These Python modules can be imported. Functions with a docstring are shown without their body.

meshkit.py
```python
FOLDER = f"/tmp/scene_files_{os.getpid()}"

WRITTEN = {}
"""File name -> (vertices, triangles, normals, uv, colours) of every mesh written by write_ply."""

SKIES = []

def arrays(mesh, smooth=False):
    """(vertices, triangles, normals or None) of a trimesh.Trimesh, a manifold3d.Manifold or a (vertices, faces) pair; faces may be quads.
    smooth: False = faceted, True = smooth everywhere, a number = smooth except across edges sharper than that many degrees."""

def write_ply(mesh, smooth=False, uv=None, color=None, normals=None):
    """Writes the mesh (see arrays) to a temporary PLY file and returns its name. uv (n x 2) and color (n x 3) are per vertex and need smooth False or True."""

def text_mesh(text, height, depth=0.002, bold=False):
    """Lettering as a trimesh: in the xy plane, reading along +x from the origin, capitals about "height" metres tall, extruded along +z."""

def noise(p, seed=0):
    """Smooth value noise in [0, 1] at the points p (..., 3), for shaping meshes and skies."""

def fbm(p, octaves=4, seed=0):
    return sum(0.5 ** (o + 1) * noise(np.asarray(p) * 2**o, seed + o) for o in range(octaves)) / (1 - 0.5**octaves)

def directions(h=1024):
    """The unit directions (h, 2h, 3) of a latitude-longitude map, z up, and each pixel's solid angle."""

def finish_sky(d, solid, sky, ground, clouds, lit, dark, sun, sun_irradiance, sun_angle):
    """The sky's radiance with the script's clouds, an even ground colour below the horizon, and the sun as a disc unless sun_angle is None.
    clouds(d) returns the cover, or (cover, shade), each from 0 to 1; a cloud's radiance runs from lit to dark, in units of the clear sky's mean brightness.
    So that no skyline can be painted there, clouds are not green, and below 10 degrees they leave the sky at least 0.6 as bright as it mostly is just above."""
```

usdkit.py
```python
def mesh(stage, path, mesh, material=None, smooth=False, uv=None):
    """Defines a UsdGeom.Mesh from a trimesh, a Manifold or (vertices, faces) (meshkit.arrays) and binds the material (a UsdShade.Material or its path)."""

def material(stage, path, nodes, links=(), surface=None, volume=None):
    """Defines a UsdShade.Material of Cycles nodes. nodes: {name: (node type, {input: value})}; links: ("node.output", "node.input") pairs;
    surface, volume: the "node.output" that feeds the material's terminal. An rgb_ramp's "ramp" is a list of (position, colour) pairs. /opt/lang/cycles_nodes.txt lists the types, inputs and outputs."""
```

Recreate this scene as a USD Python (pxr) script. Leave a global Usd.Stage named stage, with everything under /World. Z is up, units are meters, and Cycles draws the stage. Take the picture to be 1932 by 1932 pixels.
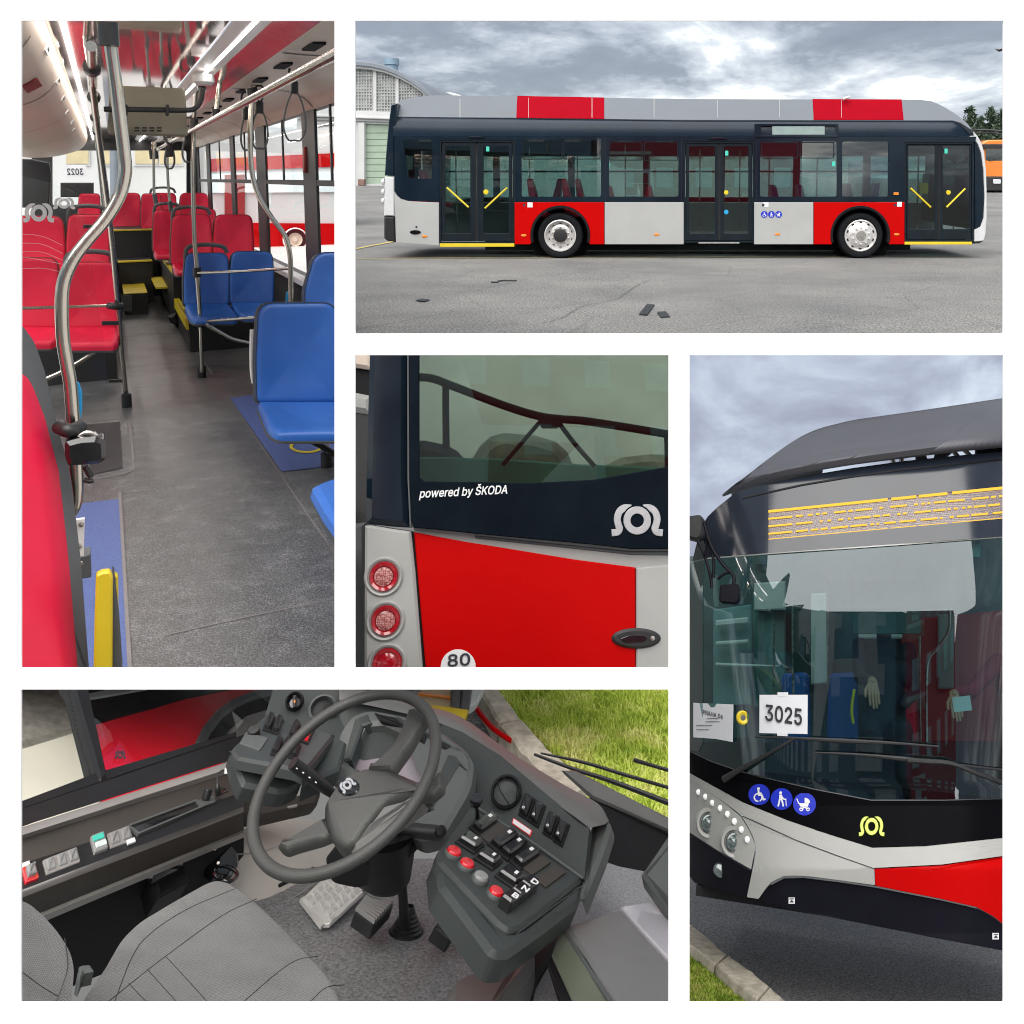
import math, random
import numpy as np, trimesh
import shapely.geometry as sg, shapely.affinity as sa
from shapely.ops import unary_union
import usdkit
from meshkit import text_mesh, fbm
from pxr import Usd, UsdGeom, UsdLux, UsdShade, Gf, Sdf

stage = Usd.Stage.CreateInMemory()
UsdGeom.SetStageUpAxis(stage, 'Z')
UsdGeom.SetStageMetersPerUnit(stage, 1.0)
UsdGeom.Xform.Define(stage, '/World')
UsdGeom.Scope.Define(stage, '/World/Looks')
RNG = random.Random(7)

# ------------------------------------------------------------------ camera, sky, sun, exposure
W, F, PX, PY, HOR = 1932.0, 1700.0, 1200.0, 500.0, 336.0
PITCH = math.atan((PY - HOR) / F)
EYE = np.array([0.0, 0.0, 1.612])
cam = UsdGeom.Camera.Define(stage, '/World/camera')
cam.CreateHorizontalApertureAttr(36.0)
cam.CreateVerticalApertureAttr(36.0)
cam.CreateFocalLengthAttr(36.0 * F / W)
cam.CreateHorizontalApertureOffsetAttr(36.0 * (W / 2 - PX) / W)
cam.CreateVerticalApertureOffsetAttr(-36.0 * (W / 2 - PY) / W)
cam.CreateClippingRangeAttr(Gf.Vec2f(0.05, 5000))
cam.CreateFStopAttr(0.0)
cam.CreateExposureAttr(2.3)
cam.AddTranslateOp().Set(Gf.Vec3d(*EYE))
cam.AddRotateXOp().Set(90 - math.degrees(PITCH))

SUN_EL, SUN_AZ = math.radians(56), math.radians(196)      # behind the viewer, atan2(x, y)
sun = UsdLux.DistantLight.Define(stage, '/World/sun')
sun.CreateIntensityAttr(0.40)
sun.CreateAngleAttr(85.0)
sun.CreateNormalizeAttr(True)
sun.CreateColorAttr(Gf.Vec3f(1.0, 0.965, 0.91))
sd = np.array([math.sin(SUN_AZ) * math.cos(SUN_EL), math.cos(SUN_AZ) * math.cos(SUN_EL), math.sin(SUN_EL)])
zax = sd
xax = np.cross([0, 0, 1.0], zax); xax /= np.linalg.norm(xax)
yax = np.cross(zax, xax)
m4 = np.eye(4); m4[0, :3], m4[1, :3], m4[2, :3] = xax, yax, zax
sun.AddTransformOp().Set(Gf.Matrix4d(*m4.ravel().tolist()))

# overcast: broken grey cloud with bright gaps low down
usdkit.material(stage, '/World/Looks/sky_clouds', {
    'tc': ('texture_coordinate', {}),
    'sep': ('separate_xyz', {}),
    'mz': ('math', {'math_type': 'maximum', 'value2': 0.0}),
    'az': ('math', {'math_type': 'add', 'value2': 0.14}),
    'dx': ('math', {'math_type': 'divide'}), 'dy': ('math', {'math_type': 'divide'}),
    'cv': ('combine_xyz', {'z': 0.0}),
    'mp': ('mapping', {'location': (3.4, 0.7, 0), 'scale': (1.35, 1.0, 1.0)}),
    'n1': ('noise_texture', {'scale': 0.62, 'detail': 9.0, 'roughness': 0.60, 'distortion': 0.5}),
    'n2': ('noise_texture', {'scale': 2.1, 'detail': 7.0, 'roughness': 0.6, 'distortion': 0.3}),
    'ad': ('math', {'math_type': 'multiply_add', 'value2': 0.45}),
    'low': ('map_range', {'from_min': 0.06, 'from_max': 0.17, 'to_min': -0.10, 'to_max': 0.03, 'clamp': True}),
    'ad2': ('math', {'math_type': 'add'}),
    'rp': ('rgb_ramp', {'ramp': [(0.0, (1.15, 1.17, 1.14)), (0.56, (0.98, 1.01, 0.98)), (0.63, (0.60, 0.64, 0.68)), (0.70, (0.42, 0.455, 0.515)), (0.78, (0.25, 0.28, 0.335)), (1.0, (0.17, 0.19, 0.235))]}),
    'sky': ('sky_texture', {'sky_type': 'single_scattering', 'sun_disc': False, 'sun_elevation': SUN_EL, 'sun_rotation': SUN_AZ}),
    'bw': ('rgb_to_bw', {}), 'cl': ('mix_color', {'fac': 0.95, 'use_clamp': False}),
    'gain': ('mix_color', {'blend_type': 'multiply', 'fac': 1.0, 'use_clamp': False, 'b': (4.9, 4.9, 4.9)}),
    'gd': ('map_range', {'from_min': -0.03, 'from_max': 0.0, 'clamp': True}), 'gm': ('mix_color', {'use_clamp': False, 'a': (0.9, 0.9, 0.88)}),
    'bg': ('background_shader', {'strength': 0.055})},
    [('tc.generated', 'sep.vector'), ('sep.z', 'mz.value1'), ('mz.value', 'az.value1'), ('sep.x', 'dx.value1'), ('az.value', 'dx.value2'),
     ('sep.y', 'dy.value1'), ('az.value', 'dy.value2'), ('dx.value', 'cv.x'), ('dy.value', 'cv.y'), ('cv.vector', 'mp.vector'),
     ('mp.vector', 'n1.vector'), ('mp.vector', 'n2.vector'), ('n2.fac', 'ad.value1'), ('n1.fac', 'ad.value3'), ('sep.z', 'low.value'),
     ('ad.value', 'ad2.value1'), ('low.result', 'ad2.value2'), ('ad2.value', 'rp.fac'),
     ('rp.color', 'gain.a'), ('sky.color', 'cl.a'), ('gain.result', 'cl.b'), ('sep.z', 'gd.value'), ('gd.result', 'gm.fac'), ('cl.result', 'gm.b'), ('gm.result', 'bg.color')], surface='bg.background')
dome = UsdLux.DomeLight.Define(stage, '/World/sky')
dome.GetPrim().SetCustomDataByKey('kind', 'structure')
UsdShade.MaterialBindingAPI.Apply(dome.GetPrim()).Bind(UsdShade.Material.Get(stage, '/World/Looks/sky_clouds'))

# ------------------------------------------------------------------ materials
MATS = {}
def M(name, col, rough=0.5, metal=0.0, var=0.08, scale=6.0, bump=0.0, bscale=300.0, coat=0.0, spec=0.5, dark=None, rvar=0.0, emit=0.0, stretch=None):
    """principled surface with mottled colour and fine relief"""
    c = np.array(col, float)
    c2 = np.array(dark, float) if dark is not None else c * (1 - var)
    c1 = c * (1 + var)
    nodes = {'g': ('geometry', {}),
             'n': ('noise_texture', {'scale': scale, 'detail': 5.0, 'roughness': 0.6}),
             'r': ('rgb_ramp', {'ramp': [(0.32, c2), (0.68, c1)]}),
             'p': ('principled_bsdf', {'roughness': rough, 'metallic': metal, 'coat_weight': coat, 'specular_ior_level': spec})}
    links = [('n.fac', 'r.fac'), ('r.color', 'p.base_color')]
    if stretch:
        nodes['mp'] = ('mapping', {'scale': stretch})
        links += [('g.position', 'mp.vector'), ('mp.vector', 'n.vector')]
    else:
        links += [('g.position', 'n.vector')]
    if bump:
        nodes['bn'] = ('noise_texture', {'scale': bscale, 'detail': 3.0})
        nodes['b'] = ('bump', {'strength': bump, 'distance': 0.002})
        links += [('g.position', 'bn.vector'), ('bn.fac', 'b.height'), ('b.normal', 'p.normal')]
    if rvar:
        nodes['rm'] = ('map_range', {'from_min': 0.3, 'from_max': 0.7, 'to_min': max(rough - rvar, 0.02), 'to_max': rough + rvar})
        links += [('n.fac', 'rm.value'), ('rm.result', 'p.roughness')]
    if emit:
        nodes['p'][1].update(emission_strength=emit)
        links += [('r.color', 'p.emission_color')]
    MATS[name] = usdkit.material(stage, '/World/Looks/' + name, nodes, links, surface='p.BSDF')

def glass(name, tint, ior=1.5, rough=0.0, gcol=(1, 1, 1)):
    """window pane: see-through tint and a mirror part that grows at grazing angles"""
    MATS[name] = usdkit.material(stage, '/World/Looks/' + name, {
        't': ('transparent_bsdf', {'color': tint}), 'g': ('glossy_bsdf', {'color': gcol, 'roughness': rough}),
        'f': ('fresnel', {'IOR': ior}), 'x': ('mix_closure', {}), 'bk': ('geometry', {}), 'iv': ('math', {'math_type': 'subtract', 'value1': 1.0}), 'mu': ('math', {'math_type': 'multiply'})},
        [('bk.backfacing', 'iv.value2'), ('f.fac', 'mu.value1'), ('iv.value', 'mu.value2'), ('mu.value', 'x.fac'), ('t.BSDF', 'x.closure1'), ('g.BSDF', 'x.closure2')], surface='x.closure')

def emitter(name, col, strength):
    MATS[name] = usdkit.material(stage, '/World/Looks/' + name, {'e': ('emission', {'color': col, 'strength': strength})}, [], surface='e.emission')

M('white_wall', (0.97, 0.97, 0.965), 0.6, var=0.008, scale=3, spec=0.2)
M('paint_grey', (0.345, 0.35, 0.345), 0.4, var=0.03, scale=2, coat=0.1, rvar=0.06)
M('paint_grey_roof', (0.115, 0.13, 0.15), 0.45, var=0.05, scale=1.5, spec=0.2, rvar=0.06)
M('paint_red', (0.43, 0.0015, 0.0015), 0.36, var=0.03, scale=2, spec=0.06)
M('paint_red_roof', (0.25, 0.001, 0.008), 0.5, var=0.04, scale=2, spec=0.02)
M('paint_white', (0.52, 0.53, 0.54), 0.3, var=0.03, coat=0.4)
M('paint_dark', (0.006, 0.012, 0.020), 0.10, var=0.25, scale=1.2, spec=0.30, rvar=0.04)
M('dark_frame', (0.007, 0.012, 0.017), 0.35, var=0.2, spec=0.2)
M('rubber', (0.007, 0.008, 0.010), 0.8, var=0.35, scale=25, bump=0.3, bscale=120, spec=0.15)
M('black_void', (0.006, 0.006, 0.008), 0.9, var=0.2)
M('yellow', (0.60, 0.45, 0.015), 0.45, var=0.05)
M('alloy', (0.62, 0.61, 0.60), 0.30, 0.45, var=0.10, scale=14, rvar=0.1)
M('steel', (0.60, 0.575, 0.53), 0.25, 1.0, var=0.05, scale=20, rvar=0.05)
M('steel_pole', (0.50, 0.475, 0.41), 0.2, 1.0, var=0.06, scale=160, rvar=0.06, stretch=(1, 1, 0.04))
M('orange', (0.65, 0.20, 0.015), 0.3, var=0.1, coat=0.5)
M('black_plastic', (0.014, 0.014, 0.015), 0.42, var=0.2, scale=20, bump=0.15, bscale=500)
M('black_gloss', (0.006, 0.006, 0.007), 0.12, var=0.1, coat=0.6)
M('white_mark', (0.66, 0.66, 0.66), 0.5, var=0.02)
M('logo_silver', (0.50, 0.51, 0.52), 0.28, 0.6, var=0.08, scale=30)
M('paper', (0.60, 0.61, 0.64), 0.7, var=0.015, scale=20, spec=0.2)
M('ink', (0.02, 0.02, 0.03), 0.6, var=0.1)
M('sign_blue', (0.006, 0.02, 0.42), 0.4, var=0.04)
glass('glass_bus', (0.57, 0.68, 0.66), 1.9)
glass('glass_sky', (0.50, 0.64, 0.65), 2.2)
glass('glass_clear', (0.97, 0.98, 0.975), 1.3)

# ------------------------------------------------------------------ scene tree
USED, BASE = {}, {}
def numbered(path):
    n = USED.get(path, -1) + 1
    USED[path] = n
    return path if n == 0 else '%s_%03d' % (path, n)

def setdata(prim, label=None, cat=None, group=None, kind=None):
    for k, v in (('label', label), ('category', cat), ('group', group), ('kind', kind)):
        if v:
            prim.SetCustomDataByKey(k, v)

def thing(name, label, cat, base=(0, 0, 0), group=None, kind=None, mat4=None):
    """an Xform under /World whose children are its parts"""
    x = UsdGeom.Xform.Define(stage, numbered('/World/' + name))
    if mat4 is None:
        mat4 = np.eye(4); mat4[:3, 3] = base
    x.AddTransformOp().Set(Gf.Matrix4d(*np.asarray(mat4).T.ravel().tolist()))
    BASE[str(x.GetPath())] = np.linalg.inv(mat4)
    setdata(x.GetPrim(), label, cat, group, kind)
    return str(x.GetPath())

def cat_(ms):
    ms = [m for m in ms if m is not None]
    return ms[0] if len(ms) == 1 else trimesh.util.concatenate(ms)

def part(parent, name, mesh, mat, smooth=40, label=None, local=False):
    """a mesh under its thing (or under another part); the mesh is given in world coordinates"""
    if isinstance(mesh, list):
        mesh = cat_(mesh)
    path = numbered(parent + '/' + name)
    inv = BASE[parent]
    v = np.asarray(mesh.vertices)
    if not local:
        v = v @ inv[:3, :3].T + inv[:3, 3]
    usdkit.mesh(stage, path, trimesh.Trimesh(v, mesh.faces, process=False), MATS[mat], smooth=smooth)
    BASE[path] = inv
    if label:
        setdata(stage.GetPrimAtPath(path), label)
    return path

def solo(name, mesh, mat, label=None, cat=None, group=None, kind=None, smooth=32):
    """a thing that is one mesh"""
    if isinstance(mesh, list):
        mesh = cat_(mesh)
    path = numbered('/World/' + name)
    usdkit.mesh(stage, path, mesh, MATS[mat], smooth=smooth)
    BASE[path] = np.eye(4)
    setdata(stage.GetPrimAtPath(path), label, cat, group, kind)
    return path

def again(src, mat4, label, cat, group):
    """another one of a thing, with its parts"""
    name = src.split('/')[-1]
    x = UsdGeom.Xform.Define(stage, numbered('/World/' + name))
    x.GetPrim().GetReferences().AddInternalReference(src)
    op = [o for o in x.GetOrderedXformOps()]
    (op[0] if op else x.AddTransformOp()).Set(Gf.Matrix4d(*np.asarray(mat4).T.ravel().tolist()))
    x.GetPrim().SetInstanceable(True)
    setdata(x.GetPrim(), label, cat, group)
    return str(x.GetPath())

# ------------------------------------------------------------------ geometry
def rotx(a):
    c, s = math.cos(a), math.sin(a); return np.array([[1, 0, 0], [0, c, -s], [0, s, c]])
def roty(a):
    c, s = math.cos(a), math.sin(a); return np.array([[c, 0, s], [0, 1, 0], [-s, 0, c]])
def rotz(a):
    c, s = math.cos(a), math.sin(a); return np.array([[c, -s, 0], [s, c, 0], [0, 0, 1]])
RC = rotx(-PITCH)
def direction(u, v):
    d = RC @ np.array([(u - PX) / F, 1.0, -(v - PY) / F])
    return d

class Site:
    """one of the five places: its own axes (x across, y away from the viewer, z up), all seen from the same spot"""
    def __init__(s, R=np.eye(3)):
        s.R = np.asarray(R)
    def ray(s, u, v):
        return s.R.T @ direction(u, v)
    def at(s, u, v, y):
        r = s.ray(u, v); return r * (y / r[1])
    def on(s, u, v, pl):
        o, n = pl; r = s.ray(u, v); return r * (np.dot(o, n) / np.dot(r, n))
    def floor(s, u, v, z):
        r = s.ray(u, v); return r * (z / r[2])
    def px(s, p):
        c = RC.T @ (s.R @ np.asarray(p, float)); return PX + F * c[0] / c[1], PY - F * c[2] / c[1]
    def w(s, p):
        return np.asarray(p) @ s.R.T + EYE
    def mesh(s, m):
        return trimesh.Trimesh(s.w(np.asarray(m.vertices)), m.faces, process=False)

def facing(u, v, roll=0.0):
    """axes whose y runs along the line of sight through (u, v)"""
    y = direction(u, v); y /= np.linalg.norm(y)
    x = np.cross(y, [0, 0, 1.0]); x /= np.linalg.norm(x)
    z = np.cross(x, y)
    return np.stack([x, y, z], 1) @ roty(roll)

def yplane(y): return (np.array([0, y, 0.0]), np.array([0, 1.0, 0]))
def zplane(z): return (np.array([0, 0, z]), np.array([0, 0, 1.0]))
def plane3(site, *uvd):
    a, b, c = [site.at(*q) for q in uvd]
    n = np.cross(b - a, c - a); n /= np.linalg.norm(n)
    if n[1] < 0: n = -n
    return (a, n)
def basis(pl):
    o, n = pl
    e = np.array([1.0, 0, 0]) - n * n[0]
    if np.linalg.norm(e) < 0.3: e = np.array([0, 1.0, 0]) - n * n[1]
    e /= np.linalg.norm(e)
    f = np.cross(e, n)                       # e right, f up, n away from the viewer
    return e, f
def shift(pl, d):                            # moved along its normal, towards the viewer when d < 0
    return (pl[0] + pl[1] * d, pl[1])

def ring_offset(r, b):
    """closed ring moved inwards by b (counter-clockwise ring)"""
    p, q = np.roll(r, 1, 0), np.roll(r, -1, 0)
    e1, e2 = r - p, q - r
    e1 /= np.maximum(np.linalg.norm(e1, axis=1, keepdims=True), 1e-12)
    e2 /= np.maximum(np.linalg.norm(e2, axis=1, keepdims=True), 1e-12)
    n1, n2 = np.stack([-e1[:, 1], e1[:, 0]], 1), np.stack([-e2[:, 1], e2[:, 0]], 1)
    k = 1 + (n1 * n2).sum(1)
    return r + b * (n1 + n2) / np.maximum(k, 0.35)[:, None]

def ccw(pts):
    pts = np.asarray(pts, float)
    x, y = pts[:, 0], pts[:, 1]
    return pts if (x * np.roll(y, -1) - np.roll(x, -1) * y).sum() > 0 else pts[::-1]

def rounded(pts, r, n=5):
    """2-D polygon with its corners rounded (r one radius or one per corner)"""
    pts = np.asarray(pts, float); k = len(pts); out = []
    rs = np.broadcast_to(r, k)
    for i in range(k):
        a, b, c = pts[i - 1], pts[i], pts[(i + 1) % k]
        u, v = a - b, c - b
        lu, lv = np.linalg.norm(u), np.linalg.norm(v)
        d = min(rs[i], 0.48 * lu, 0.48 * lv)
        if d < 1e-6: out.append(b); continue
        p0, p1 = b + u / lu * d, b + v / lv * d
        for t in np.linspace(0, 1, n):
            out.append((1 - t) ** 2 * p0 + 2 * t * (1 - t) * b + t * t * p1)
    return np.array(out)

def rr(u0, v0, u1, v1, r=0, n=4):
    return rounded([(u0, v0), (u1, v0), (u1, v1), (u0, v1)], r, n)
def circ(u, v, ru, rv=None, n=28, a0=0.0):
    t = np.linspace(0, 2 * np.pi, n, endpoint=False) + a0
    return np.stack([u + ru * np.cos(t), v + (ru if rv is None else rv) * np.sin(t)], 1)

def cap_tris(rings):
    """triangles over an outer ring and holes, as indices into the stacked rings"""
    import mapbox_earcut as ec
    v = np.vstack(rings); ends = np.cumsum([len(r) for r in rings]).astype(np.uint32)
    return ec.triangulate_float64(v, ends).reshape(-1, 3)

def prism(outer, thick, bevel=0.0, holes=(), back=True):
    """solid from a 2-D outline: front face at depth 0 (looking from -n), body to depth thick, edges rounded; columns (x, y, depth)"""
    rings = [ccw(outer)] + [ccw(h)[::-1] for h in holes]
    V, Fc, n0 = [], [], 0
    steps = [(0.0, thick)] + ([(0.0, bevel), (bevel, 0.0)] if bevel else [(0.0, 0.0)])
    start = []
    for r in rings:
        k = len(r); start.append(n0)
        for off, dep in steps:
            q = ring_offset(r, off) if off else r
            V.append(np.column_stack([q, np.full(k, dep)]))
        for s in range(len(steps) - 1):
            a, b = n0 + s * k, n0 + (s + 1) * k
            i = np.arange(k); j = (i + 1) % k
            Fc.append(np.stack([a + i, a + j, b + j], 1)); Fc.append(np.stack([a + i, b + j, b + i], 1))
        n0 += k * len(steps)
    V = np.vstack(V)
    top = np.concatenate([st + (len(steps) - 1) * len(r) + np.arange(len(r)) for st, r in zip(start, rings)])
    bot = np.concatenate([st + np.arange(len(r)) for st, r in zip(start, rings)])
    t = cap_tris([V[st + (len(steps) - 1) * len(r):][:len(r), :2] for st, r in zip(start, rings)])
    def orient(tri, up):
        a, b, c = V[tri[:, 0]], V[tri[:, 1]], V[tri[:, 2]]
        s = (b[:, 0] - a[:, 0]) * (c[:, 1] - a[:, 1]) - (b[:, 1] - a[:, 1]) * (c[:, 0] - a[:, 0])
        flip = (s > 0) != up
        tri = tri.copy(); tri[flip] = tri[flip][:, ::-1]
        return tri
    Fc.append(orient(top[t], True))
    if back:
        t2 = cap_tris([V[st:][:len(r), :2] for st, r in zip(start, rings)])
        Fc.append(orient(bot[t2], False))
    return V, np.vstack(Fc)

def slab(site, px, pl, thick, bevel=0.0, holes=(), lift=0.0, back=True):
    """outline seen at picture points px, standing on plane pl in the site, with thickness away from the viewer; lift moves its face towards the viewer"""
    e, f = basis(pl)
    def flat(q):
        pts = np.array([site.on(u, v, pl) for u, v in q]) - pl[0]
        return np.stack([pts @ e, pts @ f], 1)
    V, Fc = prism(flat(px), thick, bevel, [flat(h) for h in holes], back)
    P = pl[0] + V[:, :1] * e + V[:, 1:2] * f + (V[:, 2:] - lift) * pl[1]
    return trimesh.Trimesh(site.w(P), Fc, process=False)

def smooth_path(pts, n=8, closed=False):
    p = np.asarray(pts, float)
    if n <= 1: return p
    q = np.vstack([p[-1], p, p[0], p[1]]) if closed else np.vstack([2 * p[0] - p[1], p, 2 * p[-1] - p[-2]])
    out = []
    for i in range(1, len(q) - 2):
        a, b, c, d = q[i - 1:i + 3]
        for t in np.arange(n) / n:
            out.append(0.5 * ((2 * b) + (-a + c) * t + (2 * a - 5 * b + 4 * c - d) * t * t + (-a + 3 * b - 3 * c + d) * t ** 3))
    if not closed: out.append(q[-2])
    return np.array(out)

def tube(path, r, seg=10, closed=False, flat=1.0, caps=True):
    """round bar along a path; r one radius or one per point"""
    p = np.asarray(path, float); n = len(p)
    rs = np.broadcast_to(np.asarray(r, float), n)
    t = np.gradient(p, axis=0) if not closed else np.roll(p, -1, 0) - np.roll(p, 1, 0)
    t /= np.maximum(np.linalg.norm(t, axis=1, keepdims=True), 1e-12)
    ref = np.array([0, 0, 1.0]) if abs(t[0][2]) < 0.9 else np.array([1.0, 0, 0])
    u = np.cross(t[0], ref); u /= np.linalg.norm(u)
    V = []
    ang = np.linspace(0, 2 * np.pi, seg, endpoint=False)
    for i in range(n):
        u = u - t[i] * np.dot(u, t[i]); u /= np.linalg.norm(u)
        w = np.cross(t[i], u)
        V.append(p[i] + rs[i] * (np.outer(np.cos(ang), u) + flat * np.outer(np.sin(ang), w)))
    V = np.vstack(V); Fc = []
    i = np.arange(seg); j = (i + 1) % seg
    for k in range(n if closed else n - 1):
        a, b = k * seg, ((k + 1) % n) * seg
        Fc.append(np.stack([a + i, a + j, b + j], 1)); Fc.append(np.stack([a + i, b + j, b + i], 1))
    if not closed and caps:
        for base, rev in ((0, True), ((n - 1) * seg, False)):
            f = np.stack([np.full(seg - 2, base), base + np.arange(1, seg - 1), base + np.arange(2, seg)], 1)
            Fc.append(f[:, ::-1] if rev else f)
    return trimesh.Trimesh(V, np.vstack(Fc), process=False)

def lathe(profile, origin, axis, seg=32, spin=0.0):
    """(radius, height) profile turned round an axis"""
    pr = np.asarray(profile, float); a = np.asarray(axis, float); a = a / np.linalg.norm(a)
    ref = np.array([0, 0, 1.0]) if abs(a[2]) < 0.9 else np.array([1.0, 0, 0])
    u = np.cross(a, ref); u /= np.linalg.norm(u); w = np.cross(a, u)
    ang = np.linspace(0, 2 * np.pi, seg, endpoint=False) + spin
    V = np.vstack([np.asarray(origin) + a * h + r * (np.outer(np.cos(ang), u) + np.outer(np.sin(ang), w)) for r, h in pr])
    i = np.arange(seg); j = (i + 1) % seg; Fc = []
    for k in range(len(pr) - 1):
        x, y = k * seg, (k + 1) * seg
        Fc.append(np.stack([x + i, y + j, x + j], 1)); Fc.append(np.stack([x + i, y + i, y + j], 1))
    return trimesh.Trimesh(V, np.vstack(Fc), process=False)

def grid(P, flip=False):
    """sheet over an (n, m, 3) array of points"""
    P = np.asarray(P, float); n, m = P.shape[:2]
    i = (np.arange(n - 1)[:, None] * m + np.arange(m - 1)).ravel()
    Fc = np.vstack([np.stack([i, i + 1, i + m + 1], 1), np.stack([i, i + m + 1, i + m], 1)])
    return trimesh.Trimesh(P.reshape(-1, 3), Fc[:, ::-1] if flip else Fc, process=False)

def box(lo, hi, site=None, bevel=0.0):
    lo, hi = np.asarray(lo, float), np.asarray(hi, float)
    if bevel:
        V, Fc = prism(rounded([(lo[0], lo[2]), (hi[0], lo[2]), (hi[0], hi[2]), (lo[0], hi[2])], bevel, 3), hi[1] - lo[1], bevel)
        m = trimesh.Trimesh(np.stack([V[:, 0], V[:, 2] + lo[1], V[:, 1]], 1), Fc, process=False)
    else:
        m = trimesh.creation.box(bounds=[lo, hi])
    return site.mesh(m) if site else m

def pillow(outline, profile, thick):
    """cushion from a star-shaped 2-D outline: profile is [(scale of the outline, depth)...] from the rim to the middle; columns (x, y, depth)"""
    r = ccw(outline); c = r.mean(0); k = len(r)
    rings = [np.column_stack([r, np.full(k, thick)])] + [np.column_stack([c + (r - c) * s, np.full(k, d)]) for s, d in profile]
    V = np.vstack(rings + [[[c[0], c[1], profile[-1][1]]]]); Fc = []
    i = np.arange(k); j = (i + 1) % k
    for a in range(len(rings) - 1):
        Fc.append(np.stack([a * k + i, a * k + j, (a + 1) * k + j], 1)); Fc.append(np.stack([a * k + i, (a + 1) * k + j, (a + 1) * k + i], 1))
    a = (len(rings) - 1) * k
    Fc.append(np.stack([a + i, a + j, np.full(k, len(V) - 1)], 1))
    Fc.append(np.stack([np.zeros(k - 2, int), np.arange(2, k), np.arange(1, k - 1)], 1))
    return V, np.vstack(Fc)

def cut(mesh, site_planes):
    for o, n in site_planes:
        if (np.dot(mesh.vertices - o, n) < 0).any():
            mesh = trimesh.intersections.slice_mesh_plane(mesh, n, o)
    return mesh
def side_plane(uv0, uv1, keep):
    """vertical-ish wall line between two neighbouring places: the plane through the viewing spot and two picture points"""
    n = np.cross(direction(*uv0), direction(*uv1)); n /= np.linalg.norm(n)
    return (EYE, n if np.dot(n, direction(*keep)) > 0 else -n)

def densify(px, step):
    px = np.asarray(px, float); out = []
    for a, b in zip(px, np.roll(px, -1, 0)):
        n = max(1, int(np.ceil(np.linalg.norm(b - a) / step)))
        out += [a + (b - a) * i / n for i in range(n)]
    return np.array(out)

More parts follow.
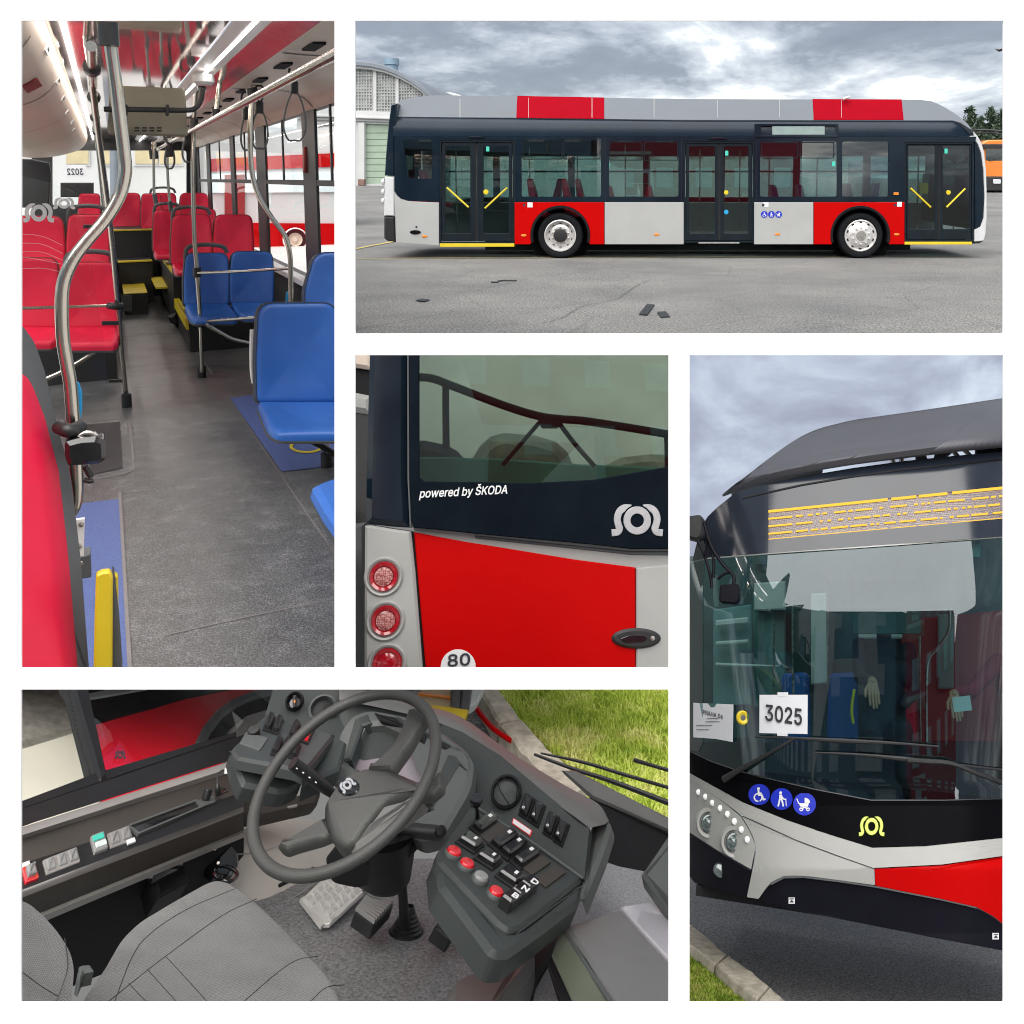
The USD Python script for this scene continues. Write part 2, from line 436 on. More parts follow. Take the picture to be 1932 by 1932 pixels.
def skin(site, px, depth, thick=0.02, holes=(), step=12.0):
    """curved panel: an outline in picture points lying on the surface y = depth(u, v), with thickness away from the viewer"""
    rings = [ccw(densify(px, step))] + [ccw(densify(h, step))[::-1] for h in holes]
    V2 = np.vstack(rings); T = cap_tris(rings)
    V3, T = trimesh.remesh.subdivide_to_size(np.column_stack([V2, 0 * V2[:, 0]]), T, step * 1.6, max_iter=12)
    m = trimesh.Trimesh(V3, T, process=True); m.merge_vertices(); V3, T = np.array(m.vertices), np.array(m.faces)
    a, b, c = V3[T[:, 0]], V3[T[:, 1]], V3[T[:, 2]]
    ar = (b[:, 0] - a[:, 0]) * (c[:, 1] - a[:, 1]) - (b[:, 1] - a[:, 1]) * (c[:, 0] - a[:, 0])
    T[ar > 0] = T[ar > 0][:, ::-1]                      # picture v runs down: this faces the viewer
    front = np.array([site.at(u, v, depth(u, v)) for u, v in V3[:, :2]]); back = front + np.array([0, thick, 0])
    E = np.vstack([T[:, [0, 1]], T[:, [1, 2]], T[:, [2, 0]]])
    key = {}
    for i, (p, q) in enumerate(np.sort(E, 1)): key.setdefault((p, q), []).append(i)
    ed = E[[i[0] for i in key.values() if len(i) == 1]]; n = len(V3)
    W_ = np.vstack([np.stack([ed[:, 1], ed[:, 0], ed[:, 0] + n], 1), np.stack([ed[:, 1], ed[:, 0] + n, ed[:, 1] + n], 1)])
    return trimesh.Trimesh(site.w(np.vstack([front, back])), np.vstack([T, T[:, ::-1] + n, W_]), process=False)

def letters(site, text, u, v, height_px, pl, lift=0.003, bold=False, ang=0.0, slant=0.0, width_px=None, mirror=False, scale_pt=None):
    """lettering standing on plane pl, its lower left corner seen at (u, v)"""
    e, f = basis(pl)
    p0 = site.on(u, v, pl); dv = site.on(u, v - height_px, pl) - p0
    h = np.linalg.norm(dv)
    m = text_mesh(text, h, 0.0012, bold)
    X = np.array(m.vertices)
    X[:, 0] += slant * X[:, 1]
    if width_px:
        wx = np.linalg.norm(site.on(u + width_px, v, pl) - p0)
        X[:, 0] *= wx / (X[:, 0].max() - min(X[:, 0].min(), 0))
    faces = m.faces
    if mirror:
        X[:, 0] = X[:, 0].max() - X[:, 0]; faces = faces[:, ::-1]
    c, s = math.cos(ang), math.sin(ang)
    ex, ey = e * c + f * s, -e * s + f * c
    P = p0 + X[:, :1] * ex + X[:, 1:2] * ey - (X[:, 2:] + lift) * pl[1]
    return trimesh.Trimesh(site.w(P), faces, process=False)

def shape_px(site, geom, pl, thick=0.002, lift=0.002, bevel=0.0):
    """flat shapely figure drawn in picture points, standing proud of plane pl"""
    out = []
    for g in getattr(geom, 'geoms', [geom]):
        if g.is_empty or g.area < 0.05: continue
        out.append(slab(site, np.array(g.exterior.coords)[:-1], pl, thick, bevel, [np.array(h.coords)[:-1] for h in g.interiors], lift))
    return cat_(out)

def logo_shape(u, v, w, h):
    """round ring between two S-shaped strokes"""
    ring = sg.Point(0, 0).buffer(0.30, 24).difference(sg.Point(0, 0).buffer(0.145, 24))
    def arc(cx, cy, r, a0, a1):
        t = np.radians(np.linspace(a0, a1, 16)); return [(cx + r * math.cos(a), cy + r * math.sin(a)) for a in t]
    right = sg.LineString(smooth_path([(0.13, 0.262), (0.27, 0.268), (0.385, 0.19), (0.435, 0.04), (0.41, -0.10), (0.385, -0.17), (0.43, -0.245), (0.56, -0.262)], 5))
    s = right.buffer(0.075, cap_style=2).difference(sg.Point(0, 0).buffer(0.332, 24))
    g = unary_union([ring, s, sa.scale(s, -1, 1, origin=(0, 0))])
    g = sa.scale(g, w / 1.10, -h / 0.62, origin=(0, 0))
    return sa.translate(g, u, v)

# ------------------------------------------------------------------ the white wall with five openings
WORLD = Site()
PANES = {'inside': (39, 39, 631, 1261), 'side': (670, 39, 1893, 630), 'tail': (670, 670, 1261, 1261), 'front': (1301, 670, 1893, 1893), 'desk': (39, 1301, 1261, 1893)}
wall_plane = (np.array([0, 1.15, 0.0]), np.array([0, 1.0, 0]))
solo('white_wall', slab(WORLD, [(-260, -200), (2190, -200), (2190, 2160), (-260, 2160)], wall_plane, 0.003, 0.0, [[(a, b), (c, b), (c, d), (a, d)] for a, b, c, d in PANES.values()]), 'white_wall', kind='structure', smooth=False)
def fin(u0, u1, v0, v1, y0, y1):
    """upright white board running back from the wall between two of the places"""
    P = [WORLD.at(u, v, y) for y in (y0, y1) for u in (u0, u1) for v in (v0, v1)]
    return trimesh.Trimesh(WORLD.w(np.array(P)), [[0, 1, 5], [0, 5, 4], [2, 6, 7], [2, 7, 3], [4, 5, 7], [4, 7, 6], [0, 4, 6], [0, 6, 2], [1, 3, 7], [1, 7, 5]], process=False)
for f_ in ((645, 656, 20, 1281, 1.154, 3.4), (1276, 1287, 655, 1950, 1.154, 3.0)):
    solo('dividing_wall', fin(*f_), 'white_wall', kind='structure', smooth=False)
# ================================================================== PLACE 1: the bus seen from the side in the yard
B = WORLD
YB = 18.06
GZ = -EYE[2]
def bs(px, off, thick, bevel=0.0, holes=(), lift=0.0):
    return slab(B, px, yplane(YB + off), thick, bevel, holes, lift)
M('asphalt', (0.150, 0.150, 0.152), 0.88, var=0.16, scale=1.1, bump=0.9, bscale=55, spec=0.3)
usdkit.material(stage, '/World/Looks/asphalt_yard', {
    'g': ('geometry', {}), 'n1': ('noise_texture', {'scale': 0.34, 'detail': 7.0, 'roughness': 0.68}),
    'n2': ('noise_texture', {'scale': 38.0, 'detail': 4.0, 'roughness': 0.75}), 'n3': ('voronoi_texture', {'scale': 0.55, 'feature': 'distance_to_edge', 'detail': 3.0}),
    'r1': ('rgb_ramp', {'ramp': [(0.25, (0.082, 0.083, 0.087)), (0.45, (0.128, 0.128, 0.126)), (0.62, (0.166, 0.163, 0.157)), (0.8, (0.21, 0.205, 0.195))]}),
    'r2': ('rgb_ramp', {'ramp': [(0.36, (0.35, 0.35, 0.35)), (0.5, (1, 1, 1)), (0.64, (2.0, 2.0, 2.0))]}),
    'r3': ('rgb_ramp', {'ramp': [(0.0, (0.6, 0.6, 0.6)), (0.012, (1, 1, 1))]}),
    'mx': ('mix_color', {'blend_type': 'multiply', 'fac': 1.0, 'use_clamp': False}), 'my': ('mix_color', {'blend_type': 'multiply', 'fac': 0.55, 'use_clamp': False}),
    'b': ('bump', {'strength': 0.8, 'distance': 0.008}), 'p': ('principled_bsdf', {'roughness': 0.85, 'specular_ior_level': 0.3})},
    [('g.position', 'n1.vector'), ('g.position', 'n2.vector'), ('g.position', 'n3.vector'), ('n1.fac', 'r1.fac'), ('n2.fac', 'r2.fac'), ('n3.distance', 'r3.fac'),
     ('r1.color', 'mx.a'), ('r2.color', 'mx.b'), ('mx.result', 'my.a'), ('r3.color', 'my.b'), ('my.result', 'p.base_color'),
     ('n2.fac', 'b.height'), ('b.normal', 'p.normal')], surface='p.BSDF')
MATS['asphalt_yard'] = UsdShade.Material.Get(stage, '/World/Looks/asphalt_yard')
def gz(y):
    return GZ + np.clip((np.asarray(y, float) - 25) / 45, 0, 1) * 1.03
ys = np.concatenate([np.linspace(8.75, 24, 20), np.linspace(25, 75, 21), [120, 250, 600, 1600]])
xs = np.concatenate([[-900, -300, -120, -70], np.linspace(-50, 40, 46), [70, 120, 300, 900]])
gx, gy = np.meshgrid(xs, ys)
yard = grid(np.stack([gx, gy, gz(gy) + EYE[2] + 0.012 * (fbm(np.stack([gx * .3, gy * .3, gx * 0], -1), 3) - .5)], -1))
yard = cut(yard, [side_plane((650.5, 0), (650.5, 1900), (1300, 600))])
solo('ground', yard, 'asphalt_yard', kind='structure')

bus = thing('city_bus', 'grey and red low floor city bus with navy windows parked side on in the yard', 'bus', (3.5, YB, 0))
# --- roof fairing and cantrail
zc_ = B.at(1290, 227, YB)[2]
top_pl = (np.array([0, YB + 0.10, B.at(1290, 226, YB + .10)[2]]), np.array([0, math.cos(0.62), -math.sin(0.62)]))
roofline = [(748, 221), (748, 196), (756, 189), (772, 184.5), (796, 181), (819, 179), (975, 180.7), (1140, 183.6), (1278, 186), (1420, 186.5), (1701, 187), (1740, 188), (1757, 190), (1770, 195), (1785, 203), (1800, 212), (1814, 222), (1826, 233), (1836, 246), (1829, 243), (1812, 232), (1798, 228), (1278, 227), (1140, 225), (975, 223)]
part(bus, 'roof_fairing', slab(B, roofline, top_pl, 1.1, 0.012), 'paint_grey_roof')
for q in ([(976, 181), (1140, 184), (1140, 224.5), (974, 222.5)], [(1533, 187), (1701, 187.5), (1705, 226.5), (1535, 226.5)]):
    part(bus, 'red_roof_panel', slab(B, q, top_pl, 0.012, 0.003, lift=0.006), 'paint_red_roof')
for u in (868, 997, 1117, 1234, 1353, 1470, 1587):
    vt_ = 187 if u < 900 else 185 if u < 1300 else 189
    part(bus, 'roof_seam', slab(B, [(u - .35, vt_), (u + .35, vt_), (u + .35, 223), (u - .35, 222)], top_pl, 0.01, lift=0.0085), 'paint_grey')
part(bus, 'roof_antenna', tube(B.w([B.at(1590, 187, YB + .3), B.at(1597, 184.5, YB + .3), B.at(1603, 183, YB + .3)]), 0.03), 'paint_white')
# cantrail: rounded dark band lofted along the bus
us = np.concatenate([np.linspace(742, 1790, 12), np.linspace(1798, 1842, 8)])
prof = [(220, 0.16), (224, 0.085), (230, 0.035), (238, 0.008), (248, 0.0), (258, 0.0)]
P = []
for u in us:
    row = []
    for k, (v, dy) in enumerate(prof):
        lift = 0 if u > 1300 else -(1300 - u) / 560 * 5 * (1 - k / 5)
        vv = v + 6 + lift
        if u > 1790: vv = max(vv, 222 + (u - 1790) * 0.55 + k * 2) if k < 5 else vv
        row.append(B.w(B.at(u, min(vv, 257.6), YB + dy + max(0, (u - 1800)) * 0.002)))
    P.append(row)
M('paint_navy', (0.006, 0.014, 0.026), 0.28, var=0.2, scale=1.2, spec=0.2)
part(bus, 'cantrail', grid(P, True), 'paint_navy')
# --- upper side with window openings
W1, W2, W3, W4 = (984, 262, 1134, 371), (1149, 266, 1280, 371), (1434, 267, 1579, 371), (1589, 267, 1676, 371)
RQ = rounded([(760, 263.5), (815, 263.5), (815, 339), (770, 335)], 5)
upper = [(744, 258), (1842, 258), (1838, 268), (1838, 381), (828, 381), (770, 379), (757, 375), (749, 368), (744, 360)]
D1, D2, D3 = (829, 264, 970, 459), (1290, 266, 1423, 458), (1707, 268, 1837, 456)
holes = [RQ] + [rr(*w, 4) for w in (W1, W2, W3, W4)]
up_parts = [[(744, 258), (829, 258), (829, 381), (770, 379), (757, 375), (749, 368), (744, 360)], [(829, 258), (970, 258), (970, 264), (829, 264)], [(970, 258), (1290, 258), (1290, 381), (970, 381)],
            [(1290, 258), (1423, 258), (1423, 266), (1290, 266)], [(1423, 258), (1707, 258), (1707, 381), (1423, 381)], [(1707, 258), (1842, 258), (1840, 268), (1707, 268)]]
hs = [[RQ], [], [rr(*W1, 4), rr(*W2, 4)], [], [rr(*W3, 4), rr(*W4, 4)], []]
for q, h in zip(up_parts, hs):
    part(bus, 'window_surround', bs(q, 0.0, 0.05, 0.0, h), 'paint_dark')
for n_, w in (('side_window', W1), ('side_window', W2)):
    part(bus, n_, bs(rr(w[0] - 1, w[1] - 1, w[2] + 1, w[3] + 1, 4), 0.012, 0.006), 'glass_bus')
part(bus, 'side_window', bs(RQ, 0.012, 0.006), 'glass_bus')
part(bus, 'side_window', bs(rr(W3[0] - 1, W3[1] - 1, W3[2] + 1, W3[3] + 1, 4), 0.012, 0.006), 'glass_sky')
part(bus, 'side_window', bs(rr(W4[0] - 1, W4[1] - 1, W4[2] + 1, W4[3] + 1, 4), 0.012, 0.006), 'glass_sky')
for (a, b, c, d) in ((W1[0] + 2, 263, 1061, 301), (1063, 263, 1133, 301), (1150, 267, 1212, 303), (1215, 267, 1279, 303), (1436, 268, 1506, 299), (1509, 268, 1574, 299)):
    part(bus, 'vent_window_frame', bs(rr(a, b, c, d, 3), 0.004, 0.012, 0.0, [rr(a + 1.6, b + 1.6, c - 1.6, d - 1.6, 2)]), 'dark_frame')
for u in (971, 1142, 1286, 1427, 1583):
    part(bus, 'panel_seam', bs([(u - .4, 262), (u + .4, 262), (u + .4, 380), (u - .4, 380)], 0.0, 0.01, lift=0.001), 'black_void')
part(bus, 'destination_display', bs(rr(1424, 233, 1582, 259, 2), -0.02, 0.06, 0.004, [rr(1436, 237, 1577, 255, 2)]), 'paint_dark')
M('display_white', (0.26, 0.33, 0.325), 0.5)
part(bus, 'display_board', [bs(rr(1457, 238, 1556, 254), -0.009, 0.006)], 'display_white')
part(bus, 'display_glass', bs(rr(1435, 236, 1578, 256, 2), -0.018, 0.003), 'glass_clear')
# --- lower panels
ARC = lambda cx, cy, r, a0, a1, n=20: [(cx + r * math.cos(math.radians(a)), cy - r * math.sin(math.radians(a))) for a in np.linspace(a0, a1, n)]
BOT = 461
CXR, CXF, CY = 1057, 1623.5, 444.5
part(bus, 'rear_corner_panel', bs([(744, 361), (749, 369), (757, 376), (770, 380), (828, 382), (828, 463.5), (747, 458)], -0.004, 0.05, 0.006), 'paint_grey')
part(bus, 'red_panel', bs([(971, 381.5), (1140, 381.5), (1140, BOT), (1113, BOT)] + ARC(CXR, CY, 56.5, -14, 194) + [(1000, BOT), (971, BOT)], -0.006, 0.06, 0.006), 'paint_red')
part(bus, 'grey_panel', bs([(1141, 381.5), (1290, 381.5), (1290, BOT), (1141, BOT)], -0.006, 0.06, 0.006), 'paint_grey')
part(bus, 'grey_panel', bs([(1423, 381.5), (1534.5, 381.5), (1534.5, BOT), (1423, BOT)], -0.006, 0.06, 0.006), 'paint_grey')
part(bus, 'red_panel', bs([(1535.5, 381.5), (1706.5, 381.5), (1706.5, BOT), (1678, BOT)] + ARC(CXF, CY, 55.5, -15, 195) + [(1569, BOT), (1535.5, BOT)], -0.006, 0.06, 0.006), 'paint_red')
for cx in (CXR, CXF):
    part(bus, 'wheel_arch', bs(ARC(cx, CY, 56.5, -14, 194) + ARC(cx, CY, 52.0, 194, -14), -0.02, 0.12, 0.004), 'rubber')
    part(bus, 'wheel_well', cat_([grid([[B.w(B.at(u, v, YB + y)) for (u, v) in ARC(cx, CY + 3, 53, -20, 200)] for y in (0.02, 0.75)]), bs(circ(cx, CY, 58), 0.75, 0.03)]), 'black_void')
def wheel(cx, holes_n, bright):
    c = B.w(B.at(cx, CY, YB + 0.06)); k = YB / 1708
    R = 43.6 * k
    ty = part(bus, 'wheel', lathe([(0.30, .28), (R * .93, .28), (R, .24), (R, 0.06), (R * .985, 0.02), (R * .94, -0.012), (R * .85, -0.022), (R * .76, -0.012), (R * .715, 0.0), (R * .70, .03), (R * .70, .1)], c, (0, 1, 0), 56), 'rubber')
    r0 = 30.3 * k
    if bright:
        rim = [(r0, 0.04), (r0, -0.015), (r0 * .95, -0.02), (r0 * .90, -0.002), (r0 * .86, 0.01), (r0 * .70, -0.012), (r0 * .62, -0.035), (r0 * .42, -0.045), (r0 * .40, -0.055), (0.0, -0.057)]
    else:
        rim = [(r0, 0.04), (r0, -0.015), (r0 * .94, -0.02), (r0 * .88, 0.0), (r0 * .84, 0.05), (r0 * .74, 0.09), (r0 * .66, 0.07), (r0 * .45, 0.06), (0.0, 0.06)]
    part(ty, 'rim', lathe(rim, c, (0, 1, 0), 48), 'alloy')
    holesm, nuts = [], []
    for i in range(10):
        a = 2 * math.pi * (i + .5) / 10; d = np.array([math.cos(a), 0, math.sin(a)])
        holesm.append(lathe([(0.028, 0.03), (0.030, -0.004), (0.0, -0.004)], c + d * r0 * .80 + np.array([0, 0.004 if bright else 0.082, 0]), (0, 1, 0), 10))
        n0 = c + d * r0 * .53 + np.array([0, -0.04 if bright else 0.06, 0])
        nuts.append(lathe([(0.0, -0.035), (0.017, -0.03), (0.019, 0.02)], n0, (0, 1, 0), 8))
    part(ty, 'vent_hole', cat_(holesm), 'black_void')
    for nm in nuts:
        part(ty, 'wheel_nut', nm, 'alloy' if bright else 'steel')
    if bright:
        part(ty, 'hub_cap', lathe([(r0 * .33, -0.05), (r0 * .31, -0.064), (0, -0.066)], c, (0, 1, 0), 24), 'steel')
    else:
        part(ty, 'hub', lathe([(r0 * .44, 0.06), (r0 * .42, -0.02), (r0 * .25, -0.03), (0, -0.03)], c, (0, 1, 0), 24), 'black_plastic')
wheel(CXR, 10, False)
wheel(CXF, 10, True)
# --- doors: frame with two leaves
def door(x0, y0, x1, y1, leaves, rails, rec=0.03):
    dr = part(bus, 'door', bs([(x0, y0), (x1, y0), (x1, y1), (x0, y1)], 0.012, 0.05, 0.0, [[(x0 + 3, y0 + 4), (x1 - 3, y0 + 4), (x1 - 3, y1 - 3), (x0 + 3, y1 - 3)]]), 'dark_frame')
    mids = (leaves[0][2] + leaves[1][0]) / 2
    for k, (a, b, c, d) in enumerate(leaves):
        lo, hi = (x0 + 4, mids - .6) if k == 0 else (mids + .6, x1 - 4)
        part(dr, 'leaf_frame', bs(rr(lo, y0 + 5, hi, y1 - 4, 2), rec, 0.04, 0.006, [rr(a, b, c, d, 3)]), 'dark_frame')
        part(dr, 'leaf_glass', bs(rr(a - 1, b - 1, c + 1, d + 1, 3), rec + 0.012, 0.006), 'glass_bus')
        part(dr, 'leaf_seal', bs([(mids - 2.2 + 2.4 * k, y0 + 8), (mids - .4 + 2.4 * k, y0 + 8), (mids - .4 + 2.4 * k, y1 - 6), (mids - 2.2 + 2.4 * k, y1 - 6)], rec - 0.004, 0.01), 'black_void')
    for (p, q) in rails:
        part(dr, 'grab_rail', tube(B.w([B.at(*p, YB + .018), B.at(*q, YB + .018)]), 0.018, 8), 'yellow')
    return dr
d1 = door(*D1, [(840, 276, 887, 440), (912, 276, 960, 440)], [((843, 354), (884, 391)), ((915, 393), (957, 354))])
part(d1, 'threshold', bs([(830, 459.5), (970, 459.5), (970, 465.5), (830, 466)], -0.02, 0.25, 0.004), 'yellow')
part(d1, 'door_sensor', bs([(882, 259.5), (888, 257.5), (906, 257.5), (914, 259.5)], -0.03, 0.03, 0.004), 'black_gloss')
part(d1, 'door_button', lathe([(0.05, 0.0), (0.05, -0.02), (0.0, -0.022)], B.w(B.at(917, 362, YB + .03)), (0, 1, 0), 16), 'yellow')
d2 = door(*D2, [(1300, 276, 1349, 440), (1366, 276, 1412, 440)], [])
part(d2, 'door_button', lathe([(0.045, 0.0), (0.045, -0.02), (0.0, -0.022)], B.w(B.at(1370, 363, YB + .03)), (0, 1, 0), 16), 'yellow')
M('cyan_plastic', (0.015, 0.27, 0.55), 0.4)
part(d2, 'wheelchair_button', lathe([(0.045, 0.0), (0.045, -0.02), (0.0, -0.022)], B.w(B.at(1370, 400, YB + .03)), (0, 1, 0), 16), 'cyan_plastic')
part(d2, 'door_sensor', bs([(1338, 262), (1344, 259.6), (1364, 259.6), (1372, 262)], -0.03, 0.03, 0.004), 'black_gloss')
part(d2, 'threshold', bs([(1318, 457.5), (1395, 457.5), (1395, 459), (1318, 459)], -0.02, 0.2), 'alloy')
d3 = door(*D3, [(1714, 275, 1764, 432), (1779, 275, 1829, 432)], [((1718, 355), (1756, 391)), ((1786, 391), (1821, 356))])
part(d3, 'threshold', bs([(1707, 456.5), (1834, 456.5), (1834, 461.5), (1707, 461.5)], -0.02, 0.25, 0.004), 'yellow')
part(d3, 'door_button', lathe([(0.045, 0.0), (0.045, -0.02), (0.0, -0.022)], B.w(B.at(1789, 363, YB + .03)), (0, 1, 0), 16), 'yellow')
M('sticker_green', (0.05, 0.5, 0.38), 0.5)
for (u, v) in ((920, 281), (1147, 311), (1371, 289), (1573, 309), (1785, 285)):
    part(bus, 'exit_sticker', bs(rr(u - 3, v - 4.5, u + 3, v + 4.5, 1), 0.008, 0.003), 'sticker_green')
# --- tail and nose
part(bus, 'rear_pillar', bs([(738, 197), (748, 195), (748, 258), (744, 258), (744, 333), (725.5, 331), (728, 290), (733, 232)], 0.02, 2.3, 0.02), 'paint_dark')
part(bus, 'tail_lamp_housing', bs([(725.5, 333), (744, 335), (744, 408), (724, 407)], 0.02, 0.6, 0.02), 'paint_white')
for v in (343, 362, 379):
    part(bus, 'tail_lamp', lathe([(0.07, 0.0), (0.06, -0.05), (0.03, -0.07), (0, -0.075)], B.w(B.at(726, v, YB + .18)), (1, 0, 0), 16), 'paint_white')
part(bus, 'rear_bumper', bs([(724, 408), (744, 409), (747, 457), (730, 454.5), (724, 449)], 0.02, 2.3, 0.03), 'black_plastic')
# nose: white blade round the dark wrap of the windscreen
nose_out = [(1836, 247), (1845, 257), (1852, 270), (1857, 287), (1860.5, 320), (1862, 365), (1862, 410), (1860, 441), (1856.5, 454)]
nose_in = [(1851, 455), (1838, 456), (1838, 434), (1850, 428), (1856, 410), (1857.5, 370), (1855.5, 320), (1851, 288), (1845, 272), (1838, 262)]
part(bus, 'nose_blade', bs(nose_out + nose_in, 0.04, 0.5, 0.01), 'paint_white')
part(bus, 'windscreen_wrap', bs([(1838.5, 262), (1845, 272), (1851, 288), (1855.5, 320), (1857.5, 370), (1856, 410), (1850, 427), (1838.5, 433)], 0.03, 2.2, 0.02), 'paint_dark')
part(bus, 'front_skirt', bs([(1838, 450), (1857, 446), (1856, 455), (1848, 459), (1838, 460)], 0.05, 2.2, 0.02), 'black_plastic')
arm = part(bus, 'mirror_arm', [tube(B.w([B.at(1838, 246, YB + .25), B.at(1860, 245, YB + .1), B.at(1899, 248, YB + .05)]), 0.022), tube(B.w([B.at(1838, 252, YB + .25), B.at(1870, 250, YB + .1), B.at(1899, 255, YB + .05)]), 0.018), bs([(1834, 243), (1842, 243), (1843, 255), (1834, 255)], 0.15, 0.2, 0.01)], 'black_plastic')
# --- small fittings
for u, v in ((801, 446), (988, 444), (1239, 442.5), (1467, 442), (1692, 442)):
    part(bus, 'side_marker', bs(circ(u, v, 5.3, 2.4, 14), -0.014, 0.02, 0.004), 'orange')
part(bus, 'side_indicator', bs(rr(1686, 363, 1696, 368, 1.5), -0.014, 0.03, 0.004), 'orange')
part(bus, 'panel_handle', bs(circ(783.5, 438, 10.5, 4.4, 20), -0.02, 0.02, 0.006), 'black_gloss')
part(bus, 'key_lock', bs(circ(785.5, 428, 1.8, 1.6, 10), -0.012, 0.02), 'black_gloss')
for u, v, w in ((1000, 386.5, 5), (1445, 386, 5), (1697, 385.5, 4.6)):
    part(bus, 'white_sticker', bs(rr(u - w, v - 4.6, u + w, v + 4.6), -0.0085, 0.003), 'white_mark')
for u in (989, 1440, 1689):
    part(bus, 'round_sticker', bs(circ(u, 387, 2.6, 2.6, 12), -0.0085, 0.003), 'ink')
def pictogram(site, pl, kind, u, v, r, lift=0.003, host=None):
    """blue disc with a white figure: wheelchair, stick or pram"""
    a = sa
    P_ = lambda *q: sg.LineString(q)
    if kind == 'wheelchair':
        g = [sg.Point(-.05, -.55).buffer(.13), P_((-.05, -.38), (-.03, .05), (.28, .05), (.42, .48), (.56, .44)).buffer(.075), P_((-.04, -.18), (.22, -.12)).buffer(.055),
             P_(*[(-.08 + .36 * math.cos(t), .28 + .36 * math.sin(t)) for t in np.linspace(-2.0, 1.0, 14)][::-1] + [(-.08 + .36 * math.cos(t), .28 + .36 * math.sin(t)) for t in np.linspace(-2.0, -4.6, 14)]).buffer(.06)]
    elif kind == 'stick':
        g = [sg.Point(-.08, -.58).buffer(.13), sg.Polygon([(-.22, -.40), (.04, -.42), (.10, .05), (-.22, .08)]), P_((-.16, .02), (-.22, .32), (-.30, .62)).buffer(.075), P_((.0, .02), (.10, .30), (.16, .62)).buffer(.075),
             P_((0, -.30), (.18, -.02), (.34, .04)).buffer(.055), P_((.30, 0), (.40, 0), (.44, .62)).buffer(.035)]
    else:
        g = [sg.Polygon([(-.50, -.08), (.40, -.08), (.30, .22), (-.36, .22)]), sg.Point(.05, -.1).buffer(.44).intersection(sg.box(.02, -.6, .6, -.1)), P_((-.50, -.05), (-.66, -.42)).buffer(.045),
             sg.Point(-.28, .46).buffer(.17).difference(sg.Point(-.28, .46).buffer(.09)), sg.Point(.30, .46).buffer(.17).difference(sg.Point(.30, .46).buffer(.09)), P_((-.28, .42), (.25, .22)).buffer(.04), P_((.30, .42), (-.2, .22)).buffer(.04)]
    fig = sa.translate(sa.scale(unary_union(g), r, r, origin=(0, 0)), u, v)
    d = part(host, 'pictogram', slab(site, circ(u, v, r, r, 32), pl, 0.003, lift=lift), 'sign_blue')
    part(d, 'figure', shape_px(site, fig, pl, 0.002, lift + 0.0025), 'white_mark')
for kind, u in (('wheelchair', 1442), ('stick', 1455.5), ('pram', 1469)):
    pictogram(B, yplane(YB - .008), kind, u, 404.5, 6.4, host=bus)
M('cabin_floor', (0.16, 0.165, 0.17), 0.6)
M('cabin_lining', (0.20, 0.235, 0.24), 0.6)
# --- what stands inside: floor, far side, seats, poles
YI = YB + 2.45
part(bus, 'floor', B.mesh(box((B.at(745, 400, YB)[0], YB + .80, GZ + .33), (B.at(1845, 400, YB)[0], YI, GZ + .37))), 'cabin_floor')
part(bus, 'underframe', B.mesh(box((B.at(760, 400, YB)[0], YB + .8, GZ + .3), (B.at(1840, 400, YB)[0], YI - .1, GZ + .33))), 'black_void')
part(bus, 'chassis', B.mesh(box((B.at(900, 400, YB)[0], YB + .9, GZ + .10), (B.at(1745, 400, YB)[0], YI - .3, GZ + .31))), 'black_void')
part(bus, 'ceiling', B.mesh(box((B.at(748, 400, YB)[0], YB + .06, GZ + 2.42), (B.at(1838, 400, YB)[0], YI, GZ + 2.45))), 'paint_white')
x0b, x1b = B.at(744, 400, YB)[0], B.at(1842, 400, YB)[0]
def far_wall(z0, z1, spans):
    out = []
    xs_ = [x0b] + [q for s in spans for q in s] + [x1b]
    for a, b in zip(xs_[0::2], xs_[1::2]):
        out.append(B.mesh(box((a, YI, z0), (b, YI + .06, z1))))
    return out
spans = [(x0b + .25, x0b + 1.6), (x0b + 1.75, x0b + 3.3), (x0b + 3.45, x0b + 5.0), (x0b + 5.15, x0b + 6.7), (x0b + 6.85, x0b + 8.4), (x0b + 8.55, x0b + 10.0), (x0b + 10.15, x0b + 11.4)]
zlo, zhi = GZ + 1.05, GZ + 2.1
part(bus, 'far_wall', far_wall(zlo, zhi, spans) + [B.mesh(box((x0b, YI, GZ + .3), (x1b, YI + .06, zlo))), B.mesh(box((x0b, YI, zhi), (x1b, YI + .06, GZ + 2.45)))], 'cabin_lining')
for a, b in spans:
    part(bus, 'far_window', B.mesh(box((a, YI + .02, zlo), (b, YI + .028, zhi))), 'glass_bus')
    part(bus, 'far_window_bar', B.mesh(box((a, YI + .0, zhi - .36), (b, YI + .018, zhi - .32))), 'dark_frame')
M('seat_red', (0.60, 0.010, 0.035), 0.42, var=0.06, scale=10, bump=0.12, bscale=420)
M('seat_blue', (0.012, 0.075, 0.30), 0.42, var=0.06, scale=10, bump=0.12, bscale=420)
def side_seat(x, y, z, m):
    V, Fc = prism(rounded([(-.04, 0.0), (.42, 0.0), (.42, .07), (.10, .10), (-.08, .78), (-.17, .78), (-.10, .05)], [.03, .05, .04, .08, .05, .05, .03]), 0.42, 0.02)
    return B.mesh(trimesh.Trimesh(np.stack([V[:, 0] + x, V[:, 2] + y, V[:, 1] + z], 1), Fc, process=False))
zf = GZ + .37
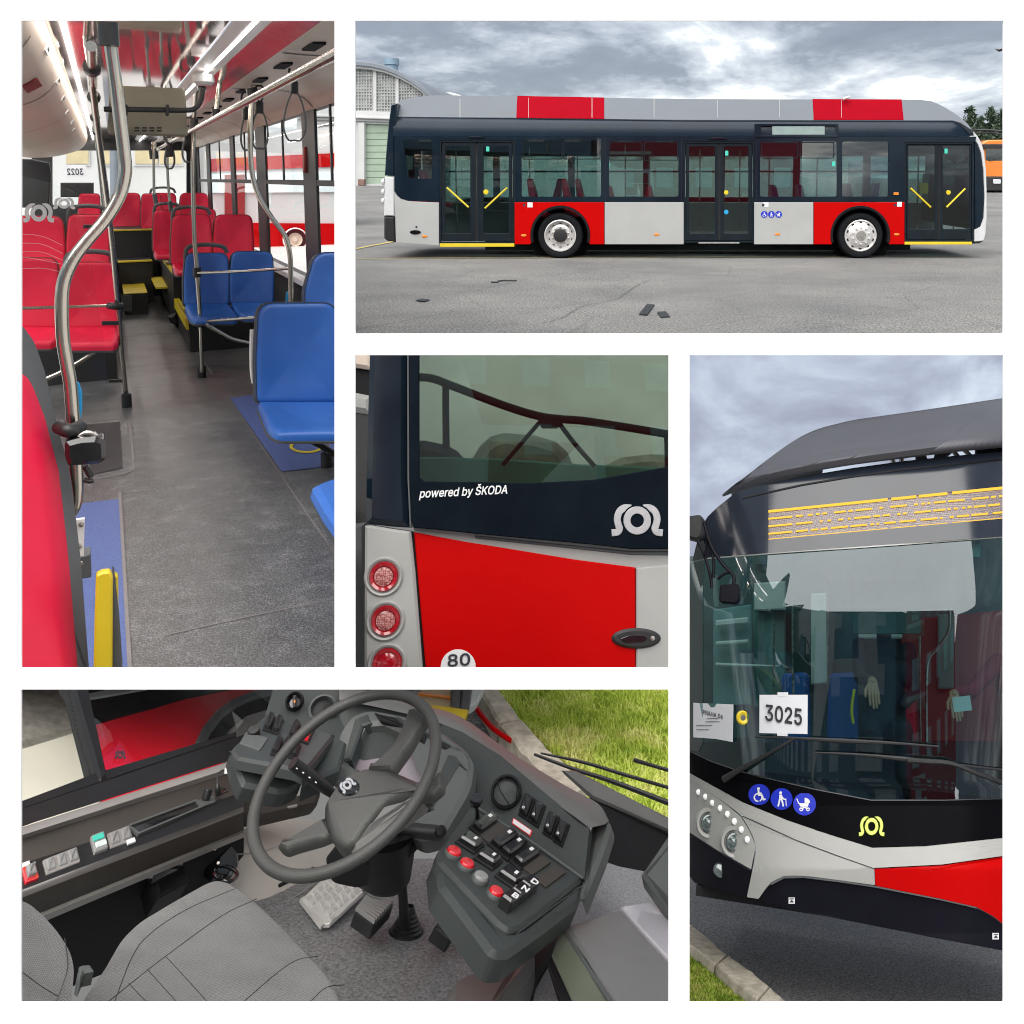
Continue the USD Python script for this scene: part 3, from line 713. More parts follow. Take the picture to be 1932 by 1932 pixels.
for (u, y, dz, m, mir) in ((785, 1.7, .75, 'seat_red', 1), (805, 1.7, .75, 'seat_red', 1), (812, 0.9, .75, 'seat_red', 1), (1010, .5, .55, 'seat_red', 1), (1075, .4, .55, 'seat_red', 1), (1100, 1.0, .55, 'seat_red', 1), (1045, 1.5, .55, 'seat_red', -1),
                           (1160, 1.6, .4, 'seat_red', 1), (1215, .6, .4, 'seat_red', -1), (1235, 1.7, .42, 'seat_red', 1), (1470, 1.6, .42, 'seat_blue', 1), (1520, 1.6, .42, 'seat_blue', 1), (1610, 1.5, .45, 'seat_blue', 1), (1645, 1.5, .45, 'seat_blue', -1)):
    s = side_seat(0, 0, 0, m); s.apply_translation(-EYE)
    v = np.array(s.vertices); v[:, 0] *= mir
    s = trimesh.Trimesh(v + B.w(np.array([B.at(u, 400, YB + y)[0], YB + y, zf + dz - .1])), s.faces if mir > 0 else s.faces[:, ::-1], process=False)
    part(bus, 'seat', s, m)
for u, y in ((862, 1.0), (905, 1.2), (1000, .9), (1090, 1.4), (1180, .8), (1225, 1.3), (1320, .9), (1395, .9), (1450, 1.3), (1540, .8), (1627, 1.1), (1730, .9), (1800, 1.4)):
    p = B.at(u, 400, YB + y)
    part(bus, 'pole', tube(B.w([[p[0], YB + y, zf], [p[0], YB + y, GZ + 2.42]]), 0.017, 6), 'steel')
part(bus, 'ticket_machine', bs(rr(1735, 345, 1752, 366, 2), .8, .12, .01), 'yellow')
part(bus, 'driver_seat', B.mesh(box((B.at(1795, 400, YB)[0], YB + 1.4, zf + .3), (B.at(1815, 400, YB)[0], YB + 1.9, zf + 1.35), bevel=.06)), 'black_plastic')

# --- yard: painted lines, litter, cracks
def flat_strip(site, pts, w, z, thick=0.004):
    p = np.asarray(pts, float); t = np.gradient(p, axis=0); t /= np.linalg.norm(t, axis=1, keepdims=True)
    n = np.stack([-t[:, 1], t[:, 0], 0 * t[:, 0]], 1) * (w / 2)
    return site.mesh(grid(np.stack([p + n + [0, 0, thick], p - n + [0, 0, thick]], 1), True))
def gpt(u, v):
    return B.floor(u, v, GZ)
M('line_yellow', (0.42, 0.33, 0.09), 0.8, var=0.3, scale=9, dark=(0.22, 0.19, 0.10))
solo('painted_line', flat_strip(B, [gpt(640, 476), gpt(700, 464.5), gpt(760, 453)], 0.13, GZ, 0.012), 'line_yellow', 'short yellow line running up to the rear bumper of the side-on bus', 'road marking')
solo('painted_line', flat_strip(B, [gpt(u, 488.5 - (u - 650) * .004) for u in np.linspace(645, 1640, 12)], 0.07, GZ, 0.012), 'line_yellow', 'long thin yellow line on the asphalt under the wheels of the bus', 'road marking')
M('litter', (0.016, 0.02, 0.024), 0.7, var=0.2)
solo('rubber_strip', slab(B, [(1206, 591), (1220, 573), (1235, 574), (1221, 593)], zplane(GZ), 0.0, 0) if False else cat_([slab(B, [(1206, 591), (1220, 573), (1235, 574), (1221, 593)], (np.array([0, 0, GZ + .02]), np.array([0, 0, -1.0])), 0.02, 0.004)]), 'litter', 'longer black rubber strip lying flat on the open asphalt', 'rubber strip')
solo('rubber_strip', slab(B, [(1240, 588), (1257, 587), (1264, 596), (1247, 597)], (np.array([0, 0, GZ + .02]), np.array([0, 0, -1.0])), 0.02, 0.004), 'litter', 'shorter black rubber strip lying beside the longer one on the asphalt', 'rubber strip')
solo('wire_scrap', tube(B.w([gpt(u, v) + [0, 0, .015] for u, v in ((927, 534), (938, 534.5), (940, 532), (950, 531), (975, 531))]), 0.012, 6), 'litter', 'thin bent black wire scrap lying on the grey asphalt', 'wire')
solo('leaf_litter', slab(B, [(784, 566), (795, 563), (811, 565), (800, 568)], (np.array([0, 0, GZ + .02]), np.array([0, 0, -1.0])), 0.01, 0.002), 'litter', 'small dark scrap alone on the asphalt below the rear door', 'scrap')
M('crack', (0.065, 0.065, 0.066), 0.9)
rc = random.Random(3)
def crack(pts):
    q = smooth_path([gpt(u + rc.uniform(-3, 3), v + rc.uniform(-.8, .8)) for u, v in pts], 6)
    q = q + np.array([[rc.uniform(-.02, .02), rc.uniform(-.03, .03), 0] for _ in q])
    return flat_strip(B, q, 0.010, GZ, 0.011)
solo('asphalt_cracks', [crack([(1022, 611), (1065, 598), (1095, 580), (1140, 570), (1172, 562), (1180, 551), (1200, 540), (1222, 530)]), crack([(668, 619), (760, 617), (900, 614), (980, 612)]), crack([(1640, 577), (1685, 585), (1720, 589)])], 'crack', kind='stuff')
# --- beyond the bus: hangar, second hall, spruces, lorry, bird
YH = 70.0
HZ = float(gz(YH))
M('render_white', (0.42, 0.43, 0.43), 0.8, var=0.07, scale=0.6)
M('roof_lead', (0.14, 0.16, 0.19), 0.6, var=0.1, scale=0.5)
M('old_glass', (0.24, 0.25, 0.24), 0.35, var=0.5, scale=1.6, dark=(0.09, 0.10, 0.10))
M('door_green', (0.24, 0.31, 0.24), 0.6, var=0.08, scale=1)
M('vent_blue', (0.16, 0.24, 0.31), 0.5, var=0.1)
M('brick_base', (0.17, 0.10, 0.08), 0.85, var=0.2, scale=3)
han = thing('hangar', 'white arched hangar with old gridded gable window behind the bus rear', 'hangar', B.w(np.array([B.at(735, 340, YH)[0], YH, HZ])))
hs_ = lambda px, off, th, bv=0.0, holes=(): slab(B, px, yplane(YH + off), th, bv, holes)
arch = [(560, 150), (590, 132), (620, 120.5), (650, 115.5), (675, 115), (700, 117.5), (725, 123), (750, 132.5), (775, 146), (795, 160), (812, 177), (826, 192)]
inner = [(u + (-1.5 if u > 670 else 1.5), v + 9) for u, v in arch]
part(han, 'arch_roof', slab(B, arch + inner[::-1], yplane(YH - .5), 40, 0.05), 'roof_lead')
part(han, 'arch_trim', hs_([(u, v + 7.5) for u, v in arch] + [(u, v + 14) for u, v in arch[::-1]], -.3, .4, .04), 'render_white')
gab = [(u, v + 9) for u, v in arch]
lights_ = []
wall_holes = [[(640, 133), (673, 128), (704, 131), (704, 209), (640, 209)], [(710, 131.5), (747, 142), (747, 212), (710, 210)], [(752, 145), (778, 159), (798, 175), (798, 214), (752, 212)]]
part(han, 'gable_wall', hs_(gab + [(826, 226), (560, 216)], 0, .3, 0, wall_holes), 'render_white')
for (a, b, t0, t1, bt) in ((640, 704, lambda u: 133 - (u - 640) * .1 if u < 673 else 129 + (u - 673) * .08, None, 209), (710, 747, lambda u: 131 + (u - 710) * .3, None, 211), (752, 798, lambda u: 145 + (u - 752) * .62, None, 213)):
    win = part(han, 'gable_window', hs_([(a, t0(a)), ((a + b) / 2, t0((a + b) / 2)), (b, t0(b)), (b, bt), (a, bt)], .18, .04), 'old_glass')
    bars = []
    for u in np.arange(a, b + .1, 5.2):
        bars.append(hs_([(u - .55, t0(min(u, b))), (u + .55, t0(min(u, b))), (u + .55, bt), (u - .55, bt)], .1, .06))
    for v in np.arange(bt, 128, -6.0):
        lo = [u for u in np.arange(a, b + .1, 2) if t0(u) < v]
        if lo: bars.append(hs_([(lo[0], v - .5), (lo[-1], v - .5), (lo[-1], v + .5), (lo[0], v + .5)], .1, .06))
    part(win, 'glazing_bars', bars, 'render_white')
part(han, 'cornice', [hs_([(560, 214), (826, 224), (826, 229), (560, 219)], -.5, .6, .05), hs_([(560, 219), (826, 229), (826, 233), (560, 225)], -.25, .4, .05)], 'render_white')
part(han, 'front_wall', hs_([(560, 222), (826, 231), (826, 350), (560, 353)], 0, .3, 0, [[(690, 233), (742, 235), (742, 346), (690, 347)], [(600, 236), (672, 234), (672, 349), (600, 350)]]), 'render_white')
for u in (681.5, 748):
    part(han, 'pilaster', hs_([(u - 6, 231), (u + 6, 231), (u + 6, 348), (u - 6, 348)], -.25, .3, .03), 'render_white')
    part(han, 'pilaster_base', hs_([(u - 6.3, 338), (u + 6.3, 338), (u + 6.3, 350), (u - 6.3, 350)], -.3, .4, .03), 'brick_base')
dg = part(han, 'roller_door', hs_([(690, 233), (742, 235), (742, 347), (690, 347)], .2, .05), 'door_green')
for k in range(9):
    v = 240 + k * 12
    part(dg, 'door_panel', hs_([(690.5, v), (741.5, v), (741.5, v + 10.6), (690.5, v + 10.6)], .14, .06, .01), 'door_green')
dw = part(han, 'side_door', hs_([(600, 236), (672, 234), (672, 349), (600, 350)], .2, .05), 'render_white')
for k in range(6):
    part(dw, 'door_board', hs_([(602 + k * 11.6, 298), (612 + k * 11.6, 298), (612 + k * 11.6, 346), (602 + k * 11.6, 346)], .14, .06, .01), 'render_white')
part(han, 'roof_vent', [lathe([(0, 0), (.62, 0), (.62, -.5), (.52, -.55), (.52, -1.7)], B.w(B.at(738.5, 111, YH + 6)), (0, 0, 1), 20)], 'vent_blue')
hall = thing('low_hall', 'pale domed roof of a farther hall just above the bus rear', 'building', B.w(np.array([B.at(836, 340, 95)[0], 95, float(gz(95))])))
part(hall, 'dome_roof', slab(B, [(800, 182), (812, 177.5), (826, 174.3), (838, 173.4), (852, 174.6), (866, 178.4), (880, 184), (880, 189), (800, 189)], yplane(95), 12, .1), 'render_white')
part(hall, 'wall', slab(B, [(801, 189), (879, 189), (879, 346), (801, 346)], yplane(95.4), 11), 'render_white')

# pale depot wall behind the bus, met only through its windows
dep = thing('depot_building', 'pale depot wall with windows seen only through the bus windows', 'building', B.w([2, 44, float(gz(44))]))
part(dep, 'wall', slab(B, [(850, 232), (1600, 232), (1600, 372), (850, 372)], yplane(44), 6), 'render_white')
for k in range(9):
    part(dep, 'window', slab(B, rr(880 + k * 80, 262, 925 + k * 80, 300), yplane(43.98), .1), 'old_glass')
# spruces
def needles(site_pts, n, size, seed, spread=1.0):
    """leaf-sized triangles scattered at given points with random lean"""
    r = np.random.default_rng(seed)
    p = np.asarray(site_pts)
    d = r.normal(size=(len(p), 3)); d /= np.linalg.norm(d, axis=1, keepdims=True)
    e = np.cross(d, r.normal(size=(len(p), 3))); e /= np.linalg.norm(e, axis=1, keepdims=True)
    s = size * r.uniform(.5, 1.3, (len(p), 1))
    V = np.stack([p - e * s * .45, p + e * s * .45, p + d * s * 1.5], 1).reshape(-1, 3)
    return trimesh.Trimesh(V, np.arange(len(V)).reshape(-1, 3), process=False)
MATS['needle'] = usdkit.material(stage, '/World/Looks/needle', {'g': ('geometry', {}), 'n': ('noise_texture', {'scale': 1.5, 'detail': 4.0}), 'r': ('rgb_ramp', {'ramp': [(.3, (.014, .03, .02)), (.7, (.05, .085, .04))]}), 'd': ('principled_bsdf', {'roughness': .6}), 't': ('translucent_bsdf', {}), 'x': ('mix_closure', {'fac': .25})},
    [('g.position', 'n.vector'), ('n.fac', 'r.fac'), ('r.color', 'd.base_color'), ('r.color', 't.color'), ('d.BSDF', 'x.closure1'), ('t.BSDF', 'x.closure2')], surface='x.closure')
M('bark', (0.07, 0.055, 0.045), 0.9, var=0.3, scale=5)
def spruce(u, vtop, y, seed, label, wide=1.0, n=2600, pts_only=False):
    r = np.random.default_rng(seed)
    b = B.at(u, 300, y); z0 = float(gz(y)); top = B.at(u, vtop, y)[2]; h = top - z0
    t = thing('spruce_tree', label, 'tree', B.w([b[0], y, z0]), 'spruce trees beyond the lorry')
    part(t, 'trunk', tube(B.w([[b[0], y, z0], [b[0] + .05, y, z0 + h * .5], [b[0], y, z0 + h * .97]]), [.16, .1, .015], 8), 'bark')
    pts, boughs = [], []
    for k in range(70):
        f = (k + .5) / 70; zz = z0 + h * (.08 + .92 * f); L = wide * (1 - f) ** .8 * 1.5 * r.uniform(.55, 1.15) + .1
        a = r.uniform(0, 6.28); dr = -.25 * L
        e = np.array([math.cos(a) * L, math.sin(a) * L, dr])
        boughs.append(tube(B.w([[b[0], y, zz], [b[0] + e[0], y + e[1], zz + e[2]]]), [.025, .008], 4, caps=False))
        m = int(n / 70 * (1.6 - f))
        tt = r.uniform(.1, 1.05, m)
        q = np.array([b[0], y, zz]) + tt[:, None] * e + r.normal(size=(m, 3)) * (.09 + .10 * L)
        pts.append(q)
    part(t, 'boughs', boughs, 'bark')
    part(t, 'crown', needles(B.w(np.vstack(pts)), n, .17, seed), 'needle', smooth=False)
spruce(1828, 203, 62, 11, 'spruce whose top rises nearest to the bus nose')
spruce(1868, 205, 63, 12, 'tall spruce standing directly above the orange lorry cab', 1.1)
spruce(1890, 208, 61, 13, 'spruce cut by the picture edge beyond the lorry', 1.0)
spruce(1849, 222, 66, 14, 'shorter spruce filling the gap between two taller ones', 1.3)
spruce(1848, 250, 60, 15, 'low dark spruce behind the mirror arm of the bus', 1.5)
spruce(1882, 246, 60, 16, 'squat bushy spruce just behind the lorry windscreen', 1.6)

# lorry cab
YL = 56.0
LZ = float(gz(YL))
lor = thing('lorry', 'orange lorry cab with black bumper parked beyond the bus nose', 'lorry', B.w([B.at(1885, 330, YL)[0], YL, LZ]))
ls = lambda px, off, th, bv=0.0, holes=(): slab(B, px, yplane(YL + off), th, bv, holes)
M('lorry_orange', (0.60, 0.17, 0.02), 0.35, var=0.05, coat=.5)
M('headlamp', (0.6, 0.62, 0.64), 0.15, 0.3, coat=1)
part(lor, 'cab', ls([(1853, 273), (1960, 273), (1962, 335), (1855, 335), (1851, 310)], .1, 2.2, .08, [rr(1861, 281, 1953, 303, 3)]), 'lorry_orange')
part(lor, 'roof_cap', ls([(1855, 268), (1864, 264), (1955, 263), (1960, 268), (1960, 274), (1853, 274)], .15, 2.0, .08), 'lorry_orange')
part(lor, 'side_mirror', ls(rr(1850, 281, 1856, 298, 1), -.2, .15, .02), 'black_plastic')
part(lor, 'windscreen', ls(rr(1860, 280, 1954, 304, 3), .16, .02), 'glass_sky')
part(lor, 'sun_visor', ls([(1855, 272), (1958, 272), (1958, 280), (1855, 280)], -.1, .2, .03), 'black_plastic')
part(lor, 'bumper', ls([(1853, 333), (1962, 333), (1962, 356), (1955, 360), (1860, 360), (1855, 354)], -.05, .6, .05), 'black_plastic')
part(lor, 'headlight', ls(rr(1874, 338, 1889, 347, 3), -.1, .1, .02), 'headlamp')
part(lor, 'grille', ls(rr(1893, 333, 1930, 352, 2), -.1, .1, .02), 'black_gloss')
part(lor, 'wheel', lathe([(.15, .3), (.48, .3), (.5, .25), (.5, .03), (.45, 0), (.3, 0), (.25, .05), (0, .05)], B.w(B.at(1866, 352, YL + .3)), (0, 1, 0), 28), 'rubber')
part(lor, 'wiper', ls([(1866, 303), (1888, 298), (1888, 299.2), (1866, 304.2)], .08, .03), 'black_plastic')
solo('flying_bird', [tube(B.w([B.at(1880, 94, 40), B.at(1886, 95, 40), B.at(1892, 94.5, 40)]), [.02, .07, .02], 6), tube(B.w([B.at(1884, 95, 40), B.at(1880.5, 92.5, 40.3), B.at(1876, 93.5, 40.6)]), [.06, .05, .01], 6, flat=.3), tube(B.w([B.at(1887, 95, 40), B.at(1891, 92, 39.7), B.at(1896, 93, 39.4)]), [.06, .05, .01], 6, flat=.3)], 'black_plastic', 'small dark bird flying high in the cloudy sky', 'bird')

# the block of flats across the yard, behind the viewer: it shows in the panes
M('flats_red', (0.62, 0.05, 0.09), 0.8, var=0.1, scale=.4)
M('flats_blue', (0.20, 0.33, 0.42), 0.8, var=0.1, scale=.4)
M('flats_pale', (0.78, 0.80, 0.76), 0.8, var=0.08, scale=.4)
M('flat_window', (0.75, 0.82, 0.84), 0.15, var=0.2, scale=.5, coat=1)
def flats(x0, x1, y, h, mt, label):
    t = thing('block_of_flats', label, 'building', ((x0 + x1) / 2, y, 0))
    part(t, 'wall', box((x0, y - 10, 0), (x1, y, h)), mt)
    part(t, 'roof', box((x0 - .3, y - 10.3, h), (x1 + .3, y + .3, h + .5)), 'roof_lead')
    n = int((x1 - x0) / 2.4)
    for fl in range(int(h / 3)):
        for i in range(n):
            xx = x0 + (i + .5) * (x1 - x0) / n
            part(t, 'window', box((xx - .55, y, fl * 3 + 1.0), (xx + .55, y + .06, fl * 3 + 2.3)), 'flat_window')
        part(t, 'balcony', box((x0 + .2, y, fl * 3 + .15), (x0 + 3.0, y + 1.2, fl * 3 + .35)), 'flats_pale')
flats(-2, 11, -24, 19, 'flats_red', 'dark red block of flats mirrored in the middle windows of the bus')
flats(-44, -3, -24, 18, 'flats_blue', 'slate blue block of flats mirrored beside the red one')
# ================================================================== PLACE 2: inside the bus, looking down the aisle
d_ = direction(195, HOR); aA = math.atan2(d_[0], d_[1])
A = Site(np.array([[math.cos(aA), math.sin(aA), 0], [-math.sin(aA), math.cos(aA), 0], [0, 0, 1.0]]))
S = 1.2
FLZ = -1.5 * S
PLA = [side_plane((650.5, 0), (650.5, 1900), (300, 600)), side_plane((0, 1280.5), (1900, 1280.5), (300, 600))]
def acut(m): return cut(m, PLA)
usdkit.material(stage, '/World/Looks/vinyl_floor', {
    'g': ('geometry', {}), 'n1': ('noise_texture', {'scale': 1.6, 'detail': 5.0}), 'n2': ('noise_texture', {'scale': 150.0, 'detail': 2.0, 'roughness': 0.7}), 'n3': ('noise_texture', {'scale': 9.0, 'detail': 7.0, 'roughness': 0.75}),
    'r1': ('rgb_ramp', {'ramp': [(0.3, (0.055, 0.056, 0.058)), (0.7, (0.085, 0.086, 0.087))]}), 'r2': ('rgb_ramp', {'ramp': [(0.38, (0.40, 0.40, 0.40)), (0.52, (1, 1, 1)), (0.66, (2.6, 2.6, 2.6))]}),
    'r3': ('rgb_ramp', {'ramp': [(0.50, (1, 1, 1)), (0.72, (1.9, 1.9, 1.9))]}), 'my': ('mix_color', {'blend_type': 'multiply', 'fac': 1.0, 'use_clamp': False}),
    'mx': ('mix_color', {'blend_type': 'multiply', 'fac': 1.0, 'use_clamp': False}), 'rr': ('map_range', {'from_min': .3, 'from_max': .7, 'to_min': .26, 'to_max': .46}),
    'b': ('bump', {'strength': 0.35, 'distance': 0.002}), 'p': ('principled_bsdf', {'specular_ior_level': 0.6})},
    [('g.position', 'n1.vector'), ('g.position', 'n2.vector'), ('g.position', 'n3.vector'), ('n1.fac', 'r1.fac'), ('n2.fac', 'r2.fac'), ('n3.fac', 'r3.fac'), ('r1.color', 'mx.a'), ('r2.color', 'mx.b'),
     ('mx.result', 'my.a'), ('r3.color', 'my.b'), ('my.result', 'p.base_color'), ('n1.fac', 'rr.value'), ('rr.result', 'p.roughness'), ('n2.fac', 'b.height'), ('b.normal', 'p.normal')], surface='p.BSDF')
MATS['vinyl_floor'] = UsdShade.Material.Get(stage, '/World/Looks/vinyl_floor')
glass('glass_thin', (0.96, 0.97, 0.97), 1.08)
M('floor_blue', (0.062, 0.10, 0.27), 0.45, var=0.35, scale=160)
M('seam', (0.18, 0.16, 0.16), 0.6)
M('beige_panel', (0.62, 0.51, 0.42), 0.4, var=0.04, scale=3, spec=0.4)
M('ceiling_mirror', (0.80, 0.66, 0.64), 0.05, 0.80, var=0.03, scale=2)
M('film', (0.75, 0.66, 0.66), 0.10, 0.85, var=0.15, scale=14)
emitter('lit_strip', (1.0, 0.95, 0.88), 8.0)
M('light_strip', (0.80, 0.78, 0.76), 0.3, var=0.03)
M('monitor_back', (0.205, 0.187, 0.135), 0.5, var=0.05)
M('step_black', (0.016, 0.016, 0.017), 0.5, var=0.2, scale=30, bump=0.2)
M('grey_grip', (0.085, 0.09, 0.095), 0.5, var=0.1)
M('seat_shell', (0.05, 0.053, 0.058), 0.5, var=0.1)
M('piping', (0.02, 0.03, 0.06), 0.6)
M('seat_red_in', (0.72, 0.012, 0.055), 0.40, var=0.05, scale=5, bump=0.15, bscale=500, spec=0.4)
M('seat_blue_in', (0.024, 0.115, 0.42), 0.36, var=0.06, scale=5, bump=0.15, bscale=500, spec=0.5)

def apts(pts, y): return [A.at(u, v, y * S) for u, v in pts]
def atube(pts, y, dia_px, n=8, seg=10):
    """steel bar through picture points at the given depth(s)"""
    ysv = np.broadcast_to(np.asarray(y, float), len(pts))
    P = np.array([A.at(u, v, q * S) for (u, v), q in zip(pts, ysv)])
    return tube(A.w(smooth_path(P, n)), dia_px * 0.5 * .000415 * 1.11 * float(np.mean(ysv)) * S, seg)
def aslab(px, y, th, bv=0.0, holes=(), lift=0.0): return slab(A, px, yplane(y * S), th, bv, holes, lift)
def fpt(u, v, dz=0.0):
    p = A.floor(u, v, FLZ); p[2] += dz; return p

# shell of the saloon
solo('floor', acut(A.mesh(grid([[[x, y, FLZ] for x in np.linspace(-1.2, 1.62, 8)] for y in np.linspace(2.2, 20, 30)], True))), 'vinyl_floor', kind='structure')
def floor_patch(pts, dz, m, name, label, cat):
    V = np.array([fpt(u, v, dz) for u, v in pts]); k = len(V)
    t = np.array([[0, i, i + 1] for i in range(1, k - 1)])
    return solo(name, acut(trimesh.Trimesh(A.w(V), t[:, ::-1], process=False)), m, label, cat, smooth=False)
floor_patch([(434, 751.5), (487, 745), (645, 730), (660, 878), (614, 882), (531.7, 890.5)], .004, 'floor_blue', 'floor_marking', 'blue floor patch under the single blue seat in the saloon', 'floor marking')
floor_patch([(120, 955), (226.5, 942), (246, 1285), (150, 1285)], .004, 'floor_blue', 'floor_marking', 'blue floor patch beside the red seat back near the yellow grip', 'floor marking')
wc = []
for (u, v, ru, rv) in ((578, 844, 32, 13), (520, 768, 9, 3.6)):
    q = np.array([fpt(u + ru * math.cos(t), v + rv * math.sin(t), .008) for t in np.linspace(0, 2 * np.pi, 32, endpoint=False)])
    q2 = np.array([fpt(u + ru * .8 * math.cos(t), v + rv * .72 * math.sin(t), .008) for t in np.linspace(0, 2 * np.pi, 32, endpoint=False)])
    wc.append(A.mesh(grid(np.stack([np.vstack([q, q[:1]]), np.vstack([q2, q2[:1]])], 1), True)))
wc += [A.mesh(grid(np.array([[fpt(488, 771, .008), fpt(488, 775, .008)], [fpt(545, 790, .008), fpt(540, 796, .008)], [fpt(620, 822, .008), fpt(612, 830, .008)]])))]
solo('wheelchair_sign', acut(cat_(wc)), 'yellow', 'yellow wheelchair ring painted on the blue floor under the single seat', 'floor sign')
solo('wheelchair_sign', acut(cat_([A.mesh(grid(np.array([[fpt(150, 1056, .008), fpt(150, 1074, .008)], [fpt(160, 1057, .008), fpt(160, 1072, .008)], [fpt(167, 1063, .008), fpt(167, 1067, .008)]])))])), 'yellow', 'small yellow end of a painted sign beside the steel bracket', 'floor sign')
def seamline(pts, w=.006, dz=.003): return acut(flat_strip(A, [fpt(u, v) for u, v in pts], w * S, FLZ, dz))
solo('floor_seams', [seamline([(372, 664), (381, 677), (480, 823), (578, 968), (660, 1085)]), seamline([(250, 676), (300, 671), (362, 666)], .01), seamline([(318, 1198), (460, 1166), (650, 1126)]), seamline([(226, 930), (246, 1280)], .012, .007), seamline([(226, 932), (285, 925)], .01),
                     seamline(smooth_path([(155, 798), (200, 793), (236, 791), (243, 797), (252, 876), (246, 890), (215, 899), (165, 906)], 5), .012)], 'seam', kind='stuff')
hatch = floor_patch([(158, 802), (226, 796), (232, 884), (172, 896)], .0035, 'step_black', 'floor_hatch', 'dark service hatch let into the floor beside the padlocked pole', 'hatch')

XR, YR, CZ = 1.35 * S, 16.8 * S, 0.62 * S
ceil = thing('ceiling', 'glossy pinkish ceiling of the saloon with duct panels along both sides', 'ceiling', A.w([0, 8, CZ]))
part(ceil, 'ceiling_panel', acut(A.mesh(grid([[[x, y, CZ + .004] for x in (-.17 * S, .0, .2, .47 * S)] for y in np.linspace(4.1, YR, 12)]))), 'ceiling_mirror')
def loft(prof, y0, y1, n, m, name, host=ceil, flip=False):
    return part(host, name, acut(A.mesh(grid([[[x * S, y, z * S] for x, z in prof] for y in np.linspace(y0, y1, n)], flip))), m)
loft([(.47, .615), (.50, .60), (.565, .60), (.60, .612)], 4.1, YR, 2, 'light_strip', 'light_strip')
loft([(.527, .5985), (.543, .5985)], 4.1, YR, 2, 'lit_strip', 'light_strip')
loft([(.60, .612), (.66, .60), (.72, .575)], 4.1, YR, 2, 'film', 'film_strip')
rd = loft(smooth_path([(.72, .575), (.86, .585), (1.0, .60), (1.14, .60), (1.26, .57), (1.35, .50)], 4).tolist(), 4.1, YR, 2, 'beige_panel', 'right_duct')
for k in range(16):
    y = 4.9 + k * .95
    part(rd, 'duct_slot', acut(A.mesh(box(((.80) * S, y, .572 * S), (.855 * S, y + .30, .588 * S)))), 'black_void')
for k in range(6):
    y = 5.6 + k * 2.3
    part(rd, 'duct_seam', acut(A.mesh(grid([[[x * S, y + q + (x - 1) * 1.0, z * S - .003] for x, z in smooth_path([(.74, .575), (.86, .585), (1.0, .60), (1.14, .60), (1.26, .57), (1.33, .515)], 3)] for q in (0, .035)]))), 'seat_shell')
lp = smooth_path([(-.17, .62), (-.185, .52), (-.26, .42), (-.42, .35), (-.62, .30), (-.85, .285), (-1.0, .30)], 5).tolist()
ld = loft(lp, 4.1, 15.4 * S, 2, 'beige_panel', 'left_duct', flip=True)
part(ld, 'duct_end', A.mesh(trimesh.Trimesh(np.array([[x * S, 15.4 * S, z * S] for x, z in lp] + [[-1.0 * S, 15.4 * S, .62 * S]]), [[len(lp), i, i + 1] for i in range(len(lp) - 1)], process=False)), 'beige_panel')
for k, y in enumerate((4.6, 6.8, 9.5, 12.5, 15.5)):
    part(ld, 'duct_seam', A.mesh(grid([[[x * S, y + q, z * S - .004] for x, z in lp[6:]] for q in (0, .03)], True)), 'seat_shell')
def lduct(u, v, w, h, m, name):
    # a plate lying on the bulge of the duct
    best = min(((abs(A.px([x * S, y, z * S])[0] - u) + abs(A.px([x * S, y, z * S])[1] - v), x, y, z, i) for i, (x, z) in enumerate(lp[:-1]) for y in np.linspace(3.3, 18, 150)))
    _, x, y, z, i = best
    a, b = np.array([lp[i][0], 0, lp[i][1]]), np.array([lp[i + 1][0], 0, lp[i + 1][1]])
    t = (b - a) / np.linalg.norm(b - a); n = np.array([t[2], 0, -t[0]]); n = n if n[2] < 0 else -n
    c = np.array([x * S, y, z * S]); q = [c + t * i_ * w / 2 + np.array([0, j_ * h / 2, 0]) for i_, j_ in ((-1, -1), (1, -1), (1, 1), (-1, 1))]
    V = np.array(q + [p + n * .008 for p in q])
    return part(ld, name, A.mesh(trimesh.Trimesh(V, [[4, 5, 6], [4, 6, 7], [0, 1, 5], [0, 5, 4], [1, 2, 6], [1, 6, 5], [2, 3, 7], [2, 7, 6], [3, 0, 4], [3, 4, 7]], process=False)), m, smooth=False)
M('dark_red', (0.22, 0.012, 0.012), 0.5)
lduct(57, 163, .085, .42, 'dark_red', 'alarm_box')
for u, v in ((88, 94), (109, 153), (119, 185), (128, 212), (134, 230), (139, 245)):
    s_ = lduct(u, v, .045, .22, 'light_strip', 'lamp_plate')
    lduct(u, v, .02, .16, 'black_void', 'lamp_slot')
loft([(-.12, .614), (-.11, .612), (-.10, .614)], 4.3, YR, 2, 'lit_strip', 'light_strip')

# rear wall and right-hand window wall
rear = thing('rear_wall', 'dark rear wall of the saloon round a wide bright rear window', 'wall', A.w([0.2, YR, FLZ]))
part(rear, 'frame', slab(A, [(60, 240), (372, 240), (372, 480), (60, 480)], yplane(YR), .08, 0, [rr(99, 284, 352, 388, 5)]), 'step_black')
part(rear, 'window', slab(A, rr(98, 283, 353, 389, 5), yplane(YR + .03), .006), 'glass_clear')
part(rear, 'display_box', aslab([(114, 344.5), (177, 344.5), (177, 372), (114, 372)], 16.4, .1, .01), 'black_plastic')
part(rear, 'side_pillar', aslab([(30, 298), (62, 300), (92, 306), (96, 330), (92, 392), (30, 392)], 15.6, .2, .02), 'step_black')
pap = thing('paper_sheet', 'white sheet with the mirrored number 3022 stuck in the rear window', 'paper', A.w(A.at(143, 336, 16.7 * S)))
part(pap, 'sheet', aslab([(123, 311), (163, 311.5), (163, 336.5), (123, 336)], 16.72, .004), 'paper')
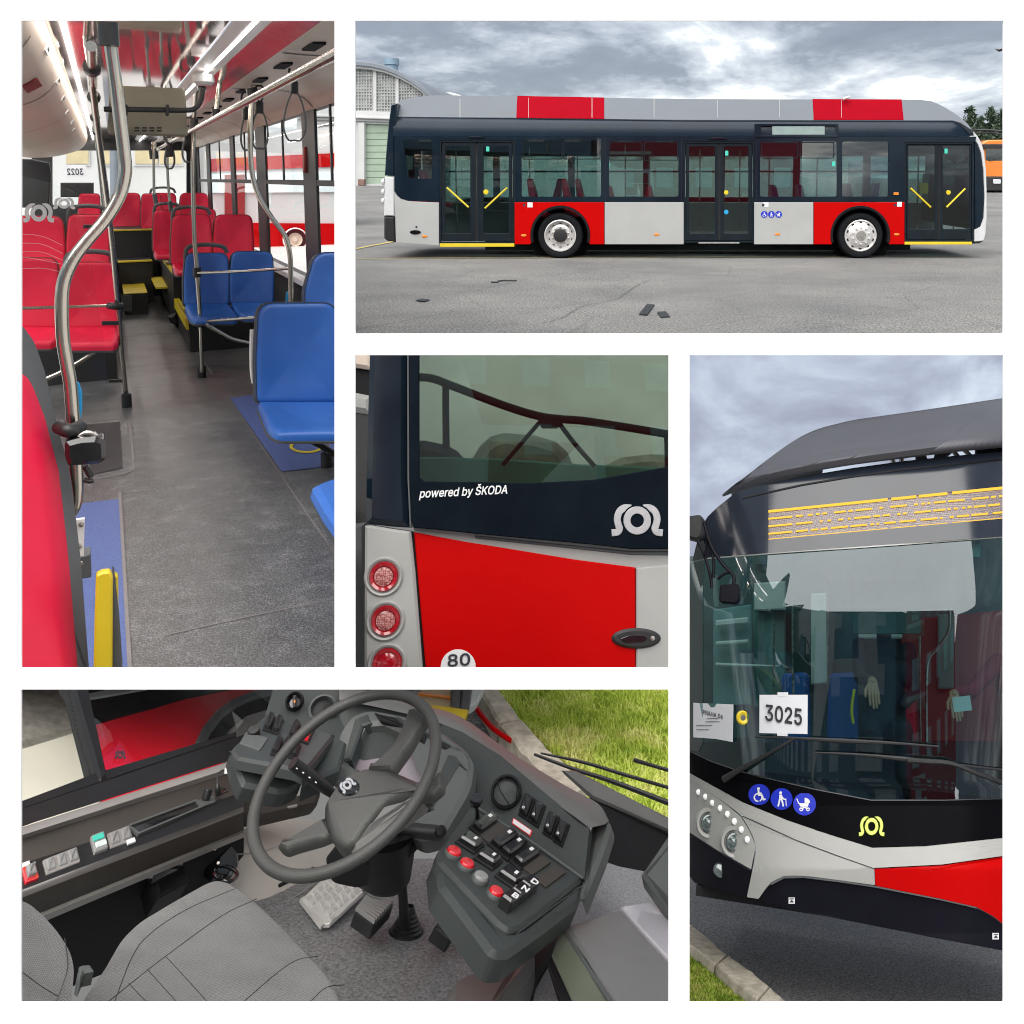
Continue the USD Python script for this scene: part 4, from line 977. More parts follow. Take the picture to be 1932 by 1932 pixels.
part(pap, 'number', letters(A, '3022', 127, 329.5, 11.5, yplane(16.72 * S), .004, True, width_px=31, mirror=True), 'ink')
wal = thing('window_wall', 'black framed window wall along the saloon with sliding top windows', 'wall', A.w([XR, 10, FLZ]))
def wallbox(y0, y1, z0, z1, m, name, x0=0.0, x1=.07, host=None):
    return part(host or wal, name, acut(A.mesh(box((XR + x0, y0, z0), (XR + x1, y1, z1)))), m)
z0w, zm, z1w = -.78 * S, -.04 * S, .50 * S
def wy(u):                                  # depth at which picture column u meets the window wall
    r = A.ray(u, 400); return r[1] * XR / r[0]
wallbox(5.2, YR, FLZ, z0w, 'step_black', 'lower_panel')
wallbox(5.2, YR, z1w, CZ, 'step_black', 'header')
wallbox(5.2, YR, zm - .02, zm + .03, 'step_black', 'transom', -.009, .011)
edges = [(370, 380), (395, 401), (440, 447), (489, 506), (577, 601)]
ends = [wy(u) for u in (370, 380, 395, 401, 440, 447, 489, 506, 577, 601)]
for a, b in edges:
    wallbox(wy(b), wy(a), z0w, z1w, 'step_black', 'pillar', -.012, .012)
gaps = [(380, 395), (401, 440), (447, 489), (506, 577), (601, 660)]
for a, b in gaps:
    g_ = wallbox(wy(b), wy(a), z0w, z1w, 'glass_thin', 'window', .003, .007)
    ym = (wy(a) + wy(b)) / 2
    if b - a > 25: wallbox(ym - .02, ym + .02, zm, z1w, 'step_black', 'sash_bar', -.006, .010, host=g_)
part(wal, 'window_ledge', acut(A.mesh(box((XR - .10, 5.4, z0w - .05), (XR, 14, z0w)))), 'light_strip')
solo('hammer_box', aslab(rr(574, 277, 585, 326, 2), wy(580) / S - .12, .08, .01), 'dark_red', 'small red emergency hammer box on a window pillar', 'hammer box')

# steps and podiums at the rear
st = thing('rear_steps', 'black steps with yellow nosings leading up to the rear seats', 'steps', A.w([.2, 11.4 * S, FLZ]))
def abox(x0, x1, y0, y1, z0, z1): return A.mesh(box((x0 * S, y0 * S, z0 * S), (x1 * S, y1 * S, z1 * S)))
part(st, 'step', abox(.13, .36, 11.3, 12.3, -1.5, -1.27), 'step_black')
part(st, 'step', abox(.10, .46, 12.3, 13.0, -1.5, -1.0), 'step_black')
part(st, 'step', abox(.02, .62, 13.0, 16.8, -1.5, -.655), 'step_black')
part(st, 'nosing', [abox(.13, .36, 11.3, 12.3, -1.268, -1.262)], 'yellow')
part(st, 'nosing', [abox(.10, .46, 12.28, 12.4, -1.0, -.985)], 'yellow')
part(st, 'nosing', [abox(.02, .62, 12.98, 13.1, -.66, -.645)], 'yellow')
part(st, 'grille', aslab([(228, 556), (249, 558), (249, 588), (228, 586)], 11.25, .02), 'grey_grip')
pod = thing('seat_podium', 'black podium with yellow edge under the paired seats on the window side', 'podium', A.w([.9 * S, 9 * S, FLZ]))
part(pod, 'podium_box', [acut(abox(.575, 1.35, 8.57, 10.1, -1.5, -1.22)), acut(abox(.555, 1.35, 10.1, 16.8, -1.5, -.95))], 'step_black')
part(pod, 'edge_strip', [abox(.565, .60, 8.55, 10.1, -1.225, -1.205), abox(.545, .58, 10.1, 16, -.955, -.93), abox(.553, .572, 8.56, 10.1, -1.30, -1.205)], 'yellow')
part(pod, 'tread', [abox(.44, .575, 11.2, 12.4, -1.22, -1.2)], 'yellow')
pod2 = thing('seat_podium', 'black podium under the paired red seats behind the glass screen', 'podium', A.w([-.5 * S, 9 * S, FLZ]))
part(pod2, 'podium_box', [abox(-1.0, .02, 7.7, 9.4, -1.5, -1.2), abox(-1.0, .06, 9.4, 16.8, -1.5, -1.0)], 'step_black')
solo('floor_stop', aslab([(318, 598), (331, 592), (338, 606), (336, 614), (322, 610)], 10.0, .1, .02), 'black_plastic', 'small black stop block with pale top on the floor by the podium', 'floor stop')

# seats
def seat(u0, u1, vt, vj, vf, y, m, label, grp, grip=False, tap=.05, Lmax=.72, shell=True, pip='piping', lean=.10):
    y *= S; uc = (u0 + u1) / 2; w = u1 - u0
    pj, pt = A.at(uc, vj, y), A.at(uc, vt, y + lean)
    t = thing('bus_chair', label, 'seat', A.w(np.array([pj[0], y, pj[2] - .4])), grp)
    n = np.cross(A.at(u1, vj, y) - A.at(u0, vj, y), pt - pj); n /= np.linalg.norm(n); n = n if n[1] > 0 else -n
    pl = (pj, n); e, f = basis(pl)
    h = vj - vt; r = w * .17
    out = rounded([(u0 + tap * w, vt), (u1 - tap * w, vt), (u1, vt + h * .55), (u1 - .01 * w, vj + 3), (u0 + .01 * w, vj + 3), (u0, vt + h * .55)], [r, r, w * .1, r * .5, r * .5, w * .1], 6)
    flat2 = np.array([A.on(a, b, pl) for a, b in out]) - pj; flat2 = np.stack([flat2 @ e, flat2 @ f], 1)
    ww = np.ptp(flat2[:, 0])
    V, Fc = pillow(flat2, [(1.0, .022), (.985, .008), (.95, 0), (.88, -.004), (.62, .008), (.3, .018)], .06)
    m_ = lambda V, pl, e, f: acut(A.mesh(trimesh.Trimesh(pl[0] + V[:, :1] * e + V[:, 1:2] * f + V[:, 2:] * pl[1], Fc, process=False)))
    part(t, 'backrest', m_(V, pl, e, f), m, smooth=50)
    ring = pj + np.outer(flat2[:, 0], e) + np.outer(flat2[:, 1], f) + n * .012
    part(t, 'piping', acut(A.mesh(tube(np.array(ring), .0045 * S, 5, closed=True))), pip)
    if shell:
        V2, F2 = prism(ring_offset(ccw(flat2), -.008), .05, .02)
        part(t, 'shell', acut(A.mesh(trimesh.Trimesh(pj + V2[:, :1] * e + V2[:, 1:2] * f + (V2[:, 2:] + .045) * n, F2, process=False))), 'seat_shell')
    if vf:
        yf = A.floor(uc, vf, pj[2] - .03)[1]; L = min(max(y - yf, .25), Lmax * S)
        pf = A.at(uc, vf, y - L); k = w * y / (y - L)
        fx = A.px(pf)[0]
        ufc = A.px(np.array([pj[0], y - L, pf[2]]))[0]
        n2 = np.cross(A.at(u1, vj, y) - A.at(u0, vj, y), pj - pf); n2 /= np.linalg.norm(n2); n2 = n2 if n2[2] < 0 else -n2
        pl2 = (pj, n2); e2, f2 = basis(pl2)
        o2 = rounded([(u0 + .03 * w, vj - 1), (u1 - .03 * w, vj - 1), (ufc + k / 2, vf), (ufc - k / 2, vf)], [2, 2, k * .15, k * .15], 6)
        fl = np.array([A.on(a, b, pl2) for a, b in o2]) - pj; fl = np.stack([fl @ e2, fl @ f2], 1)
        V, Fc = pillow(fl, [(1.0, .03), (.99, .012), (.95, 0), (.85, -.006), (.5, .01), (.2, .016)], .05)
        part(t, 'cushion', acut(A.mesh(trimesh.Trimesh(pj + V[:, :1] * e2 + V[:, 1:2] * f2 + V[:, 2:] * n2, Fc, process=False))), m, smooth=50)
        V2, F2 = prism(ring_offset(ccw(fl), -.006), .05, .02)
        part(t, 'pan', acut(A.mesh(trimesh.Trimesh(pj + V2[:, :1] * e2 + V2[:, 1:2] * f2 + (V2[:, 2:] * .4 + .045) * n2, F2, process=False))), 'seat_shell')
    if grip:
        g = [(u0 + .06 * w, vt + h * .22), (u0 + .05 * w, vt + h * .02), (u0 + .13 * w, vt - h * .12), (uc, vt - h * .16), (u1 - .16 * w, vt - h * .12), (u1 - .06 * w, vt + h * .0)]
        part(t, 'grab_handle', acut(A.mesh(tube(smooth_path([A.at(a, b, y + lean + .05) for a, b in g], 6), .017 * S, 8))), 'grey_grip')
    return t
SR, SB = 'red seats of the saloon', 'blue seats of the saloon'
seat(10, 113, 486, 618, 646, 6.9, 'seat_red_in', 'red seat nearest the big silver pole behind the glass screen', SR, pip='dark_red')
seat(119, 224, 494, 618, 649, 6.9, 'seat_red_in', 'red aisle seat beside the straight silver pole with grey grip on top', SR, True, pip='dark_red')
seat(12, 124, 407, 512, 525, 8.4, 'seat_red_in', 'red seat under the larger etched emblem on the glass screen', SR, pip='dark_red')
seat(125, 207, 404, 502, 515, 8.4, 'seat_red_in', 'red aisle seat behind the one with the grey grip', SR, True, pip='dark_red')
seat(147, 190, 365, 434, 440, 14.2, 'seat_red_in', 'red rear bench seat below the black display box', SR, pip='dark_red')
seat(209, 266, 364, 428, 436, 14.2, 'seat_red_in', 'red rear bench seat above the top step', SR, pip='dark_red', tap=.03)
seat(266, 305, 365, 428, 434, 13.6, 'seat_red_in', 'narrow visible red seat beside the top step', SR, pip='dark_red')
seat(281, 334, 364, 428, 434, 15.2, 'seat_red_in', 'red seat in the last row with a grey hoop before the rear window', SR, True, pip='dark_red')
seat(338, 394, 364, 428, 434, 15.2, 'seat_red_in', 'red seat in the last row nearest the window wall', SR, pip='dark_red')
seat(288, 345, 396, 472, 482, 11.3, 'seat_red_in', 'red aisle seat of the third pair on the window side', SR, True, pip='dark_red')
seat(357, 409, 394, 470, 480, 11.3, 'seat_red_in', 'red window seat of the third pair mostly hidden by the one before it', SR, pip='dark_red')
seat(322, 401, 405, 497, 512, 9.4, 'seat_red_in', 'red aisle seat directly behind the blue pair with a grey hoop', SR, True, pip='dark_red')
seat(402, 479, 405, 494, 508, 9.4, 'seat_red_in', 'red window seat directly behind the blue pair', SR, pip='dark_red')
seat(346, 434, 477, 574, 601, 7.9, 'seat_blue_in', 'blue aisle seat of the pair on the podium with a grey hoop', SB, True)
seat(433, 518, 474, 571, 596, 7.9, 'seat_blue_in', 'blue window seat of the pair on the podium', SB)
bs1 = seat(483, 641, 571, 758, 816, 4.9, 'seat_blue_in', 'single large blue seat standing over the blue floor patch', SB, tap=.035, Lmax=.9)
part(bs1, 'armrest', atube([(476, 622), (475, 660), (476, 700), (479, 722)], 5.1, 11, 6, 8), 'light_strip')
part(bs1, 'seat_tube', acut(atube([(570, 826), (600, 838), (640, 862)], [4.55, 4.6, 4.6], 14)), 'black_plastic')
part(bs1, 'leg', acut(atube([(618, 815), (618, 862)], [4.75, 4.75], 9)), 'steel_pole')
part(bs1, 'foot', acut(lathe([(.04, 0), (.04, .09), (.03, .1), (0, .1)], A.w(fpt(618, 880)), (0, 0, 1), 14)), 'black_plastic')
seat(575, 700, 476, 606, 0, 5.7, 'seat_blue_in', 'dark blue seat back close to the window cut by the picture edge', SB, tap=.16)
cb = thing('bus_chair', 'blue cushion corner in the lower corner by the floor seam', 'seat', A.w(A.at(620, 960, 3.5 * S)), SB)
plc = plane3(A, (600, 905, 3.55 * S), (640, 900, 3.6 * S), (640, 985, 3.2 * S))
part(cb, 'cushion', acut(slab(A, rounded([(590, 912), (622, 900), (700, 890), (700, 1100), (652, 1008), (618, 962)], [8, 10, 0, 0, 6, 10]), plc, .06, .025)), 'seat_blue_in')
part(cb, 'pan', acut(slab(A, rounded([(590, 914), (622, 902), (700, 892), (700, 1120), (650, 1030), (611, 968)], 5), shift(plc, .05), .05, .02)), 'seat_shell')
# front seat back, red, close by
fs = thing('tall_chair', 'tall red seat back with grey rim rising at the picture edge', 'seat', A.w(A.at(80, 1200, 2.9 * S)))
plf = plane3(A, (60, 700, 2.95 * S), (170, 1261, 2.75 * S), (39, 1261, 2.6 * S))
part(fs, 'shell', acut(slab(A, rounded([(-60, 590), (20, 596), (44, 608), (68, 640), (90, 700), (112, 800), (138, 890), (158, 1060), (176, 1300), (-60, 1300)], [2, 8, 8, 12, 20, 30, 30, 30, 2, 2]), shift(plf, .035), .06, .012)), 'grey_grip')
fo = rounded([(-60, 676), (20, 680), (44, 688), (70, 712), (100, 790), (126, 890), (145, 1058), (166, 1300), (-60, 1300)], [2, 6, 10, 16, 30, 30, 30, 2, 2])
def fs_depth(u, v):
    ub = np.interp(v, [676, 688, 712, 790, 890, 1058, 1300], [30, 44, 70, 100, 126, 145, 166])
    d = min(max((ub - u) / 52.0, 0.0), 1.0); e_ = min(max((v - 680) / 60.0, 0.0), 1.0)
    return float(A.on(u, v, plf)[1]) + .11 * (1 - d) ** 2.2 + .05 * (1 - e_) ** 2
part(fs, 'backrest', acut(skin(A, fo, fs_depth, .05, (), 11)), 'seat_red_in', smooth=60)
yg = thing('yellow_grip', 'bright yellow and black grip standing beside the red seat back', 'grip', A.w(A.at(205, 1261, 2.75 * S)))
part(yg, 'grip_face', acut(aslab(rounded([(181, 1086), (193, 1080), (208, 1079), (213, 1090), (212, 1300), (176, 1300), (178, 1180)], [5, 4, 4, 3, 0, 0, 8]), 2.72, .03, .006)), 'yellow')
part(yg, 'grip_side', acut(aslab([(212, 1083), (216, 1090), (226, 1180), (234, 1300), (211, 1300)], 2.75, .08, .004)), 'grey_grip')
part(yg, 'grip_back', aslab(rounded([(213, 1083), (223, 1088), (223.5, 1150), (221, 1154), (216, 1110)], 3), 2.86, .03, .006), 'yellow')
br = thing('pole_bracket', 'steel angle bracket screwed beside the blue floor patch', 'bracket', A.w(A.at(148, 1050, 3.0 * S)))
part(br, 'plate', aslab([(136, 981), (160, 978), (158, 1050), (146, 1052)], 3.05, .012, .003), 'light_strip')
part(br, 'box', aslab([(146, 1052), (170, 1045), (172, 1090), (148, 1094)], 3.08, .08, .004), 'grey_grip')
for u, v in ((153, 990), (149, 1031), (153, 1064)):
    part(br, 'screw', lathe([(0, -.006), (.008, -.004), (.009, .006)], A.w(A.at(u, v, 3.045 * S)), A.R @ np.array([0, 1, 0]), 10), 'steel')

# poles and rails
p1 = thing('curved_pole', 'thick shiny steel pole bent in an S in the near aisle', 'pole', A.w(A.at(138, 958, 3.0 * S)))
part(p1, 'pole', atube([(207, 60), (209, 88), (219, 163), (226.6, 226), (234, 285), (236.5, 325), (226.6, 367), (201, 411.5), (163, 456), (137.5, 491), (120.5, 532), (116.7, 577), (119, 640), (127, 690), (133, 727), (138, 793), (143, 859), (145, 925), (137, 962), (110, 990)], 3.0, 25, 10, 20), 'steel_pole')
part(p1, 'pole_cap', atube([(203.5, 43), (204, 50), (205, 70), (206, 86)], 2.98, 39, 6, 16), 'black_plastic')
part(p1, 'clamp', atube([(112, 806), (132, 813), (150, 806)], [2.95, 2.9, 2.95], 29, 5, 12), 'black_plastic')
tag_ = solo('cyan_tag', aslab(rounded([(141, 718), (149, 722), (155, 740), (155, 775), (151, 794), (141, 790)], 3), 3.05, .01, .003), 'cyan_plastic', 'cyan plastic tag hanging beside the thick bent pole', 'tag')
lk = thing('padlock_clamp', 'black lockable clamp with steel shackle fixed round the bent pole', 'lock', A.w(A.at(160, 870, 2.9 * S)))
part(lk, 'body', aslab(rounded([(122, 836), (150, 828), (182, 826), (199, 832), (201, 866), (190, 876), (160, 879), (128, 880), (122, 862)], [6, 10, 10, 6, 8, 8, 4, 4, 4]), 2.86, .09, .014), 'black_gloss')
part(lk, 'shackle', atube([(140, 834), (150, 822), (165, 816), (180, 820), (186, 830)], 2.9, 9), 'steel')
part(lk, 'screw', atube([(160, 880), (166, 890), (172, 900)], 2.9, 12), 'black_plastic')
part(lk, 'bolt', atube([(158, 905), (168, 908), (176, 906)], 2.9, 10), 'black_plastic')
p2 = thing('straight_pole', 'thin steel pole standing in the aisle by the glass screen', 'pole', A.w(fpt(239, 762)))
part(p2, 'pole', atube([(158, 30), (186, 255), (209, 434), (227, 640), (239, 758)], [4.6, 5.6, 6.2, 6.55, 6.75], 10.5, 6), 'steel_pole')
part(p2, 'foot', lathe([(.036, 0), (.036, .10), (.025, .11), (0, .11)], A.w(fpt(239.5, 768)), (0, 0, 1), 14), 'black_plastic')
for u, v, y in ((226, 580, 6.5), (238, 600, 6.6)):
    pass
part(p2, 'joint', atube([(206, 577), (216, 578), (230, 578)], [6.45, 6.42, 6.45], 15, 4), 'black_plastic')
p3 = thing('straight_pole', 'thin steel pole in front of the blue pair of seats', 'pole', A.w(fpt(381, 708)))
part(p3, 'pole', atube([(371, 170), (366, 235), (364, 320), (366.5, 440), (372, 515), (378, 610), (381, 702)], [7.2] + [7.4] * 6, 9, 6), 'steel_pole')
part(p3, 'foot', lathe([(.036, 0), (.036, .10), (.025, .11), (0, .11)], A.w(fpt(381, 712)), (0, 0, 1), 14), 'black_plastic')
for v in (233, 514, 608):
    uu = np.interp(v, [170, 235, 320, 440, 515, 610], [371, 366, 364, 366, 372, 378])
    part(p3, 'joint', atube([(uu, v - 9), (uu, v + 9)], 7.38, 17, 3), 'black_plastic')
part(p3, 'crossbar', [atube([(374, 515), (460, 512), (548, 506)], [7.35, 7.0, 6.3], 7)], 'steel_pole')
part(p3, 'crossbar', [atube([(378, 608), (420, 604), (484, 599)], [7.35, 7.1, 6.8], 7)], 'steel_pole')
part(p3, 'stay_tube', acut(atube([(388, 612), (415, 627), (440, 640), (470, 647)], 7.2, 8)), 'steel_pole')
p4 = thing('curved_pole', 'bent steel pole between the blue pair and the window', 'pole', A.w(A.at(549, 575, 6.2 * S)))
part(p4, 'pole', atube([(495, 44), (477, 172), (472, 258), (475, 322), (488, 370), (513, 411), (537, 444), (547, 481), (548.5, 530), (549, 578)], 6.2, 11, 8), 'steel_pole')
part(p4, 'joint', atube([(474, 166), (479, 184)], 6.18, 24, 3), 'black_plastic')
solo('cyan_tag', aslab(rounded([(540, 552), (547, 548), (553, 560), (552, 575), (539, 574)], 2), 6.25, .01, .003), 'cyan_plastic', 'cyan tag near the foot of the bent pole by the window', 'tag')
hr = thing('handrail', 'steel overhead handrail running the length of the saloon by the windows', 'handrail', A.w([.56 * S, 8 * S, .335 * S]))
def rail_y(u, x):
    r = A.ray(u, 200); return r[1] * x / r[0]
part(hr, 'rail', acut(A.mesh(tube([[.56 * S, y, .335 * S] for y in np.linspace(2.4, 12.5 * S, 6)], .0165 * S, 10))), 'steel_pole')
for (u0_, v0_, u1_, v1_, y) in ((418, 131, 408, 210, 6.2), (291, 268, 290, 288, 11.6)):
    part(hr, 'hanger', atube([(u0_, v0_), (u1_, v1_)], y, 10, 3), 'steel_pole')
    part(hr, 'clamp', atube([(u1_ - 1, v1_ - 4), (u1_ + 1, v1_ + 12)], y, 17, 3), 'black_plastic')
hl = thing('handrail', 'steel overhead handrail above the aisle on the glass screen side', 'handrail', A.w([0, 8 * S, .45 * S]))
part(hl, 'rail', A.mesh(tube([[-.004 * y * S, y * S, .455 * S] for y in np.linspace(3.7, 15.5, 8)], .019 * S, 10)), 'steel_pole')
for y in (4.4, 6.0, 8.0, 10.5):
    part(hl, 'clamp', A.mesh(tube([[-.004 * y * S, (y - .05) * S, .455 * S], [-.004 * y * S, (y + .08) * S, .455 * S]], .034 * S, 10)), 'black_plastic')
for u, y in ((170, 7.5), (182, 11.5)):
    pass
q2 = thing('straight_pole', 'slim steel pole close behind the bent pole rising past the seats', 'pole', A.w(A.at(203, 470, 9 * S)))
part(q2, 'pole', atube([(183, 262), (190, 330), (197, 400), (207, 450), (222, 545)], 8.6, 8, 4), 'steel_pole')
for k, (a, b, c, d, y) in enumerate(((290, 282, 291, 384, 11.5), (316, 268, 320, 398, 10.2))):
    q = thing('straight_pole', ('thin steel pole farthest back in the aisle', 'thin steel pole just before the farthest one')[k], 'pole', A.w(A.at(c, d, y * S)))
    part(q, 'pole', atube([(a, b), (a, (b + d) / 2 - 10), (c, d - 20), (c + 4, d)], y, 5.5, 5), 'steel_pole')
    part(q, 'grip_joint', atube([(c, d - 18), (c + 4, d + 2)], y, 9, 3), 'grey_grip')
gs = thing('glass_screen', 'clear glass screen with two etched ring emblems before the red seats', 'glass screen', A.w(A.at(130, 780, 5.9 * S)))
part(gs, 'pane', aslab(rounded([(20, 330), (70, 338), (130, 356), (152, 372), (168, 470), (196, 640), (206, 778), (20, 790)], [2, 30, 30, 20, 20, 20, 4, 2]), 5.9, .008), 'glass_clear')
part(gs, 'emblem', shape_px(A, logo_shape(73, 402, 57, 33), yplane(5.9 * S), .001, .002), 'white_mark')
part(gs, 'emblem', shape_px(A, logo_shape(121, 384, 41, 20), yplane(5.9 * S), .001, .002), 'white_mark')
part(gs, 'rail', atube([(10, 583), (100, 580), (216, 577)], [6.5, 6.5, 6.45], 7), 'steel_pole')
part(gs, 'seat_stay', atube([(85, 716), (120, 700), (160, 676), (193, 652)], 6.4, 10), 'steel_pole')
part(gs, 'hinge', [aslab(rr(205, 716, 231, 722, 1), 6.5, .02, .003), aslab(rr(192, 606, 224, 614, 1), 6.4, .02, .003), aslab(rr(157, 424, 190, 431, 1), 6.0, .02, .003)], 'black_plastic')
rsc = random.Random(5)
part(gs, 'scratch_marks', [atube([(39, 440 + k * 16 + rsc.uniform(-4, 4)), (80, 446 + k * 15), (118, 460 + k * 13 + rsc.uniform(-6, 6))], 5.89, .6, 5, 4) for k in range(5)], 'paper')
mon = thing('monitor', 'beige grey screen seen from behind hanging on a black bar', 'monitor', A.w(A.at(280, 258, 5.4 * S)))
part(mon, 'housing', aslab(rounded([(207, 163), (216, 161), (345, 166), (350, 170), (355, 255), (350, 258), (206, 252), (203, 246)], [3, 3, 4, 3, 4, 3, 3, 3]), 5.4, .10, .012), 'monitor_back')
part(mon, 'arm', atube([(196, 206), (280, 207), (352, 208), (370, 203), (379, 188), (382, 166)], 5.3, 11.5, 7), 'black_plastic')
for (u, v) in ((238, 207), (316, 207)):
    part(mon, 'clamp', aslab(rr(u - 3, v - 10, u + 3, v + 11, 2), 5.27, .06, .006), 'black_plastic')
for r_ in range(2):
    for k in range(4):
        part(mon, 'vent_slot', aslab(rr(254 + k * 14, 240 + r_ * 5.5, 263 + k * 14, 242.5 + r_ * 5.5), 5.396, .01), 'black_void')
cd = thing('dome_camera', 'small white dome camera under the saloon ceiling', 'camera', A.w(A.at(384, 150, 5.6 * S)))
part(cd, 'base', lathe([(0, .05), (.065, .05), (.07, .0), (.05, -.02), (0, -.02)], A.w(A.at(384, 155, 5.6 * S)), (0, 0, 1), 20), 'paint_white')
part(cd, 'lens', lathe([(.03, 0), (.024, -.02), (0, -.03)], A.w(A.at(381, 163, 5.6 * S)), (0, 0, 1), 14), 'black_gloss')
def strap(u, vt, vb, w, y, label):
    t = thing('hand_strap', label, 'hand strap', A.w(A.at(u, vt, y * S)), 'hand straps')
    part(t, 'loop', atube([(u, vt + 34), (u - w * .35, vt + (vb - vt) * .5), (u - w / 2, vt + (vb - vt) * .8), (u - w * .3, vb - 2), (u, vb), (u + w * .3, vb - 2), (u + w / 2, vt + (vb - vt) * .8), (u + w * .35, vt + (vb - vt) * .5), (u, vt + 34)], y, 4.2, 6, 7), 'grey_grip')
    part(t, 'buckle', aslab(rr(u - 7.5, vt + 24, u + 7.5, vt + 46, 3), y - .01, .03, .008), 'black_plastic')
    part(t, 'hook', atube([(u, vt + 26), (u - 10, vt + 8), (u - 8, vt - 4), (u + 2, vt - 6), (u + 8, vt + 4), (u + 2, vt + 26)], y, 5, 6, 7), 'black_plastic')
strap(556, 130, 265, 42, 5.2, 'black hand strap hanging alone nearest the windows')
strap(490, 168, 280, 31, 6.2, 'black hand strap hanging beside the joint of the bent pole')
strap(466, 180, 283, 23, 6.4, 'narrow hand strap hanging on the other side of the bent pole')
strap(356, 228, 306, 24, 7.6, 'far hand strap hanging by the joint above the blue pair')
strap(320, 250, 318, 18, 9.6, 'farthest hand strap hanging over the aisle')

# outside the saloon windows: white depot front and a parked red bus
M('curtain', (0.50, 0.42, 0.26), 0.8, var=0.15, scale=1)
M('bright_render', (0.55, 0.55, 0.55), 0.8, var=0.04, scale=.5)
dp = thing('depot_house', 'white depot front with beige curtained windows behind the rear window', 'building', A.w([0, 30, FLZ]))
part(dp, 'wall', slab(A, [(30, 255), (420, 255), (420, 440), (30, 440)], yplane(32), .4), 'bright_render')
for u in (146, 208, 276, 322):
    w_ = part(dp, 'window', slab(A, rr(u - 24, 268, u + 24, 313), yplane(31.95), .05), 'bright_render')
    part(w_, 'curtain', slab(A, rr(u - 21, 266, u + 21, 309), yplane(31.92), .02), 'curtain')
part(dp, 'downpipe', A.mesh(tube([A.at(215, 262, 31), A.at(217, 430, 31)], .12, 10)), 'roof_lead')
ob = thing('parked_bus', 'red and white bus parked outside the saloon windows with a grey wheel', 'bus', A.w(A.at(540, 480, 29.5)))
osl = lambda px, off, th, bv=0.0, holes=(): acut(slab(A, px, yplane(29.5 + off), th, bv, holes))
part(ob, 'body', osl([(396, 262), (690, 232), (690, 500), (396, 480)], .05, 2), 'bright_render')
part(ob, 'red_band', osl([(396, 300), (690, 286), (690, 312), (396, 324)], 0, .04), 'paint_red')
part(ob, 'window_band', osl([(396, 328), (690, 322), (690, 362), (396, 364)], -.03, .08), 'flat_window')
part(ob, 'red_side', osl([(396, 420), (500, 421), (690, 422), (690, 480), (396, 470)], -.03, .08), 'paint_red')
part(ob, 'door', osl([(424, 330), (462, 329), (462, 470), (424, 468)], -.06, .05, .01), 'dark_red')
part(ob, 'door_rail', A.mesh(tube([A.at(436, 436, 29.3), A.at(464, 412, 29.3)], .035, 6)), 'yellow')
ow = part(ob, 'wheel', A.mesh(lathe([(.12, .2), (.31, .2), (.32, .05), (.30, -.05), (.225, -.03), (.21, .05), (0, .05)], A.at(557, 452, 29.35), (0, 1, 0), 30)), 'rubber')
part(ow, 'rim', A.mesh(lathe([(.215, .02), (.205, -.05), (.16, .04), (.075, .02), (.06, -.03), (0, -.03)], A.at(557, 452, 29.35), (0, 1, 0), 30)), 'beige_panel')
part(ow, 'arch', A.mesh(lathe([(.37, .02), (.37, -.06), (.345, -.08), (.33, -.06), (.33, .02)], A.at(557, 452, 29.35), (0, 1, 0), 30)), 'light_strip')
M('concrete', (0.52, 0.52, 0.51), 0.85, var=0.08, scale=2)
solo('pavement', acut(A.mesh(grid([[[x, y, -2.1] for x in np.linspace(-16, 16, 9)] for y in np.linspace(4.5, 66, 9)], True))), 'concrete', kind='structure')
# ================================================================== PLACE 3: the tail of a bus, close by
C = Site(facing(965, 965))
YC = 4.6
def cs(px, off, th, bv=0.0, holes=(), lift=0.0): return slab(C, px, yplane(YC + off), th, bv, holes, lift)
M('paint_silver', (0.33, 0.33, 0.315), 0.42, var=0.03, scale=3, spec=0.4)
M('tail_black', (0.004, 0.007, 0.011), 0.2, var=0.2, scale=5, spec=0.06)
M('lens_red', (0.34, 0.004, 0.012), 0.12, var=0.1, scale=30, coat=1)
M('lens_dark', (0.07, 0.002, 0.006), 0.2, coat=.5)
glass('glass_teal', (0.455, 0.52, 0.475), 1.55, 0.02)
M('teal_board', (0.09, 0.30, 0.25), 0.6, var=0.1, scale=2)
M('grey_board', (0.62, 0.64, 0.60), 0.8, var=0.14, scale=1.6)
M('dark_green', (0.004, 0.014, 0.013), 0.7, var=0.3, scale=4)
M('shoulder', (0.30, 0.31, 0.26), 0.7, var=0.35, scale=6)
tail = thing('city_bus', 'rear corner of a bus with round tail lamps, red flap and tinted rear window', 'bus', C.w([0, YC, -.8]))
gb = [(780, 996), (830, 1000), (894, 1007), (1022, 1019), (1110, 1027), (1191, 1036), (1275, 1036)]
# dark glass pane: opaque printed border with a see-through middle
win = [(771, 635), (1275, 635)] + gb[::-1] + [(776, 985), (772, 900)]
clear = [(791, 655.5), (1262, 655.5), (1262, 880), (1120, 905), (1000, 911), (800, 908), (791, 900)]
part(tail, 'window_surround', cs(win, -.05, .03, .005, [clear]), 'tail_black')
part(tail, 'rear_window', cs(clear, -.035, .006), 'glass_teal')
part(tail, 'corner_pillar', cs([(697, 640), (768, 640), (768, 900), (773, 996), (740, 994), (689, 988), (690, 900), (693, 780)], -.03, .25, .03), 'paint_dark')
part(tail, 'pillar_seam', cs([(768, 655), (771.5, 655), (772, 900), (776, 996), (773, 996), (768.5, 900)], -.045, .05, .003), 'grey_grip')
part(tail, 'lamp_panel', cs([(688, 992), (700, 991), (740, 998), (775, 1003), (783, 1080), (798, 1275), (687, 1275)], -.02, .12, .012), 'paint_silver')
part(tail, 'panel_gap', cs([(776, 1003), (781, 1004), (803, 1275), (797, 1275)], .012, .05), 'black_void')
